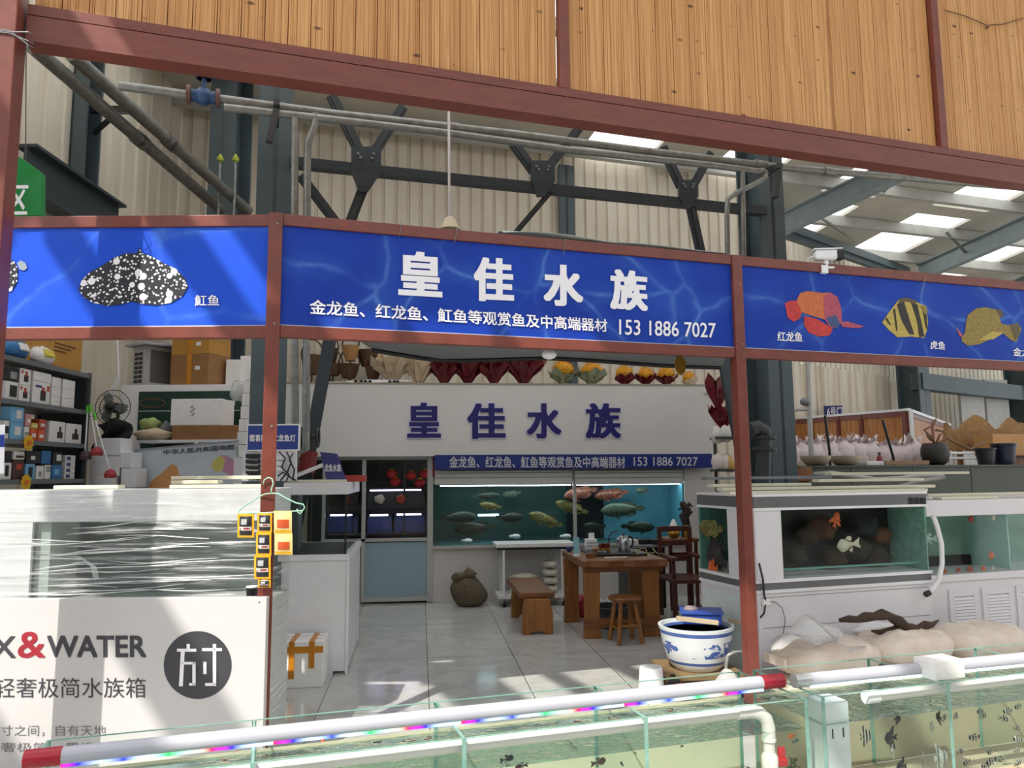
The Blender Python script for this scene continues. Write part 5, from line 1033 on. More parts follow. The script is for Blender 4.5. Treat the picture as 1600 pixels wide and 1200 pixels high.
# second tank
VB_, UB0, UB1 = 5.28, 5.44, 7.6
zb0 = onF(1500, 897, VB_).z; zt0 = onF(1500, 806, VB_).z; zt1 = onF(1500, 781, VB_).z
t = thing('louvred_aquarium', 'white fish tank cabinet with louvred doors holding red and white goldfish', 'aquarium', F(6.2, VB_ + .35, 0), 'white tanks behind the sand bags')
obj('cabinet', MB(FM).span((UB0, VB_ + .02, 0), (UB1, VB_ + .75, zb0 - .06)), LAC, t, bevel=.005); obj('cabinet_top', MB(FM).span((UB0, VB_, zb0 - .06), (UB1, VB_ + .76, zb0)), LAC, t, bevel=.004); obj('hood', MB(FM).span((UB0, VB_, zt0), (UB1, VB_ + .76, zt1)), LAC, t, bevel=.006)
obj('front_pane', MB(FM).span((UB0 + .01, VB_ + .02, zb0), (UB1, VB_ + .03, zt0)), GLASSB, t); obj('backing', MB(FM).span((UB0, VB_ + .55, zb0), (UB1, VB_ + .57, zt0)), mat('pale_green_backing', '8fb3a2', .5), t); u_ = Fuv(onF(1560, 850, VB_ + .2))[0]; obj('inner_wall', MB(FM).span((u_, VB_ + .1, zb0), (u_ + .012, VB_ + .55, zt0)), mat('mint_pane', 'a9d0c6', .3), t); obj('gravel_strip', MB(FM).span((UB0, VB_ + .5, zb0 + .0), (u_, VB_ + .54, zb0 + .09)), DARK, t); obj('end_pane', MB(FM).span((UB0, VB_ + .03, zb0), (UB0 + .012, VB_ + .6, zt0)), GLASSB, t)
def louvre(x0, x1):
    a = Fuv(onF(x0, 930, VB_))[0]; b = Fuv(onF(x1, 930, VB_))[0]; z1 = zb0 - .13; d = obj('door', MB(FM).span((a, VB_ + .005, .06), (a + .06, VB_ + .02, z1)).span((b - .06, VB_ + .005, .06), (b, VB_ + .02, z1)).span((a + .06, VB_ + .005, z1 - .06), (b - .06, VB_ + .02, z1)).span((a + .06, VB_ + .005, .06), (b - .06, VB_ + .02, .12)), LAC, t, bevel=.003)
    m = MB(FM); n = 15
    for i in range(n):
        z = .13 + (z1 - .2) * i / n; m.box(((a + b) / 2, VB_ + .013, z + .012), (b - a - .12, .014, .022), rx=-.5)
    obj('louvre_slat', m, LAC, d)
louvre(1484, 1531); louvre(1536, 1585); louvre(1590, 1640)
for x, y, ln, m, lab in ((1518, 811, 16, REDF, 'red and white goldfish just under the hood of the louvred tank'), (1553, 808, 16, WHF, 'pale goldfish under the hood beside the mint pane'), (1548, 868, 18, ORF, 'orange goldfish at mid height of the louvred tank'), (1477, 893, 12, ORF, 'orange goldfish on the bottom nearest the display tank'), (1497, 893, 16, REDF, 'red goldfish on the bottom of the louvred tank'), (1515, 891, 18, mat('coral_fish', 'c0604a', .4), 'coral goldfish on the bottom middle of the louvred tank'), (1536, 890, 17, ORF, 'orange goldfish on the bottom near the mint pane'), (1552, 889, 14, WHF, 'white goldfish on the bottom beside the mint pane')): fish('goldfish', lab, 'fish', x, y, VB_ + .12, ln, 'F', m, 'std', .6, rnd.choice((0, PI)) + .4, 0, 'goldfish in the louvred tank', .6)
# hose between the tanks, socket and cable on the post side
t = thing('drain_hose', 'white ribbed hose with black end hanging between the two white tanks', 'hose', onF(1464, 930, VA - .05))
P = [onF(x, y, VA - .06) for x, y in ((1458, 806), (1464, 822), (1471, 850), (1472, 880), (1467, 905), (1458, 920), (1450, 927))]; obj('hose', MB().tube(P, .02, 12), WHITE, t, True); obj('hose_end', MB().tube([onF(1452, 926, VA - .07), onF(1446, 929, VA - .07)], .024, 12), DARK, t)
t = thing('power_socket', 'small white plug and socket with black cables beside the brown post', 'socket', onF(1196, 940, VA - .03)); obj('socket_body', MB().box(onF(1197, 941, VA - .02), (.06, .03, .05), rz=FA), WHITE, t, bevel=.006)
obj('cable', MB().tube([onF(x, y, VA - .03) for x, y in ((1186, 880), (1192, 905), (1194, 930), (1196, 938))], .008, 7), DARK, t, True); obj('cable', MB().tube([onF(x, y, VA - .03) for x, y in ((1196, 944), (1194, 958), (1188, 965))], .007, 7), DARK, t, True); obj('thin_wire', MB().tube([onF(x, y, VA - .03) for x, y in ((1200, 940), (1212, 941), (1222, 950), (1227, 968), (1224, 990))], .003, 5), DGREY, t, True)
# cream light bars stored on top of the tanks
for i, (x0, x1, y0, y1, dv, m) in enumerate(((1086, 1450, 767, 771, .02, CREAMBOX), (1098, 1462, 762, 766, .12, CREAMBOX), (1085, 1268, 756, 759, .25, CREAMBOX), (1280, 1445, 757, 761, .3, CREAMBOX), (1105, 1300, 748, 751, .5, GREYM), (1300, 1516, 753, 756, .5, CREAMBOX))):
    v = VA + dv; ua, ub = Fuv(onF(x0, y0, v))[0], Fuv(onF(x1, y0, v))[0]; z0 = (onF(1270, 771, VA).z) + .028 * i
    tag(obj('light_bar', MB(FM).span((max(ua, UA - .2), v, z0), (ub, v + .09, z0 + .024)), m, bevel=.003), ['lowest cream light bar at the front edge of the display tank top', 'second cream light bar up on the display tank top', 'short cream bar at the post end of the display tank pile', 'short cream bar in the middle of the display tank pile', 'grey bar near the back of the display tank pile', 'topmost long bar of the display tank pile, reaching past the lettering'][i], 'bar', 'light bars on the display tank')
for i, (x0, x1, y, dv) in enumerate(((1450, 1640, 771, .1), (1472, 1560, 778, .02))):
    ua, ub = Fuv(onF(x0, y, VB_ + dv))[0], Fuv(onF(x1, y, VB_ + dv))[0]; z0 = zt1 + .002 + .027 * (1 - i); tag(obj('light_bar', MB(FM).span((ua, VB_ + dv, z0), (ub, VB_ + dv + .1, z0 + .022)), CREAMBOX, bevel=.003), ['long cream bar on the louvred tank hood', 'short cream bar along the front of the louvred tank hood'][i], 'bar', 'light bars on the louvred tank')
ZC = onF(1400, 727, 7.3).z
t = thing('hose_coil', 'long grey white hose looped over the bars behind the display tank', 'hose', onF(1350, 752, 6.4))
obj('hose', MB().tube([onF(x, y, 6.6) for x, y in ((1272, 742), (1300, 740), (1330, 744), (1370, 750), (1410, 748), (1440, 743), (1468, 741), (1474, 744), (1460, 748), (1430, 752), (1405, 760))] + [onF(1400, 790, 6.6), onF(1398, 1090, 6.6)], .03, 10), mat('hose_grey', 'a9a7a2', .35), t, True)
# dark olive counter with pots behind
OLV = mat('olive_sheet', '4e5148', .45, .2, var=.06, scale=2)
t = thing('olive_counter', 'long dark olive sheet metal counter carrying bowls and plant pots', 'counter', F(7.2, 7.5, 0)); u0 = Fuv(onF(1250, 740, 7.3))[0]
obj('counter_body', MB(FM).span((u0, 7.3, 0), (11.5, 7.9, ZC - .02)), OLV, t); obj('counter_top', MB(FM).span((u0 - .02, 7.27, ZC - .02), (11.5, 7.93, ZC)), OLV, t)
for k in range(6): obj('panel_seam', MB(FM).span((u0 + .7 + k * .9, 7.296, .5), (u0 + .705 + k * .9, 7.3, ZC - .03)), DARK, t)
def onc(px, v=7.5): q = onF(px, 725, v); return V((q.x, q.y, ZC))
BOWL = mat('sand_stoneware', 'c9bea4', .6, var=.1, bump=.15)
for i, (x, w) in enumerate(((1275, 45), (1321, 46))):
    c = onc(x); r = w / 2400 * c.dot(_h); t = thing('stone_bowl', ['sand coloured stone bowl over the wooden block', 'sand coloured stone bowl beside the white tray'][i], 'bowl', c, 'stone bowls on the olive counter'); h = .115
    obj('bowl', MB().lathe([(r * .55, 0), (r * .8, h * .3), (r * .98, h * .7), (r, h), (r * .92, h), (r * .85, h * .7), (r * .5, h * .25), (0, h * .2)], c, 28), BOWL, t, 40); obj('foot_ring', MB().lathe([(r * .5, -.0), (r * .56, .0), (r * .56, .012), (r * .5, .012)], c, 28), BOWL, t, 40)
def pot(name, label, px, w, h, prof, m, cat='pot', v=7.5):
    c = onc(px, v); k = c.dot(_h) / 1200; r = w / 2 * k; H = h * k; t = thing(name, label, cat, c, 'plant pots on the olive counter'); obj('pot_wall', MB().lathe([(a * r, b * H) for a, b in prof], c, 28), m, t, 40); obj('soil', MB().lathe([(prof[-3][0] * r * .96, .9 * H), (0, .9 * H)], c, 20), mat('dark_soil', '2a241f', .9), t); return c, r, H
DPOT = mat('dark_pot', '35332f', .5); BPOT = mat('navy_pot', '1c2338', .35)
c, r, H = pot('round_pot', 'round charcoal pot with bare twigs standing on the olive counter', 1462, 41, 34, [(.55, 0), (.85, .15), (1, .5), (.95, .8), (.82, 1), (.76, 1), (.8, .85), (0, .85)], DPOT)
root = [o for o in bpy.data.objects if o.name == 'round_pot'][0]; TWIG = mat('pale_twig', '7d5f45', .7)
for P in (((1462, 695), (1455, 682), (1444, 672), (1458, 665), (1462, 655)), ((1464, 695), (1478, 684), (1490, 690), (1505, 697), (1517, 702), (1530, 695), (1542, 690)), ((1462, 696), (1468, 680), (1476, 674), (1462, 672)), ((1455, 688), (1450, 682), (1448, 676))): obj('twig', MB().tube([onF(x, y, 7.5) for x, y in P], .014, 7), TWIG, root, True)
tp_ = [(.72, 0), (.97, .88), (1.04, .9), (1.04, 1), (.95, 1), (.9, .85), (0, .85)]
pot('tapered_pot', 'dark tapered plant pot, smaller of two on the olive counter', 1541, 30, 26, tp_, mat('charcoal_pot', '2b2c33', .4)); pot('tapered_pot', 'navy tapered plant pot, larger of two by the counter end', 1570, 36, 33, tp_, BPOT)
c = onc(1359); tag(obj('white_tray', MB().box(c + Z * .025, (.26, .2, .05), rz=FA), WHITE, bevel=.008), 'flat white tray between the stone bowl and the red bottle', 'tray')
c = onc(1375, 7.7); t = thing('red_bottle', 'red bottle standing behind the white tray on the olive counter', 'bottle', c); obj('bottle', MB().lathe([(.03, 0), (.035, .02), (.035, .1), (.014, .13), (.014, .15), (0, .15)], c, 14), mat('bottle_red', '8f2f38', .3), t, 40); obj('cap', MB().lathe([(.016, .14), (.016, .165), (0, .165)], c, 12), DARK, t)
a = onc(1382, 7.4); b = onc(1450, 7.4); tag(obj('timber_lath', MB().bar(a + Z * .03, b + Z * .03, .05, .05), mat('tan_lath', '9c7d5e', .6), bevel=.003), 'tan timber lath lying on the olive counter before the charcoal pot', 'lath')
m = MB(); q = onF(1256, 752, 7.0); t = thing('wooden_block', 'upright brown wooden block under the stone bowl', 'block', onF(1256, 752, 7.0)); obj('block', pb(MB(), 1238, 730, 1270, 752, 7.0, .2, 'F'), WOODL, t, bevel=.004); obj('foot', MB(FM).span((Fuv(onF(1244, 752, 7.0))[0], 7.03, 0), (Fuv(onF(1266, 752, 7.0))[0], 7.15, onF(1256, 752, 7.0).z)), WOODR, t)
# flower stall goods far behind: white plastic bags
WP = mat('white_plastic_wrap', 'e4dede', .35, var=.1, bump=.5, scale=9, c2='e2cdd0')
t = thing('flower_bench', 'pale bench of the flower stall behind the olive counter', 'bench', F(9, 9.2, 0)); obj('bench_top', MB(FM).span((6.8, 9.0, 1.66), (9.0, 9.6, 1.72)), mat('pale_bench', 'b3a690', .6), t)
for u in (6.9, 7.9, 8.85): obj('leg', MB(FM).span((u, 9.05, 0), (u + .08, 9.5, 1.66)), GREYM, t)
bagx = [1234, 1252, 1272, 1294, 1318, 1338, 1358, 1378, 1396, 1412, 1428]
bagl = ['at the column end of the row', 'second from the column', 'below the lamp post', 'between lamp post and dark rod', 'behind the first gap between bowls', 'under the dark arched handle', 'beside the red bottle', 'above the white tray', 'next to the second dark rod', 'last but one before the charcoal pot', 'right before the charcoal pot']
def wrapw(c, r, h, seed):
    m = MB(); g = random.Random(seed)
    for k in range(8):
        a = 2 * PI * k / 8 + g.uniform(-.3, .3); d = V((math.cos(a), math.sin(a), 0)); s = V((-d.y, d.x, 0)); q = g.uniform(.6, 1.2); m.add([c, c + d * r * q * .7 - s * r * .4 + Z * h * .4 * q, c + d * r * q + Z * h * q, c + d * r * q * .7 + s * r * .4 + Z * h * .5], [(0, 1, 2, 3)])
    return m
for i, x in enumerate(bagx):
    q = onF(x, 710, 9.25); r = .16 + .05 * rnd.random(); c = V((q.x, q.y, 1.72 + r * .8))
    t = thing('wrapped_flowers', 'white wrapped flower bag ' + bagl[i], 'bag', c - Z * r, 'white flower bags of the stall behind'); obj('wrap', MB().ell(c, (r * .9, r * .7, r), 16, 10, lambda p, q, s=i: V((q.x * (1 + .18 * math.sin(7 * p.z + s)), q.y, q.z * (1 + .16 * math.sin(6 * p.x + 2 * s))))), WP, t, True); obj('knot', wrapw(c + Z * r * .6, r * .75, r * .85, i), WP, t)
for lab, P in (('thin dark rod leaning behind the first stone bowl', ((1289, 649), (1296, 704))), ('thin dark rod leaning over the white bags near the red bottle', ((1379, 656), (1396, 716)))): 
    a, b = onF(*P[0], 8.4), onF(*P[1], 8.4); t = thing('dark_rod', lab, 'rod', V((b.x, b.y, 0)), 'dark rods'); obj('rod', MB().tube([a, b, V((b.x, b.y, 0)) + (b - a) * .3], .018, 7), DARK, t)
# timber clad stall and lamp post further away
cA, cB, cC = at(1415, 651, 13), at(1238, 663, 15), at(1482, 676, 17.5)
t = thing('timber_stall', 'orange timber clad stall corner in the background under the fish banner', 'stall', V((cA.x, cA.y, 0)))
for a, b, nm in ((cB, cA, 'boarding'), (cA, cC, 'boarding')):
    d = (b - a); d.z = 0; n = V((-d.y, d.x, 0)).normalized(); m = MB(); a0 = V((a.x, a.y, 1.9)); b0 = V((b.x, b.y, 1.9)); m.add([a0, b0, V((b.x, b.y, 2.55)), V((a.x, a.y, 2.55))], [(0, 1, 2, 3)]); obj(nm, m, PINE2, t, solid=.04)
    m = MB(); m.bar(V((a.x, a.y, 2.58)), V((b.x, b.y, 2.58)), .08, .08); m.bar(V((a.x, a.y, 1.86)), V((b.x, b.y, 1.86)), .08, .1); obj('rail', m, RED, t)
    for f in ((0.2, .45, .65) if a is cB else (0, .5)): q = a + d * f; obj('post', MB().bar(V((q.x, q.y, 0)), V((q.x, q.y, 2.6)), .09, .09), RED, t)
obj('white_line', MB().bar(V((cA.x, cA.y - .06, 2.64)), V((cC.x, cC.y - .06, 2.64)), .06, .05), WHITE, t); obj('white_line', MB().bar(V((cA.x, cA.y - .06, 2.64)), V((cB.x, cB.y - .06, 2.64)), .05, .04), WHITE, t); obj('white_line', MB().bar(V((cA.x + .03, cA.y - .1, 1.5)), V((cA.x + .03, cA.y - .1, 2.64)), .05, .05), WHITE, t)
p = at(1264, 700, 10.5); t = thing('lamp_post', 'thin white lamp post with cross arms before the stained wall', 'post', V((p.x, p.y, 0))); obj('pole', MB().tube([V((p.x, p.y, 0)), at(1262, 566, 10.5)], .035, 8), mat('pale_pole', 'b9b7b2', .5), t); obj('arm', MB().tube([at(1228, 641, 10.5), at(1262, 639, 10.5)], .025, 8), mat('pale_pole', 'b9b7b2', .5), t); obj('arm', MB().tube([at(1232, 641, 10.5), at(1233, 690, 10.5)], .02, 8), mat('pale_pole', 'b9b7b2', .5), t); obj('arm', MB().tube([at(1240, 641, 10.5), at(1241, 690, 10.5)], .02, 8), mat('pale_pole', 'b9b7b2', .5), t); obj('lamp_head', MB().ell(at(1258, 628, 10.5), (.07, .07, .06)), GREYM, t, True)
g = at(1305, 650, 15.6); t = thing('gate_sign', 'dark blue gate number sign above the timber stall', 'sign', g); m = pb(MB(), 1290, 634, 1318, 664, 15.6, .05); obj('sign_panel', m, mat('gate_blue', '27367c', .4), t); m = MB(); text4(m, '6号门', lambda x, y: at(x, y, 15.57), 1292, 636, 1316, 650, .02); obj('lettering', m, LETW, t); obj('sign_post', MB().tube([at(1304, 664, 15.66), V((g.x, g.y, 0))], .03, 8), GREYM, t)
# mountain shaped board and boxes near the edge
ROCKB = mat('carved_brown_board', 'a9824f', .7, scale=14, c2='8a6538', bump=.4)
P = [(1478, 705), (1480, 660), (1490, 672), (1500, 672), (1512, 658), (1525, 648), (1535, 652), (1546, 662), (1556, 672), (1566, 668), (1580, 652), (1590, 660), (1610, 662), (1640, 650), (1640, 705)]
q = [onF(x, y, 8.5) for x, y in P]; m = MB(); k = len(q); m.add(q + [p + FV * .06 for p in q], [tuple(range(k)), tuple(range(k, 2 * k))[::-1]] + [(i, k + i, k + (i + 1) % k, (i + 1) % k) for i in range(k)]); t = thing('mountain_board', 'brown board cut like mountain peaks behind the dark pots', 'board', onF(1550, 720, 8.5)); obj('board', m, ROCKB, t)
for x in (1500, 1580): a = onF(x, 704, 8.6); obj('leg', MB().bar(a, V((a.x, a.y, 0)), .08, .05), WOODL, t)
t = thing('pine_box', 'pale orange timber box at the edge behind the navy pot', 'box', onF(1590, 712, 8.0)); m = pb(MB(), 1553, 678, 1640, 712, 8.0, .3, 'F'); obj('box_body', m, mat('pale_pine', 'c4935a', .6, var=.08), t, bevel=.004); obj('leg', MB(FM).span((Fuv(onF(1570, 712, 8.0))[0], 8.1, 0), (Fuv(onF(1640, 712, 8.0))[0], 8.25, onF(1590, 712, 8.0).z)), WOODL, t)
t = thing('white_rack', 'low white rack between the charcoal pot and the dark pots', 'rack', onF(1500, 720, 8.2))
for y in (708, 716): obj('rail', MB().tube([onF(1482, y, 8.2), onF(1530, y, 8.2)], .018, 7), WHITE, t)
for x in (1484, 1506, 1528): q = onF(x, 704, 8.2); obj('upright', MB().tube([q, V((q.x, q.y, 0))], .018, 7), WHITE, t)
t = thing('cast_pipe', 'dark cast iron pipe elbow standing beside the brown post over the display tank', 'pipe', onF(1185, 745, 6.4)); q = [onF(x, y, 6.4) for x, y in ((1172, 672), (1184, 668), (1193, 674), (1194, 690), (1192, 745))]; obj('pipe', MB().tube(q + [V((q[-1].x, q[-1].y, 0))], .075, 12), DGREY, t, 50)
for y in (682, 700): obj('flange', MB().tube([onF(1194, y, 6.4), onF(1194, y + 4, 6.4)], .12, 14), DGREY, t, 40)
# shop corner right of the name board
t = thing('snack_rack', 'dark rack with white and yellow bags between the name board and the brown post', 'rack', at(1135, 735, 8.6)); 
for y in (685, 735): a, b = at(1114, y, 9.4), at(1158, y, 9.4); obj('shelf', MB().bar(a, b, .3, .03), DGREY, t)
for x in (1116, 1157): a = at(x, 670, 9.4); obj('upright', MB().bar(a, V((a.x, a.y, 0)), .03, .03), DGREY, t)
for i, (x, y, c) in enumerate(((1121, 720, 'e6dcd6'), (1133, 722, 'e8dfd4'), (1139, 723, 'd9ae5c'), (1120, 678, 'dad7d2'), (1134, 676, 'd6d4d0'))): tag(obj('snack_bag', lump(MB(), at(x, y + 3, 9.35), (.07, .06, .11), i), mat('snack%d' % i, c, .5), smooth=True), ['white bag at the board end of the lower rack shelf', 'cream bag in the middle of the lower rack shelf', 'yellow bag at the post end of the lower rack shelf', 'white bag at the board end of the upper rack shelf', 'white bag by the strut on the upper rack shelf'][i], 'bag', 'bags on the dark rack')
# sand bags and driftwood before the tanks
SANDB = mat('dusty_sand_bag', 'e4d7cb', .55, var=.08, scale=7, bump=.5, c2='d2bfae')
def pillow(mb, c, L, W, H, rz, s=0):
    M = Matrix.Translation(V(c)) @ Matrix.Rotation(rz, 4, 'Z'); old = mb.M; mb.M = M
    def fn(p, q):
        e = lambda t: math.copysign(abs(t) ** .55, t); f = 1 - .35 * abs(e(p.x)) ** 3
        return V((e(p.x) * L / 2 * (1 - .06 * abs(math.sin(3 * p.y))), e(p.y) * W / 2 * (1 - .1 * abs(e(p.x)) ** 2), math.copysign(abs(p.z) ** .8, p.z) * H / 2 * f * (1 + .05 * math.sin(8 * p.x + s) + .04 * math.sin(9 * p.y + s) + .05 * math.sin(17 * p.x + 11 * p.y + 2 * s) + .035 * math.sin(29 * p.x - 13 * p.y + s)) + .006 * math.sin(23 * p.x + 31 * p.y)))
    mb.ell((0, 0, 0), (1, 1, 1), 56, 28, fn); mb.M = old; return mb
def bag_at(px, py, v, L, W, H, rz, s, lab, zfix=None):
    q = onF(px, py, v); c = V((q.x, q.y, zfix if zfix is not None else q.z)); t = thing('sand_bag', lab, 'bag', c - Z * H / 2, 'sand bags'); m = pillow(MB(), c, L, W, H, FA + rz, s); obj('bag_body', m, SANDB, t, True)
    d = FU if rz == 0 else (Matrix.Rotation(rz, 3, 'Z') @ FU); e = MB()
    for sg in (-1,): a = c + d * sg * L * .5; e.box(a, (.02, W * .55, H * .25), rz=FA + rz)
    obj('seam', e, SANDB, t, bevel=.004)
bag_at(1290, 1024, 4.86, .88, .44, .26, 0, 1, 'dusty sand bag next to the brown post, under clear film'); bag_at(1412, 1008, 4.86, .82, .44, .26, 0.05, 3, 'middle dusty sand bag under the driftwood branch'); bag_at(1530, 1001, 4.9, .86, .44, .26, -.06, 5, 'dusty sand bag farthest from the post before the louvred doors')
for x, lab in ((1290, 'lower sand bag beside the brown post'), (1420, 'lower sand bag in the middle of the pile'), (1550, 'lower sand bag before the louvred doors')):
    for k, z in enumerate((.1,)): bag_at(x, 1060, 4.84, .84, .44, .19, 0, x, lab, .085)
t = thing('clear_film', 'crumpled clear plastic film heaped on the sand bag by the post', 'film', onF(1280, 1010, 4.85))
def filmf(s, r):
    x = 1205 + 150 * s; y = 1015 - 50 * math.sin(math.pi * min(1, s * 1.1 + .05)) * (.25 + .75 * r) + 6 * math.sin(17 * s + 5 * r); return onF(x, y, 4.55 + .3 * r + .03 * math.sin(11 * s + 9 * r))
obj('sheet', MB().grid(filmf, 26, 12), PLASTIC, t, True)
DRIFT = mat('driftwood', '453427', .8, scale=8, bump=.6, c2='33261c')
t = thing('driftwood', 'dark driftwood branch lying across the sand bags', 'wood', onF(1390, 985, 4.95))
P = [(1312, 969), (1326, 967), (1340, 968), (1352, 964), (1366, 963), (1378, 960), (1388, 962), (1396, 967), (1406, 972), (1416, 981), (1424, 984), (1434, 983), (1446, 977), (1456, 976), (1467, 969)]
obj('branch', MB().tube([onF(x, y, 4.8) for x, y in P], [.014, .028, .024, .038, .03, .044, .03, .036, .046, .04, .048, .03, .036, .022, .006], 7), DRIFT, t, True); obj('side_branch', MB().tube([onF(x, y, 4.82) for x, y in ((1415, 980), (1395, 985), (1375, 988), (1362, 986))], [.04, .03, .02, .008], 8), DRIFT, t, True)
tag(obj('white_sack', lump(MB(), onF(1372, 985, 5.0), (.2, .08, .06), 2), WHITE, smooth=True), 'small white sack tucked under the driftwood branch', 'sack')
# ------------------------------------------------------------------ film wrapped tank behind the banner board
DW = 4.62
t = thing('wrapped_aquarium', 'big new aquarium wrapped in stretch film behind the white poster board', 'aquarium', at(200, 935, 4.8) * 1.0)
t.location.z = 0
zlid = at(200, 765, DW).z; zl0 = at(200, 815, DW).z; zc = at(200, 940, DW).z
xr = (at(421, 850, DW)).dot(_r0); xl = (at(-90, 850, DW)).dot(_r0)
def cspan(mb, x0, d0, z0, x1, d1, z1): mb.M = CMX; mb.span((x0, d0, z0), (x1, d1, z1)); return mb
obj('lid', cspan(MB(), xl, DW, zl0, xr, DW + .42, zlid), mat('lid_white', 'cfcfcf', .35), t, bevel=.006)
obj('cabinet', cspan(MB(), xl, DW - .12, 0, xr, DW + .42, zc), mat('wrapped_cabinet', 'c9c9c6', .3, bump=.3, scale=20), t)
xa, xb_ = at(48, 870, DW).dot(_r0), at(75, 870, DW).dot(_r0)
obj('white_panel', cspan(MB(), xl, DW, zc, xa, DW + .02, zl0), mat('lid_white', 'cfcfcf', .35), t); obj('filter_strip', cspan(MB(), xa, DW + .05, zc, xb_ - .02, DW + .35, zl0), mat('pale_green_strip', 'a9b2aa', .4), t)
obj('front_pane', cspan(MB(), xa, DW, zc, xr, DW + .008, zl0), GLASS, t); obj('end_pane', cspan(MB(), xr - .008, DW + .008, zc, xr, DW + .42, zl0), GLASS, t)
obj('backing', cspan(MB(), xl, DW + .4, zc, xr - .1, DW + .42, zl0), mat('grey_green_backing', '7a8682', .4, var=.35, scale=2), t)  # uneven grey stands in for the market mirrored in the front pane
def filmg(s, r):
    x = xl + (xr + .004 - xl) * s; z = zc + (zlid - zc) * r; return C(x, DW - .012 - .006 * math.sin(30 * r + 4 * s) - .004 * math.sin(60 * r - 9 * s), z)
obj('stretch_film', MB().grid(filmg, 40, 40), FILM, t, True)
obj('stretch_film', MB().grid(lambda s, r: C(xr + .006, DW - .12 + .54 * s, .02 + (zlid - .02) * r) + _r0 * (.004 * math.sin(40 * r + 12 * s)), 10, 30), FILM, t, True)
for k in range(3): obj('loose_hose', MB().tube([at(88 + 12 * k, 868 + 6 * k, DW + .2), at(125 + 6 * k, 870 + 4 * k, DW + .2), at(143 + 3 * k, 885, DW + .2), at(148 + 3 * k, 905, DW + .2)], .006, 6), WHITE, t, True)
# crinkled film creases standing out from the pane
cr = MB()
for k in range(26):
    y = 826 + k * 4.2 + rnd.uniform(-2, 2); x0 = rnd.uniform(0, 200); x1 = x0 + rnd.uniform(120, 260); sl = rnd.uniform(-.09, .02)
    cr.tube([at(min(419, x0 + (x1 - x0) * f), y + sl * (x1 - x0) * f + 2 * math.sin(5 * f + k), DW - .022) for f in (0, .25, .5, .75, 1)], [.0006, .0022, .003, .002, .0006], 5)
obj('film_crease', cr, mat('film_crease', 'e6e8e6', .25), t)
t = thing('black_tub', 'small black tub with white top on the ledge beside the hanging packets', 'tub', at(394, 932, DW - .07)); c = at(394, 933, DW - .06); c.z = zc
obj('tub_wall', MB().lathe([(.03, 0), (.036, .08), (.036, .085), (0, .085)], c, 16), DARK, t, 40); obj('lid', MB().lathe([(.037, .085), (.037, .092), (0, .092)], c, 16), WHITE, t)
# poster board
DB = 4.36
t = thing('poster_board', 'white poster board with black and red lettering and a round dark emblem', 'poster', at(200, 1250, DB)); t.location.z = 0
zt = at(200, 935, DB).z; x1_ = at(415, 1000, DB).dot(_r0)
obj('board', cspan(MB(), xl, DB, 0, x1_, DB + .05, zt), mat('poster_white', 'cbc9c8', .35, var=.02), t, bevel=.003)
pfn = lambda x, y: at(x, y, DB)
INK = mat('poster_ink', '3c3c42', .5); INKR = mat('poster_red', 'a01f30', .5)
def ptext(s, x0, y0, x1, y1, m, off=.0, nm='lettering'): b = MB(); text4(b, s, pfn, x0, y0, x1, y1, off, depth=.0015, lift=.0015); obj(nm, b, m, t)
ptext('X', -12, 994, 25, 1028, INK, .01); ptext('&', 28, 987, 71, 1028, INKR, .012); ptext('WATER', 74, 993, 229, 1027, INK, .022)
ptext('轻奢极简水族箱', -8, 1059, 228, 1090, INK, -.004); ptext('寸之间，自有天地', 2, 1133, 166, 1150, mat('poster_grey', '77777a', .5), -.008); ptext('奢极简，墨造', 2, 1160, 150, 1175, mat('poster_grey', '77777a', .5), -.008)
b = MB(CMX); c = at(309, 1039, DB); cx, cz = c.dot(_r0), c.z; rr_ = 53 * DB / 1200
em = flat('emblem_disc', t, pfn, [(309 + 53 * math.cos(a * PI / 24), 1039 + 53 * math.sin(a * PI / 24)) for a in range(48)], INK, .002)
for q in ((277, 1013.5, 307, 1018), (292, 1006, 297, 1014), (283, 1034, 306, 1038), (301, 1034, 306, 1071), (296, 1067, 306, 1071), (316, 1012.5, 347, 1017), (333, 1006, 338, 1071), (321, 1067, 338, 1071.5), (318, 1034, 323, 1053)): flat('emblem_stroke', em, pfn, [(q[0], q[1]), (q[2], q[1]), (q[2], q[3]), (q[0], q[3])], LETW, .004)
flat('emblem_stroke', em, pfn, [(283, 1018), (289, 1018), (286, 1072), (280, 1072)], LETW, .004)
obj('screw', MB().ell(at(405, 941, DB - .001), (.004, .003, .004), 8, 6), DGREY, t)
# coat hanger with seed packets on the left post
PO_ = 4.47 - .075
t = thing('coat_hanger', 'pale green wire coat hanger hooked on the brown post', 'hanger', at(424, 775, PO_)); HG = mat('mint_wire', '9fd0b4', .35)
obj('hook', MB().tube([at(x, y, PO_ - .01) for x, y in ((411, 757), (413, 750), (419, 746), (425, 748), (427, 755), (424, 765), (424, 772))], .004, 7), HG, t, True)
obj('shoulder_wire', MB().tube([at(x, y, PO_ - .01) for x, y in ((425, 771), (434, 771), (450, 780), (463, 786), (474, 788), (476, 793), (473, 798), (455, 799), (420, 801), (375, 803), (373, 799), (380, 792), (405, 776), (414, 772), (425, 771))], .004, 7), HG, t, True)
obj('end_hook', MB().tube([at(x, y, PO_ - .01) for x, y in ((464, 795), (465, 800), (469, 803), (472, 799))], .0035, 7), HG, t, True)
PKB = mat('packet_black', '26272c', .3); PKG = mat('packet_grey', 'a9a8a6', .3); PKR = mat('packet_orange', 'c8552a', .3); PKY = mat('packet_yellow', 'dba51c', .3, var=.1); PKC = mat('packet_cream', 'ddc98a', .3)
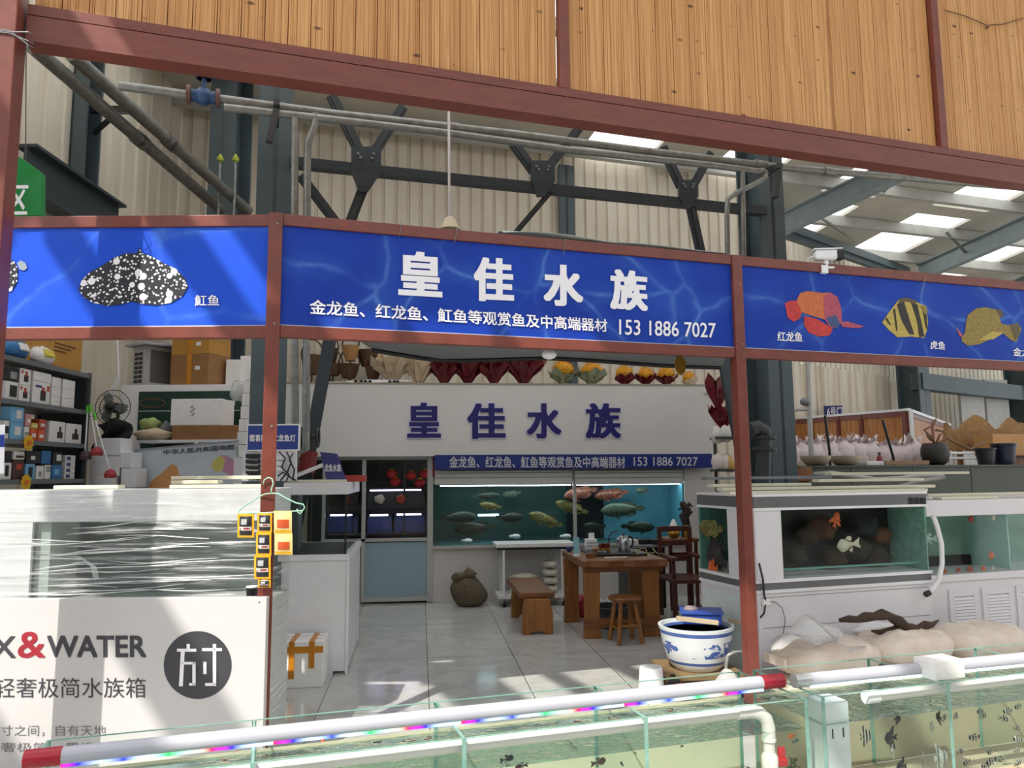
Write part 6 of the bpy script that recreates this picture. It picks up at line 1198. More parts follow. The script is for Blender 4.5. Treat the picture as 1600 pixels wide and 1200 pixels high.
def packet(x0, y0, x1, y1, kind, lab, dd=0, rot=0):
    d = PO_ - .03 - dd; t = thing('feed_packet', lab, 'packet', at((x0 + x1) / 2, y1, d), 'yellow packets on the hanger')
    a, b_, c = at(x0, y1, d), at(x1, y1, d), at(x0, y0, d); X = b_ - a; Y = c - a
    def pf(s, r): return a + X * s + Y * r - _h * (.014 * math.sin(PI * min(1, max(0, (s - .06) / .88))) * math.sin(PI * min(1, max(0, (r - .06) / .88))))
    def bk(s, r): q = pf(s, r); return q + _h * (2 * (_h.dot(a + X * s + Y * r - q)) + .001)
    m = MB(); m.grid(pf, 8, 8); m.grid(bk, 8, 8); obj('pouch', m, PKY if kind == 0 else PKC, t, True)
    def patch(nm, s0, r0, s1, r1, mm): m = MB(); m.grid(lambda s, r: pf(s0 + (s1 - s0) * s, r0 + (r1 - r0) * r) - _h * .0015, 5, 5); obj(nm, m, mm, t, True)
    if kind == 0: patch('dark_print', .14, .1, .88, .9, PKB); patch('pale_print', .14, .3, .86, .46, mat('packet_pale', 'd8cfc6', .3)); patch('red_print', .4, .34, .78, .42, INKR); patch('grey_print', .25, .55, .6, .78, PKG)
    else: patch('orange_print', .2, .25, .85, .62, PKR); patch('base_print', .05, .03, .95, .16, PKY)
packet(371, 803, 397, 840, 0, 'yellow packet with black picture hanging alone on the banner side of the post'); packet(402, 802, 425, 832, 0, 'topmost yellow packet of the middle strip on the post'); packet(400, 832, 424, 868, 0, 'second yellow packet of the middle strip on the post'); packet(397, 867, 423, 905, 0, 'third and lowest yellow packet of the middle strip on the post'); packet(428, 798, 456, 834, 1, 'upper cream packet with orange picture beside the post'); packet(429, 834, 457, 867, 1, 'lower cream packet with orange picture beside the post'); packet(403, 906, 423, 918, 0, 'small dark folded packet below the middle strip', .0)
# cream strips on the wrapped tank
for i, (x0, x1, y, dd) in enumerate(((272, 412, 740, .3), (272, 345, 746, .2), (270, 412, 751, .1), (90, 190, 757, .25))):
    a, b = at(x0, y, DW + dd), at(x1, y + (5 if i == 0 else 0), DW + dd); a.z = b.z = zlid + .014 + .026 * (2 - i if i < 3 else 0)
    tag(obj('light_bar', MB().bar(a, b, .09, .022), CREAMBOX, bevel=.003), ['topmost cream bar on the wrapped aquarium', 'short middle cream bar on the wrapped aquarium', 'lowest cream bar on the wrapped aquarium', 'pale bar lying on the wrapped aquarium near the white cartons'][i], 'bar', 'light bars on the wrapped aquarium')
# ------------------------------------------------------------------ white counter tank inside the shop entrance
YC0, YC1 = 6.64, 7.94; xr2 = onZ(543, 1053, 0).x; xl2 = xr2 - .95; zc2 = onY(500, 867, YC0).z; zl2, zh2 = onY(500, 773, YC0).z, onY(500, 754, YC0).z
t = thing('counter_aquarium', 'empty glass tank on a tall white cabinet inside the shop entrance', 'aquarium', S((xl2 + xr2) / 2, (YC0 + YC1) / 2, 0))
obj('cabinet', MB().span((xl2, YC0 + .012, .02), (xr2 - .02, YC1, zc2 - .05)), WHITE, t, bevel=.003); obj('cabinet_top', MB().span((xl2, YC0, zc2 - .05), (xr2, YC1, zc2)), WHITE, t, bevel=.004); obj('corner_strip', MB().span((xr2 - .022, YC0, .0), (xr2, YC0 + .03, zc2 - .05)), WHITE, t, bevel=.003); obj('plinth', MB().span((xl2, YC0 + .005, 0), (xr2 - .12, YC0 + .012, .19)), WHITE, t)
for k in range(3): obj('side_panel', MB().span((xr2 - .02, YC0 + .05 + k * .42, .03), (xr2 - .008, YC0 + .44 + k * .42, zc2 - .06)), LAC, t, bevel=.003)
obj('front_pane', MB().span((xl2, YC0 + .02, zc2), (xr2 - .03, YC0 + .03, zl2)), GLASSB, t); obj('side_pane', MB().span((xr2 - .04, YC0 + .03, zc2), (xr2 - .03, YC1 - .1, zl2)), GLASSB, t); obj('inner_tower', MB().span((xl2 + .1, YC0 + .35, zc2), (xr2 - .48, YC0 + .6, zl2)), mat('grey_tower', '6f7575', .4), t)
obj('dark_base', MB().span((xl2 + .02, YC0 + .04, zc2), (xr2 - .05, YC1 - .11, zc2 + .004)), DGREY, t); obj('corner_seal', MB().span((xr2 - .045, YC0 + .018, zc2), (xr2 - .028, YC0 + .035, zl2)), DARK, t); obj('back_pane', MB().span((xl2, YC1 - .1, zc2), (xr2 - .03, YC1 - .09, zl2)), GLASSB, t)
obj('hood', MB().span((xl2, YC0 + .01, zl2), (xr2 - .02, YC1 - .08, zh2)), WHITE, t, bevel=.004)
for k, (x0, x1) in enumerate(((xl2 + .1, xr2 - .05), (xl2, xr2 - .25))): tag(obj('white_bar', MB().span((x0, YC0 + .1 + .2 * k, zh2 + .001), (x1, YC0 + .2 + .2 * k, zh2 + .022)), CREAMBOX, bevel=.003), ['white bar along the front of the counter tank hood', 'white bar behind the other on the counter tank hood'][k], 'bar', 'bars on the counter tank')
tag(obj('white_rod', MB().bar(S(xr2 - .55, YC0 + .5, zh2 + .05), onY(506, 726, YC0 + .7), .03, .03), WHITE), 'white rod slanting up beside the small purple tent card', 'rod')
t = thing('tent_card', 'purple blue tent card with white writing on the counter tank', 'sign', onY(515, 752, YC0 + .35)); fn_ = lambda x, y: onY(x, y, YC0 + .35)
flat('card', t, fn_, [(500, 706), (527, 709), (541, 750), (511, 753)], mat('card_purple', '4a4a86', .4), .0); m = MB(); text4(m, '龙鱼水族', fn_, 507, 725, 533, 737, .02, lift=.004); obj('lettering', m, LETW, t)
tag(obj('red_box', pb(MB(), 512, 743, 570, 753, YC0 + .42, .25, 'S'), mat('dull_red_box', 'a83a35', .5), bevel=.003), 'flat red box lying behind the purple tent card', 'box')
# foam box with orange tape
fy = onZ(475, 1075, 0).y; fx0, fx1 = onZ(436, 1075, 0).x, onZ(503, 1075, 0).x; fh = onY(470, 1003, fy).z; fd = .33
t = thing('foam_box', 'white foam box sealed with orange tape on the tiles before the white counter', 'box', S((fx0 + fx1) / 2, fy + fd / 2, 0)); obj('box_body', MB().span((fx0, fy, 0), (fx1, fy + fd, fh - .06)), FOAM, t, bevel=.006); obj('lid', MB().span((fx0, fy, fh - .058), (fx1, fy + fd, fh)), FOAM, t, bevel=.006)
for f in (.28, .74): 
    x = fx0 + (fx1 - fx0) * f; obj('tape', MB().span((x - .022, fy - .002, fh * (.2 if f < .5 else .42)), (x + .022, fy + .0, fh + .001)).span((x - .022, fy - .002, fh), (x + .022, fy + fd, fh + .002)), TAPE, t)
obj('tape', MB().span((fx0, fy - .003, fh - .085), (fx1 + .002, fy - .001, fh - .035)), TAPE, t)
for k in (.3, .62): obj('lid_groove', MB().span((fx0 + .01, fy + fd * k, fh), (fx1 - .01, fy + fd * k + .012, fh + .001)), mat('groove_pink', 'b79a96', .7), t)

# ------------------------------------------------------------------ the goods rack along the side wall
XS = -3.6
def dpx(px): return 3.6 * 1200 / (800 - px)
ZS = (2.49, 2.18, 1.895, 1.605)
RK = mat('rack_grey', '6d7275', .45, .2)
t = thing('goods_rack', 'grey metal rack full of boxed aquarium goods along the side wall', 'rack', C(XS - .22, 5.9, 0))
D0, D1 = 5.05, dpx(138)
for z in ZS + (1.2, .7, .2): obj('shelf', cspan(MB(), XS - .45, D0, z - .035, XS, D1, z), RK, t); 
for x in (XS - .45, XS - .03):
    for d in (D0, D1 - .03): obj('upright', cspan(MB(), x, d, 0, x + .03, d + .03, 2.5), DGREY, t)
obj('end_plate', cspan(MB(), XS - .45, D1 - .004, 1.0, XS - .02, D1, 2.46), TEALD, t)
for z, px in ((ZS[2], 43), (ZS[3], 43)):
    d = dpx(px); m = MB(); P = [(math.cos(i * PI / 9) * (.062 if i % 2 else .05), math.sin(i * PI / 9) * (.062 if i % 2 else .05)) for i in range(18)]; m.prism(P, C(XS + .012, d, z - .02), _h, Z, .004)
    k = thing('price_burst', 'yellow starburst price tag on the %s shelf edge of the goods rack' % ('lower' if z < 1.7 else 'upper'), 'tag', C(XS + .01, d, z - .08), 'yellow price tags'); obj('tag_card', m, YEL, k); m = MB(); m.M = CMX; m.box((XS + .019, d, z - .02), (.003, .05, .03)); obj('tag_print', m, mat('tag_orange', 'd8702a', .4), k)
cols = {'w': 'dcd9d6', 'g': '8d8f90', 'b': '2f6a9c', 'lb': '6fa9cf', 'r': 'b34436', 'o': 'cf5a35', 'k': '25272b', 'br': '4a332a', 'n': '2e3f70', 'y': 'c9b94a', 'p': 'c98a8a'}
def goods(px0, px1, z, h, c, lab, pr=None, dep=.22, cat='box', zoff=0, nm='goods_box', set_=0.02):
    a, b = dpx(px0) + .004, dpx(px1) - .004; x = XS - set_; o = thing(nm, lab, cat, C(x - dep / 2, (a + b) / 2, z + zoff), 'boxes on the goods rack')
    obj('carton', cspan(MB(), x - dep, a, z + zoff, x, b, z + zoff + h), mat('goods_' + c, cols[c], .5, var=.08), o, bevel=.003)
    if pr:
        w = b - a
        for j, (s0, r0, s1, r1, pc) in enumerate(pr): obj('print', cspan(MB(), x, a + w * s0, z + zoff + h * r0, x + .002, a + w * s1, z + zoff + h * r1), mat('goods_' + pc, cols[pc], .5), o)
PUMP = [(.35, .2, .75, .6, 'k'), (.45, .45, .65, .85, 'r'), (.08, .7, .25, .9, 'r')]
z1, z2, z3 = ZS[1], ZS[2], ZS[3]
goods(8, 28, z1, .13, 'w', 'white box with dark pump picture, lower one by the column', [(.3, .15, .9, .8, 'k')]); goods(10, 28, z1, .1, 'k', 'dark box on the white pump box by the column', [(.2, .2, .8, .7, 'g')], zoff=.132)
goods(29, 47, z1, .12, 'w', 'white box with red pump picture, lower of the pair', PUMP); goods(29, 47, z1, .12, 'w', 'white box with red pump picture, upper of the pair', PUMP, zoff=.122)
goods(50, 78, z1, .17, 'w', 'wide white box with pump picture in the middle of the upper shelf', [(.45, .15, .75, .6, 'k'), (.52, .4, .66, .75, 'r'), (.15, .72, .5, .82, 'n'), (.82, .6, .95, .85, 'r')]); goods(50, 79, z1, .07, 'w', 'flat plain white box lying on the wide pump box', zoff=.172)
for k, q in enumerate(('bottom', 'middle', 'top')): goods(80, 95, z1, .075, 'w', q + ' plain white box of the inner stack of three', zoff=.076 * k); goods(97, 117, z1, .075, 'w', q + ' plain white box of the outer stack of three', zoff=.076 * k)
goods(9, 18, z2, .13, 'w', 'narrow white box with black ring beside the column', [(.2, .3, .9, .7, 'k')]); goods(19, 40, z2, .125, 'lb', 'blue box with white bottle picture, lower of two', [(.35, .25, .8, .75, 'w')]); goods(19, 40, z2, .11, 'lb', 'blue box with white bottle picture, upper of two', [(.4, .25, .8, .8, 'w')], zoff=.127)
goods(41, 50, z2, .1, 'w', 'slim white pack between blue and red packs', [(.1, .4, .9, .6, 'g')])
for k, (a, b, h, zo, c, q) in enumerate(((51, 62, .09, 0, 'o', 'orange pack at the front of the red heap'), (63, 74, .085, 0, 'o', 'orange pack next to the big white boxes'), (42, 52, .09, .105, 'p', 'pink pack on the slim white one'), (52, 63, .04, .093, 'y', 'yellow green pack lying on the orange one'), (64, 75, .08, .088, 'r', 'red pack on the orange one by the white boxes'))): goods(a, b, z2, h, c, q, [(.2, .3, .8, .6, 'w')], zoff=zo, dep=.16)
goods(80, 105, z2, .165, 'w', 'big white box with black pump picture, nearer the column', [(.5, .2, .85, .5, 'k'), (.62, .45, .74, .75, 'k')], dep=.3); goods(106, 131, z2, .16, 'w', 'big white box with black pump picture at the shelf end', [(.4, .2, .8, .5, 'k'), (.55, .45, .7, .75, 'k')], dep=.3)
goods(7, 26, z3, .12, 'w', 'white box with black capsule picture on the lowest visible shelf', [(.45, .2, .75, .85, 'k')]); goods(27, 45, z3, .14, 'br', 'dark brown box beside the capsule box', [(.3, .5, .8, .8, 'r')]); goods(47, 62, z3, .115, 'lb', 'pale blue box with black fin picture', [(.3, .15, .75, .8, 'k')]); goods(64, 76, z3, .1, 'w', 'small white pack in the middle of the lowest shelf', [(.3, .2, .7, .6, 'g')]); goods(77, 87, z3, .11, 'w', 'small white and grey pack next to the blue carton', [(.2, .5, .9, .9, 'g')]); goods(88, 104, z3, .11, 'b', 'mid blue box on the lowest shelf', [(.2, .3, .7, .7, 'lb')])
for k, q in enumerate(('bottom', 'second', 'third', 'top')): goods(108, 124, z3, .045 if k < 3 else .05, 'w', q + ' flat white box of the stack near the rack end', [(.1, .2, .5, .8, 'n')], zoff=.047 * k)
goods(8, 25, z3, .08, 'k', 'black pack on the capsule box', zoff=.125); goods(27, 45, z3, .06, 'w', 'white round pack on the dark brown box', [(.2, .2, .9, .5, 'br')], zoff=.145); goods(47, 70, z3, .09, 'k', 'black pack above the pale blue box', [(.3, .3, .6, .6, 'w')], zoff=.12); goods(71, 86, z3, .1, 'b', 'blue blister pack behind the small white packs', zoff=.118); goods(88, 103, z3, .1, 'k', 'black box with white picture over the mid blue box', [(.4, .3, .9, .8, 'w')], zoff=.113)
for i, (a, b, q, c, c2) in enumerate(((14, 50, 'blue and white bag of gravel on top of the goods rack', 'b', 'w'), (52, 92, 'white bag with yellow label on top of the goods rack', 'w', 'y'))):
    d = (dpx(a) + dpx(b)) / 2; L = dpx(b) - dpx(a); c_ = C(XS - .17, d, ZS[0] + .07); o = thing('gravel_bag', q, 'bag', c_ - Z * .07, 'bags on the goods rack'); obj('bag', pillow(MB(), c_, L * 1.0, .3, .15, R(90) - YAW, i), mat('goods_' + c, cols[c], .5), o, True); mm = MB(); mm.M = CMX; mm.box((XS - .02, d, ZS[0] + .09), (.02, L * .35, .06), ry=-.5); obj('label', mm, mat('goods_' + c2, cols[c2], .5), o, bevel=.004)
o = thing('big_carton', 'large yellow brown carton with printed lines behind the bags on the goods rack', 'box', C(XS - .25, 6.15, ZS[0])); obj('carton', cspan(MB(), XS - .45, 5.75, ZS[0], XS - .08, 6.5, ZS[0] + .42), CARDY, o, bevel=.004)
for k in range(3): obj('print_line', cspan(MB(), XS - .08, 6.1, ZS[0] + .2 - .03 * k, XS - .078, 6.4 - .07 * k, ZS[0] + .212 - .03 * k), mat('print_brown', '5b3d1c', .6), o)
# nets and rods at the rack end
for i, (x0, y0, x1, y1, q) in enumerate(((137, 640, 133, 706, 'fish net with green grip, nearest the rack end'), (141, 638, 151, 700, 'fish net with red head under a green grip'), (147, 650, 172, 735, 'fish net with slanting white handle and red head'))):
    d = 6.45; o = thing('fish_net', q, 'net', at(x1, y1 + 8, d), 'fish nets on the rack end'); obj('handle', MB().tube([at(x0, y0, d), at(x1, y1, d)], .006, 6), WHITE, o); obj('grip', MB().tube([at(x0, y0 - 6, d), at(x0 + (x1 - x0) * .1, y0 + 6, d)], .012, 8), mat('grip_green', '5db83a', .4), o); obj('net_head', MB().lathe([(.045, 0), (.05, .03), (.035, .06), (.01, .075), (0, .075)], at(x1, y1 + 12, d), 10), mat('net_red', 'a03038', .6) if i else mat('net_grey', '4a3a40', .6), o)
    a_ = at(x0, y0, d); obj('hook', MB().tube([a_, C(XS - .01, D1 - .02, a_.z)], .004, 5), DGREY, o)
# white carton stacks on a low table between rack and map
zt_ = 1.5; o = thing('packing_table', 'grey table with stacked white cartons behind the wrapped aquarium', 'table', C(-3.42, 6.85, 0)); obj('table_top', cspan(MB(), -3.62, 6.6, zt_ - .03, -3.2, 6.92, zt_), GREYM, o)
for x in (-3.6, -3.25):
    for d in (6.62, 6.87): obj('leg', cspan(MB(), x, d, 0, x + .04, d + .04, zt_ - .03), DGREY, o)
for i, (x0, y0, x1, y1, dz, q) in enumerate(((139, 744, 181, 762, 0, 'lowest big white carton of the stack beside the fish nets'), (139, 713, 186, 743, 0, 'middle big white carton of the stack beside the fish nets'), (146, 685, 188, 712, 0, 'topmost big white carton of the stack beside the fish nets'), (188, 732, 212, 762, 0, 'lower white carton of the small stack before the map'), (187, 707, 204, 731, 0, 'upper white carton of the small stack before the map'))):
    d = 6.7; o = obj('white_carton', pb(MB(), x0, y0, x1, y1, d, .2), WHITE, bevel=.004); tag(o, q, 'box', 'white cartons')
# fan
c = at(178, 637, 7.2); o = thing('standing_fan', 'standing fan with dark hub and wire guard between rack and green board', 'fan', V((c.x, c.y, 0))); rf_ = .165
ax = Matrix((_r0, Z, -_h)).transposed()
for k in range(3): obj('guard_ring', MB().tube([c + ax @ V((math.cos(a * PI / 18) * rf_ * (1, .66, .33)[k], math.sin(a * PI / 18) * rf_ * (1, .66, .33)[k], .02 + .03 * k)) for a in range(37)], .004, 5), DGREY, o)
m = MB()
for k in range(32): a = k * PI / 16; m.tube([c + ax @ V((math.cos(a) * .04, math.sin(a) * .04, .09)), c + ax @ V((math.cos(a) * rf_, math.sin(a) * rf_, .02))], .0018, 4)
obj('guard_wire', m, DGREY, o)
for k in range(3):
    m = MB(); P = [(.03, -.02), (.08, -.05), (.14, -.04), (.15, .02), (.09, .04), (.03, .02)]; an = k * 2 * PI / 3; m.prism([(x * math.cos(an) - y * math.sin(an), x * math.sin(an) + y * math.cos(an)) for x, y in P], c - _h * .03, _r0, Z, .004); obj('blade', m, mat('fan_blade', '9a9da0', .3), o)
obj('hub', MB().lathe([(.04, 0), (.04, .03), (0, .045)], c - _h * .06, 16, ax=ax), DARK, o); obj('motor', MB().tube([c + _h * .02, c + _h * .14], .05, 12), DARK, o); obj('stand_pole', MB().tube([c + _h * .08 - Z * .04, V((c.x, c.y, 0)) + _h * .08], .016, 8), DGREY, o); obj('stand_base', MB().lathe([(.2, 0), (.2, .02), (.03, .05), (0, .05)], V((c.x, c.y, 0)) + _h * .08, 20), DGREY, o)
for k in range(4): tag(obj('white_cable', MB().tube([at(150 + 3 * k, 648 - 2 * k, 7.6), at(165 + 3 * k, 632 - 3 * k, 7.6), at(172 + 3 * k, 610, 7.6), at(186, 585 + 4 * k, 7.6), at(183, 520, 7.6)], .007, 6), WHITE, smooth=True), ['lowest', 'second', 'third', 'uppermost'][k] + ' of four white cables curving past the fan', 'cable', 'white cables by the fan')
m = MB(); m.grid(lambda s, r: at(152 + 52 * s + 6 * math.sin(5 * r), 664 + 38 * r - 10 * math.sin(PI * s), 7.05) + _h * .05 * math.sin(9 * s + 4 * r), 16, 12); tag(obj('black_cloth', m, mat('black_cloth', '1b1c1f', .8), smooth=True, solid=.01), 'black cloth draped in front of the fan stand', 'cloth')
# white storage cabinet with green board
DC = 7.75; zq = at(280, 601, DC).z; xa_, xb2 = at(188, 650, DC).dot(_r0), at(392, 650, DC).dot(_r0)
o = thing('storage_cabinet', 'white cabinet with dark green lettered board under the cartons and cooler unit', 'cabinet', C((xa_ + xb2) / 2, DC + .3, 0)); obj('carcass', cspan(MB(), xa_, DC, 0, xb2, DC + .6, zq), WHITE, o)
gb = obj('green_board', pb(MB(), 213, 612, 374, 700, DC - .02, .02), GREENP, o); m = MB(); text4(m, '代理', lambda x, y: at(x, y, DC - .021), 350, 625, 368, 633, .01); obj('lettering', m, LETW, gb); m = MB(); pface(m, 213, 642, 374, 642.8, DC - .02); obj('white_rule', m, LETW, gb)
m = MB(); m.tube([at(238 + 20 * math.cos(a * PI / 12), 630 + 7 * math.sin(a * PI / 12), DC - .024) for a in range(25)], .004, 5); obj('oval_mark', m, mat('board_copper', '8a5a3c', .5), gb)
# cooler unit
c = at(224, 598, DC + .02); c.z = zq; Mx = Matrix.Translation(c) @ Matrix.Rotation(-YAW - R(30), 4, 'Z')
o = thing('cooler_unit', 'grey outdoor air conditioner unit on the white cabinet', 'air conditioner', c); hA = at(224, 538, DC).z - zq
m = MB(Mx); m.span((-.19, 0, 0), (0, .02, hA)); m.span((-.19, .02, 0), (0, .42, hA)); obj('casing', m, mat('cooler_grey', 'aeaeaa', .5), o, bevel=.006)
for k in range(7):
    for j in range(2): obj('vent', MB(Mx).box((-.06 - .07 * j, -.001, .045 + k * .047), (.055, .006, .032)), DARK, o)
obj('fan_grille', MB(Mx).box((.003, .22, hA * .5), (.006, .3, hA * .8)), mat('grille_dark', '5a5752', .5, bump=.4, scale=30), o); obj('cover_sheet', MB(Mx).box((-.1, .2, hA + .02), (.34, .5, .03), rx=.06), mat('lilac_sheet', 'a5a0ac', .6), o, bevel=.01)
def carton(lab, x0, y0, x1, y1, d, dep, m, rz, tape=True, grp='cartons on the white cabinet', zb=None, nm='carton_box'):
    q = at((x0 + x1) / 2, y1, d); h = at(x0, y0, d).z - q.z; wd = (x1 - x0) * d / 1200
    if zb is not None: q.z = zb
    o = thing(nm, lab, 'box', q, grp); Mx = Matrix.Translation(q + _h * dep / 2) @ Matrix.Rotation(-YAW + rz, 4, 'Z'); obj('carton', MB(Mx).span((-wd / 2, -dep / 2, 0), (wd / 2, dep / 2, h)), m, o, bevel=.004)
    if tape: obj('tape', MB(Mx).span((-.03, -dep / 2 - .002, 0), (.03, -dep / 2, h)), TAPE, o); obj('label', MB(Mx).box((wd * .22, -dep / 2 - .002, h * .55), (.06, .002, .04)), WHITE, o)
    return q.z + h
h1 = carton('brown carton with tape and white label, lower of two beside the cooler unit', 266, 553, 338, 601, DC + .05, .35, CARD, -.3, zb=zq)
carton('taped brown carton on top of the lower one, under the banner rail', 268, 524, 340, 552, DC + .06, .34, CARDY, -.3, tape=True, zb=h1 + .002)
carton('white foam box beside the brown cartons', 352, 558, 372, 600, DC + .2, .2, FOAM, 0, False, zb=zq, nm='foam_box'); carton('tall white foam panel leaning over the cabinet end', 374, 555, 390, 601, DC + .1, .06, FOAM, 0, False, zb=zq, nm='foam_sheet')
# shelf with foam box and goods before the cabinet
DS = 7.2; zs_ = at(290, 687, DS).z; o = thing('white_shelf', 'white shelf frame with a foam box and sacks above the map', 'shelf', at(290, 760, DS)); o.location.z = 0
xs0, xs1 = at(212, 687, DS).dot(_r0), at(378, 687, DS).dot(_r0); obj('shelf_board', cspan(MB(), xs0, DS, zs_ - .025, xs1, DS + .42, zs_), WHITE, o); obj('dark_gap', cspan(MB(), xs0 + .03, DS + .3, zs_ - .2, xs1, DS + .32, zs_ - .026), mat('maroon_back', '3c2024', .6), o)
for x in (xs0, xs0 + .55, xs1 - .03): obj('upright', cspan(MB(), x, DS, 0, x + .03, DS + .03, zs_ - .025), WHITE, o)
h1 = carton('long flat brown carton on the white shelf under the foam box', 268, 664, 376, 686, DS + .02, .36, CARD, 0, False, 'boxes on the white shelf', zs_)
h1 = carton('white foam box with handwriting on the long brown carton', 266, 622, 346, 663, DS + .04, .32, FOAM, 0, False, 'boxes on the white shelf', h1 + .002, 'foam_box')
fb = [x for x in bpy.data.objects if x.get('label', '').startswith('white foam box with handwriting')][0]
obj('handwriting', MB().tube([at(x, y, DS + .036) for x, y in ((302, 633), (298, 636), (305, 638), (297, 643), (304, 646), (299, 650))], .003, 5), mat('pen_blue', '5a6a7c', .6), fb)
for i, (x, y, rx_, rz_, c, q, nm) in enumerate(((235, 664, .1, .065, '9fae6a', 'pale green net bag on the white shelf', 'net_bag'), (240, 680, .17, .06, 'c9b79c', 'beige cloth sack on the white shelf edge', 'cloth_sack'), (260, 662, .06, .1, '6f7276', 'grey cloth hanging beside the foam box', 'grey_cloth'))):
    q_ = at(x, y, DS + .15 - .1 * (i == 1)); q_.z = zs_ + rz_ * .85 + (.1 if i == 0 else 0); tag(obj(nm, lump(MB(), q_, (rx_, .08, rz_), i), mat('cl%d' % i, c, .8, bump=.3), smooth=True), q, 'cloth' if i else 'bag')
# map board
t = thing('map_board', 'framed map board with coloured regions under the white shelf', 'map', at(292, 760, 6.95)); mfn = lambda x, y: at(x, y, 6.95)
flat('map_sheet', t, mfn, [(213, 703), (372, 689), (376, 765), (212, 765)], mat('map_sea', 'c3cbd2', .4, var=.08), 0); flat('map_frame', t, mfn, [(211, 702), (374, 687.5), (374, 690), (214, 704.5), (214, 766), (211, 766)], mat('map_frame', '8d979e', .4), .006)
flat('region', t, mfn, [(236, 752), (258, 735), (268, 725), (277, 728), (280, 742), (300, 752), (296, 765), (232, 765)], mat('map_orange', 'd0955a', .5), .004); flat('region', t, mfn, [(332, 722), (344, 711), (352, 718), (348, 735), (336, 737), (331, 730)], mat('map_yellow', 'cfc46a', .5), .004); flat('region', t, mfn, [(344, 711), (354, 712), (368, 722), (371, 733), (362, 745), (348, 736), (352, 718)], mat('map_pink', 'c48aa6', .5), .0045)
m = MB(); text4(m, '中华人民共和国地图', mfn, 256, 704, 366, 711, .01, yb=703, lift=.005); 
m = MB(); a_, b_, c_ = mfn(256, 711), mfn(366, 702), mfn(256, 703); text(m, '中华人民共和国地图', a_ - _h * .006, b_ - a_, c_ - a_, .012, .002); obj('lettering', m, INK, t)
obj('prop', MB().bar(at(292, 765, 7.0), V((at(292, 765, 7.0).x, at(292, 765, 7.0).y, 0)), .05, .05), WHITEM, t)
# leaning foam slabs
for k in range(7):
    x = 397 - 2.6 * k; y = 575 + 20 * k; tag(obj('foam_slab', pb(MB(), x - 14, y, x + 6, y + 19.4, 6.95, .12), FOAM, bevel=.006), ['topmost', 'second', 'third', 'fourth', 'fifth', 'sixth', 'lowest'][k] + ' white foam slab of the leaning pile by the grey column', 'slab', 'foam slabs')
q = at(384, 715, 6.95); tag(obj('slab_stand', MB(CMX).span((q.dot(_r0) - .1, 6.93, 0), (q.dot(_r0) + .1, 7.1, q.z - .0)), WHITEM), 'white box stand under the leaning foam slabs', 'stand')
tag(obj('plastic_bag', lump(MB(), at(372, 612, 7.0), (.07, .05, .1), 4), PLASTIC, smooth=True), 'beige plastic bag hanging at the top of the foam slabs', 'bag')
# adapter board and blue lamp sign
DA = 5.7; t = thing('adapter_board', 'white board with stacked black adapters and loose cables behind the hanger', 'board', at(420, 755, DA)); obj('board', pb(MB(), 378, 704, 462, 752, DA, .03), WHITE, t)
a_ = at(382, 752, DA + .02); b_ = at(408, 752, DA + .02)
for p in (a_, b_): obj('leg', MB().bar(p, V((p.x, p.y, 0)), .04, .03), GREYM, t)
for k in range(5): obj('adapter', pb(MB(), 383, 709 + 8.4 * k, 404, 715.5 + 8.4 * k, DA - .05, .05), DARK, t, bevel=.006)
for k in range(3): obj('adapter', pb(MB(), 430, 712 + 9 * k, 442, 719 + 9 * k, DA - .05, .05), WHITEM, t, bevel=.006)
for P in (((436, 706), (446, 716), (440, 730), (452, 742), (447, 752)), ((448, 706), (455, 722), (449, 738), (438, 751)), ((458, 708), (452, 718), (460, 734), (457, 751)), ((434, 744), (442, 738), (454, 746), (463, 751))): obj('cable', MB().tube([at(x, y, DA - .05) for x, y in P], .006, 6), DARK, t, True)
for k in range(4): x = 384 + 5 * k; obj('cable', MB().tube([at(x, 748, DA - .05), at(x + 6, 738, DA - .07), at(x + 14, 747, DA - .06), at(x + 20, 750, DA - .05)], .005, 6), DARK, t, True)
t = thing('lamp_sign', 'blue sign with white characters half hidden by the brown post', 'sign', at(426, 703, DA - .03)); obj('sign_panel', pb(MB(), 386, 664, 466, 704, DA - .03, .03), mat('lamp_sign_blue', '243f8c', .35), t); m = MB(); pb(m, 385, 663, 467, 665, DA - .032, .034); pb(m, 385, 703, 467, 704.5, DA - .032, .034); pb(m, 385, 663, 386.3, 704.5, DA - .032, .034); pb(m, 465.6, 663, 467, 704.5, DA - .032, .034); obj('rim', m, LETW, t)
m = MB(); text4(m, '雲喜龍 LEC龙鱼灯', lambda x, y: at(x, y, DA - .032), 390, 679, 462, 690, .014); obj('lettering', m, LETW, t)
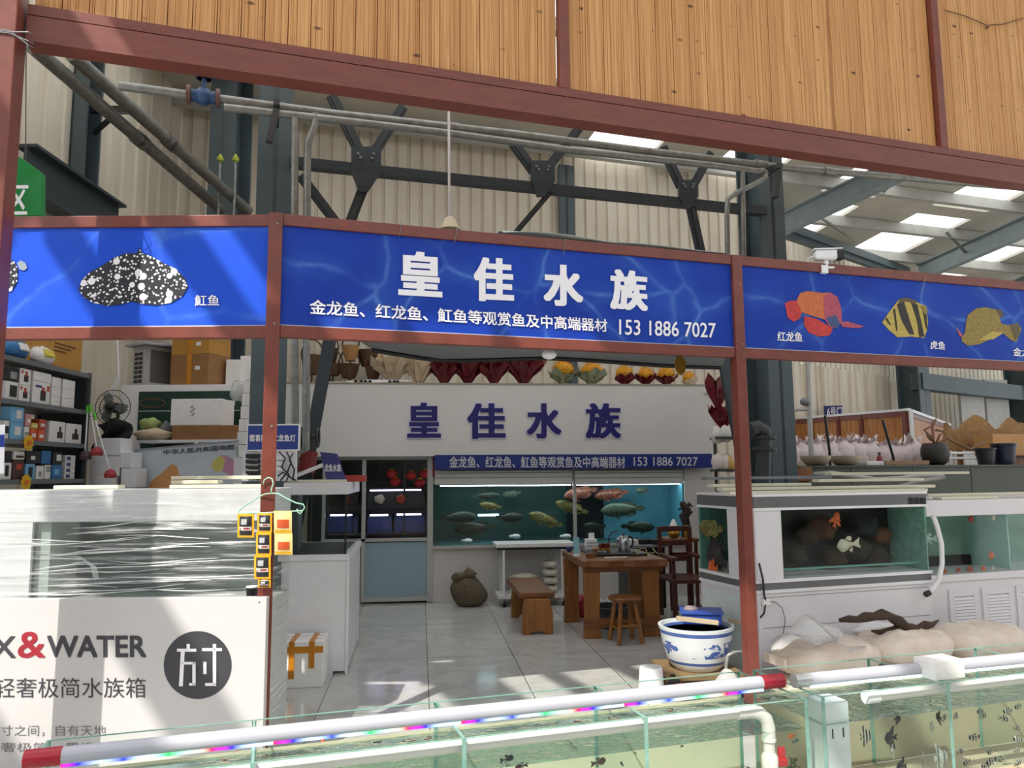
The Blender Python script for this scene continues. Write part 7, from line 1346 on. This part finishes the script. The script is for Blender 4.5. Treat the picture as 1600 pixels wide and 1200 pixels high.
# ------------------------------------------------------------------ bouquets and baskets on the flat shop roof
YR = 10.35
def rc(px, y=YR): q = onY(px, 598, y); return V((q.x, q.y, ROOFS))
CRI = mat('crimson_wrap', '7d1522', .35, scale=9, c2='5b0e18'); CRE = mat('cream_wrap', 'ead9bd', .6, scale=8, c2='dcc5a2'); SAGE = mat('sage_wrap', '7d8a6e', .6, scale=6, c2='a8a98c'); GOLD = mat('marigold', 'e3a81a', .6, scale=30, c2='cf8a10')
def wrapm(mb, c, r, h, n, sp, seed, waist=.3):
    g = random.Random(seed); 
    for i in range(n):
        a = 2 * PI * i / n + g.uniform(-.2, .2); d = V((math.cos(a), math.sin(a), 0)); s = V((-d.y, d.x, 0)); k = g.uniform(.75, 1.15)
        p0 = c + d * .02; p1 = c + d * r * waist + Z * h * .35; w = r * .55
        mb.add([p0, p1 - s * w * .6, p1 + s * w * .6, c + d * r * k - s * w + Z * h * .72 * k, c + d * r * k + s * w + Z * h * .72 * k, c + d * r * (k + sp) + Z * h * k, c + d * r * .7 * k + Z * h * .6], [(0, 1, 2), (1, 3, 6), (1, 6, 2), (2, 6, 4), (3, 5, 6), (6, 5, 4)])
    return mb
def bouquet(px, w, ytop, wm, lab, flower=None, seed=0, yy=YR):
    c = rc(px, yy); k = c.dot(_h) / 1200; r = w / 2 * k * .95; h = (onY(px, ytop, yy).z - ROOFS); t = thing('bouquet', lab, 'bouquet', c, 'bouquets on the shop board'); r *= 1.0 if flower else 1.1
    if flower:
        obj('wrapping', wrapm(MB(), c, r * .95, h * .62, 9, .15, seed), wm, t); m = MB(); g = random.Random(seed)
        cc = c + Z * h * .5
        for i in range(150):
            a = g.uniform(0, 2 * PI); e = g.uniform(.15, 1.45); d = V((math.cos(a) * math.cos(e), math.sin(a) * math.cos(e), math.sin(e))); R_ = V((d.x * r * 1.05, d.y * r * 1.05, d.z * h * .5)); s = d.cross(Z).normalized() * .012 if abs(d.z) < .99 else V((.012, 0, 0)); u = s.cross(d)
            b = cc + R_ * .35; m.add([b + s, b - s * .5 + u * .8, b - s * .5 - u * .8, cc + R_ * g.uniform(.85, 1.1)], [(0, 1, 3), (1, 2, 3), (2, 0, 3)])
        m.ell(cc + Z * h * .1, (r * .8, r * .8, h * .28), 12, 8); obj('flower_head', m, flower, t)
    else:
        obj('wrapping', wrapm(MB(), c, r, h, 9, .25, seed, .35), wm, t); obj('inner_wrap', wrapm(MB(), c + Z * h * .1, r * .62, h * .85, 8, .2, seed + 9, .4), wm, t)
bouquet(613, 62, 553, CRE, 'cream paper bouquet nearest the baskets', None, 1); bouquet(655, 54, 556, CRE, 'cream paper bouquet beside the crimson ones', None, 2)
for x, w, q, s in ((694, 52, 'crimson wrapped bouquet next to the cream paper one', 3), (731, 50, 'second crimson wrapped bouquet from the cream ones', 4), (772, 52, 'third crimson wrapped bouquet above the shop name', 5), (818, 58, 'crimson wrapped bouquet beside the yellow flowers', 6)): bouquet(x, w, 558, CRI, q, None, s, YR - .05 * (s % 2))
for x, w, y, wm, q, s in ((880, 46, 560, SAGE, 'yellow flowers in sage wrapping nearest the crimson ones', 11), (925, 46, 563, SAGE, 'second yellow flowers in sage wrapping, under the red streamer', 12), (976, 36, 568, CRI, 'yellow flowers in crimson wrapping, first of three', 13), (1009, 32, 571, CRI, 'yellow flowers in crimson wrapping, middle of three', 14), (1041, 34, 570, CRI, 'yellow flowers in crimson wrapping under the gold disc', 15), (1077, 26, 579, CRE, 'small yellow flowers in cream wrapping at the board end', 16)): bouquet(x, w, y, wm, q, GOLD, s)
for i, (x, y0, y1, w) in enumerate(((1122, 590, 640, 34), (1130, 632, 672, 40), (1146, 600, 660, 20))):
    q = at(x, y1, 9.55 + .1 * i); h = at(x, y0, 9.55 + .1 * i).z - q.z; t = thing('hanging_bouquet', ['upper crimson bouquet hanging at the end of the shop board', 'lower crimson bouquet hanging at the end of the shop board', 'narrow crimson bouquet hanging by the slanted strut'][i], 'bouquet', q, 'hanging crimson bouquets'); obj('wrapping', wrapm(MB(), q, w / 2 * 9.5 / 1200, h, 9, .1, 30 + i, .6), CRI, t); obj('inner_wrap', wrapm(MB(), q + Z * h * .3, w / 2.4 * 9.5 / 1200, h * .7, 8, .1, 40 + i, .5), CRI, t); obj('string', MB().tube([q + Z * h * .8, q + Z * (h + .25) + V((-.12, 0, 0))], .006, 5), WHITE, t)
# red streamer and gold disc
t = thing('red_streamer', 'red streamer with white characters behind the yellow flowers', 'banner', onY(1000, 572, 10.8)); fs = lambda x, y: onY(x, y, 10.8); flat('cloth', t, fs, [(915, 556), (1043, 545), (1043, 574), (1020, 570), (960, 566), (915, 562)], mat('streamer_red', 'c22c35', .6), 0); m = MB(); text4(m, '至合小合合', fs, 970, 551, 1039, 565, .02); obj('lettering', m, LETW, t)
for x in (918, 1041): p = onY(x, 560, 10.82); obj('pole', MB().tube([p + Z * .1, V((p.x, p.y, ROOFS))], .015, 6), DGREY, t)
c = onF(1063, 571, 4.95); t = thing('gold_disc', 'gold brown hanging disc under the end of the middle banner', 'ornament', c); obj('disc', MB().lathe([(0, -.008), (.05, -.008), (.055, 0), (.05, .008), (0, .008)], c, 24, 1, 1, ax=Matrix.Rotation(FA, 3, 'Z') @ Matrix.Rotation(R(90), 3, 'X') @ Matrix.Diagonal((.85, 1.35, 1))), mat('gold_disc', '8c6a1e', .35, .4), t, 40); obj('string', MB().tube([c + Z * .07, F(Fuv(c)[0], FVv + .1, 2.5)], .002, 5), DARK, t)
# baskets
BK = mat('woven_basket', '6d5138', .8, scale=40, c2='4a3524', bump=.5)
for i, (x, y, w, h, q) in enumerate(((487, 570, 34, 30, 'woven basket with hoop nearest the grey drop pipes'), (520, 578, 30, 18, 'low woven basket in front of the pile'), (515, 556, 26, 24, 'upper woven basket beside the slanted strut'), (547, 552, 26, 24, 'bright tan woven basket near the awning end'), (545, 580, 32, 22, 'dark woven basket in the middle of the pile'), (575, 560, 34, 26, 'woven basket under the awning corner'), (583, 582, 26, 20, 'small woven basket beside the cream bouquet'))):
    yy = 10.5 + .12 * (i % 3); b = rc(x, yy); k = b.dot(_h) / 1200; r = w / 2 * k; H = h * k; z0 = max(ROOFS, onY(x, y + h / 2, yy).z); b.z = z0; t = thing('woven_basket', q, 'basket', b, 'baskets on the shop board'); obj('basket_wall', MB().lathe([(r * .6, 0), (r * .85, H * .4), (r, H * .9), (r * 1.04, H), (r * .9, H * .95), (r * .55, H * .1), (0, H * .1)], b, 18), mat('tan_basket', 'b08452', .8, bump=.4, scale=40) if i == 3 else BK, t, 40); obj('handle', MB().tube([b + V((math.cos(a * PI / 10) * r, 0, H + math.sin(a * PI / 10) * r * 1.5)) for a in range(11)], .01, 6), BK, t, True)
    if z0 > ROOFS + .02: obj('prop_stem', MB().tube([b, V((b.x, b.y, ROOFS))], .012, 6), BK, t)
for i in range(4): a = rc(482 + 30 * i, 10.15); b = rc(575 + 22 * i, 10.12); a.z += .02 + .015 * i; b.z += .02 + .012 * i; tag(obj('paper_roll', MB().tube([a, b], .014, 8), WHITE, smooth=40), ['lowest', 'second', 'third', 'topmost'][i] + ' white paper roll lying along the edge of the shop board', 'roll', 'paper rolls')
for i, x in enumerate((556, 564, 571, 578, 609, 616, 621)): a = rc(x, 9.98); a.z += .03; tag(obj('black_tube', MB().tube([a, a + V((0, .12, 0))], .024, 10), DARK, smooth=40), ['first', 'second', 'third', 'fourth', 'fifth', 'sixth', 'seventh'][i] + ' black tube end along the shop board edge, counting from the struts', 'tube', 'black tube ends')
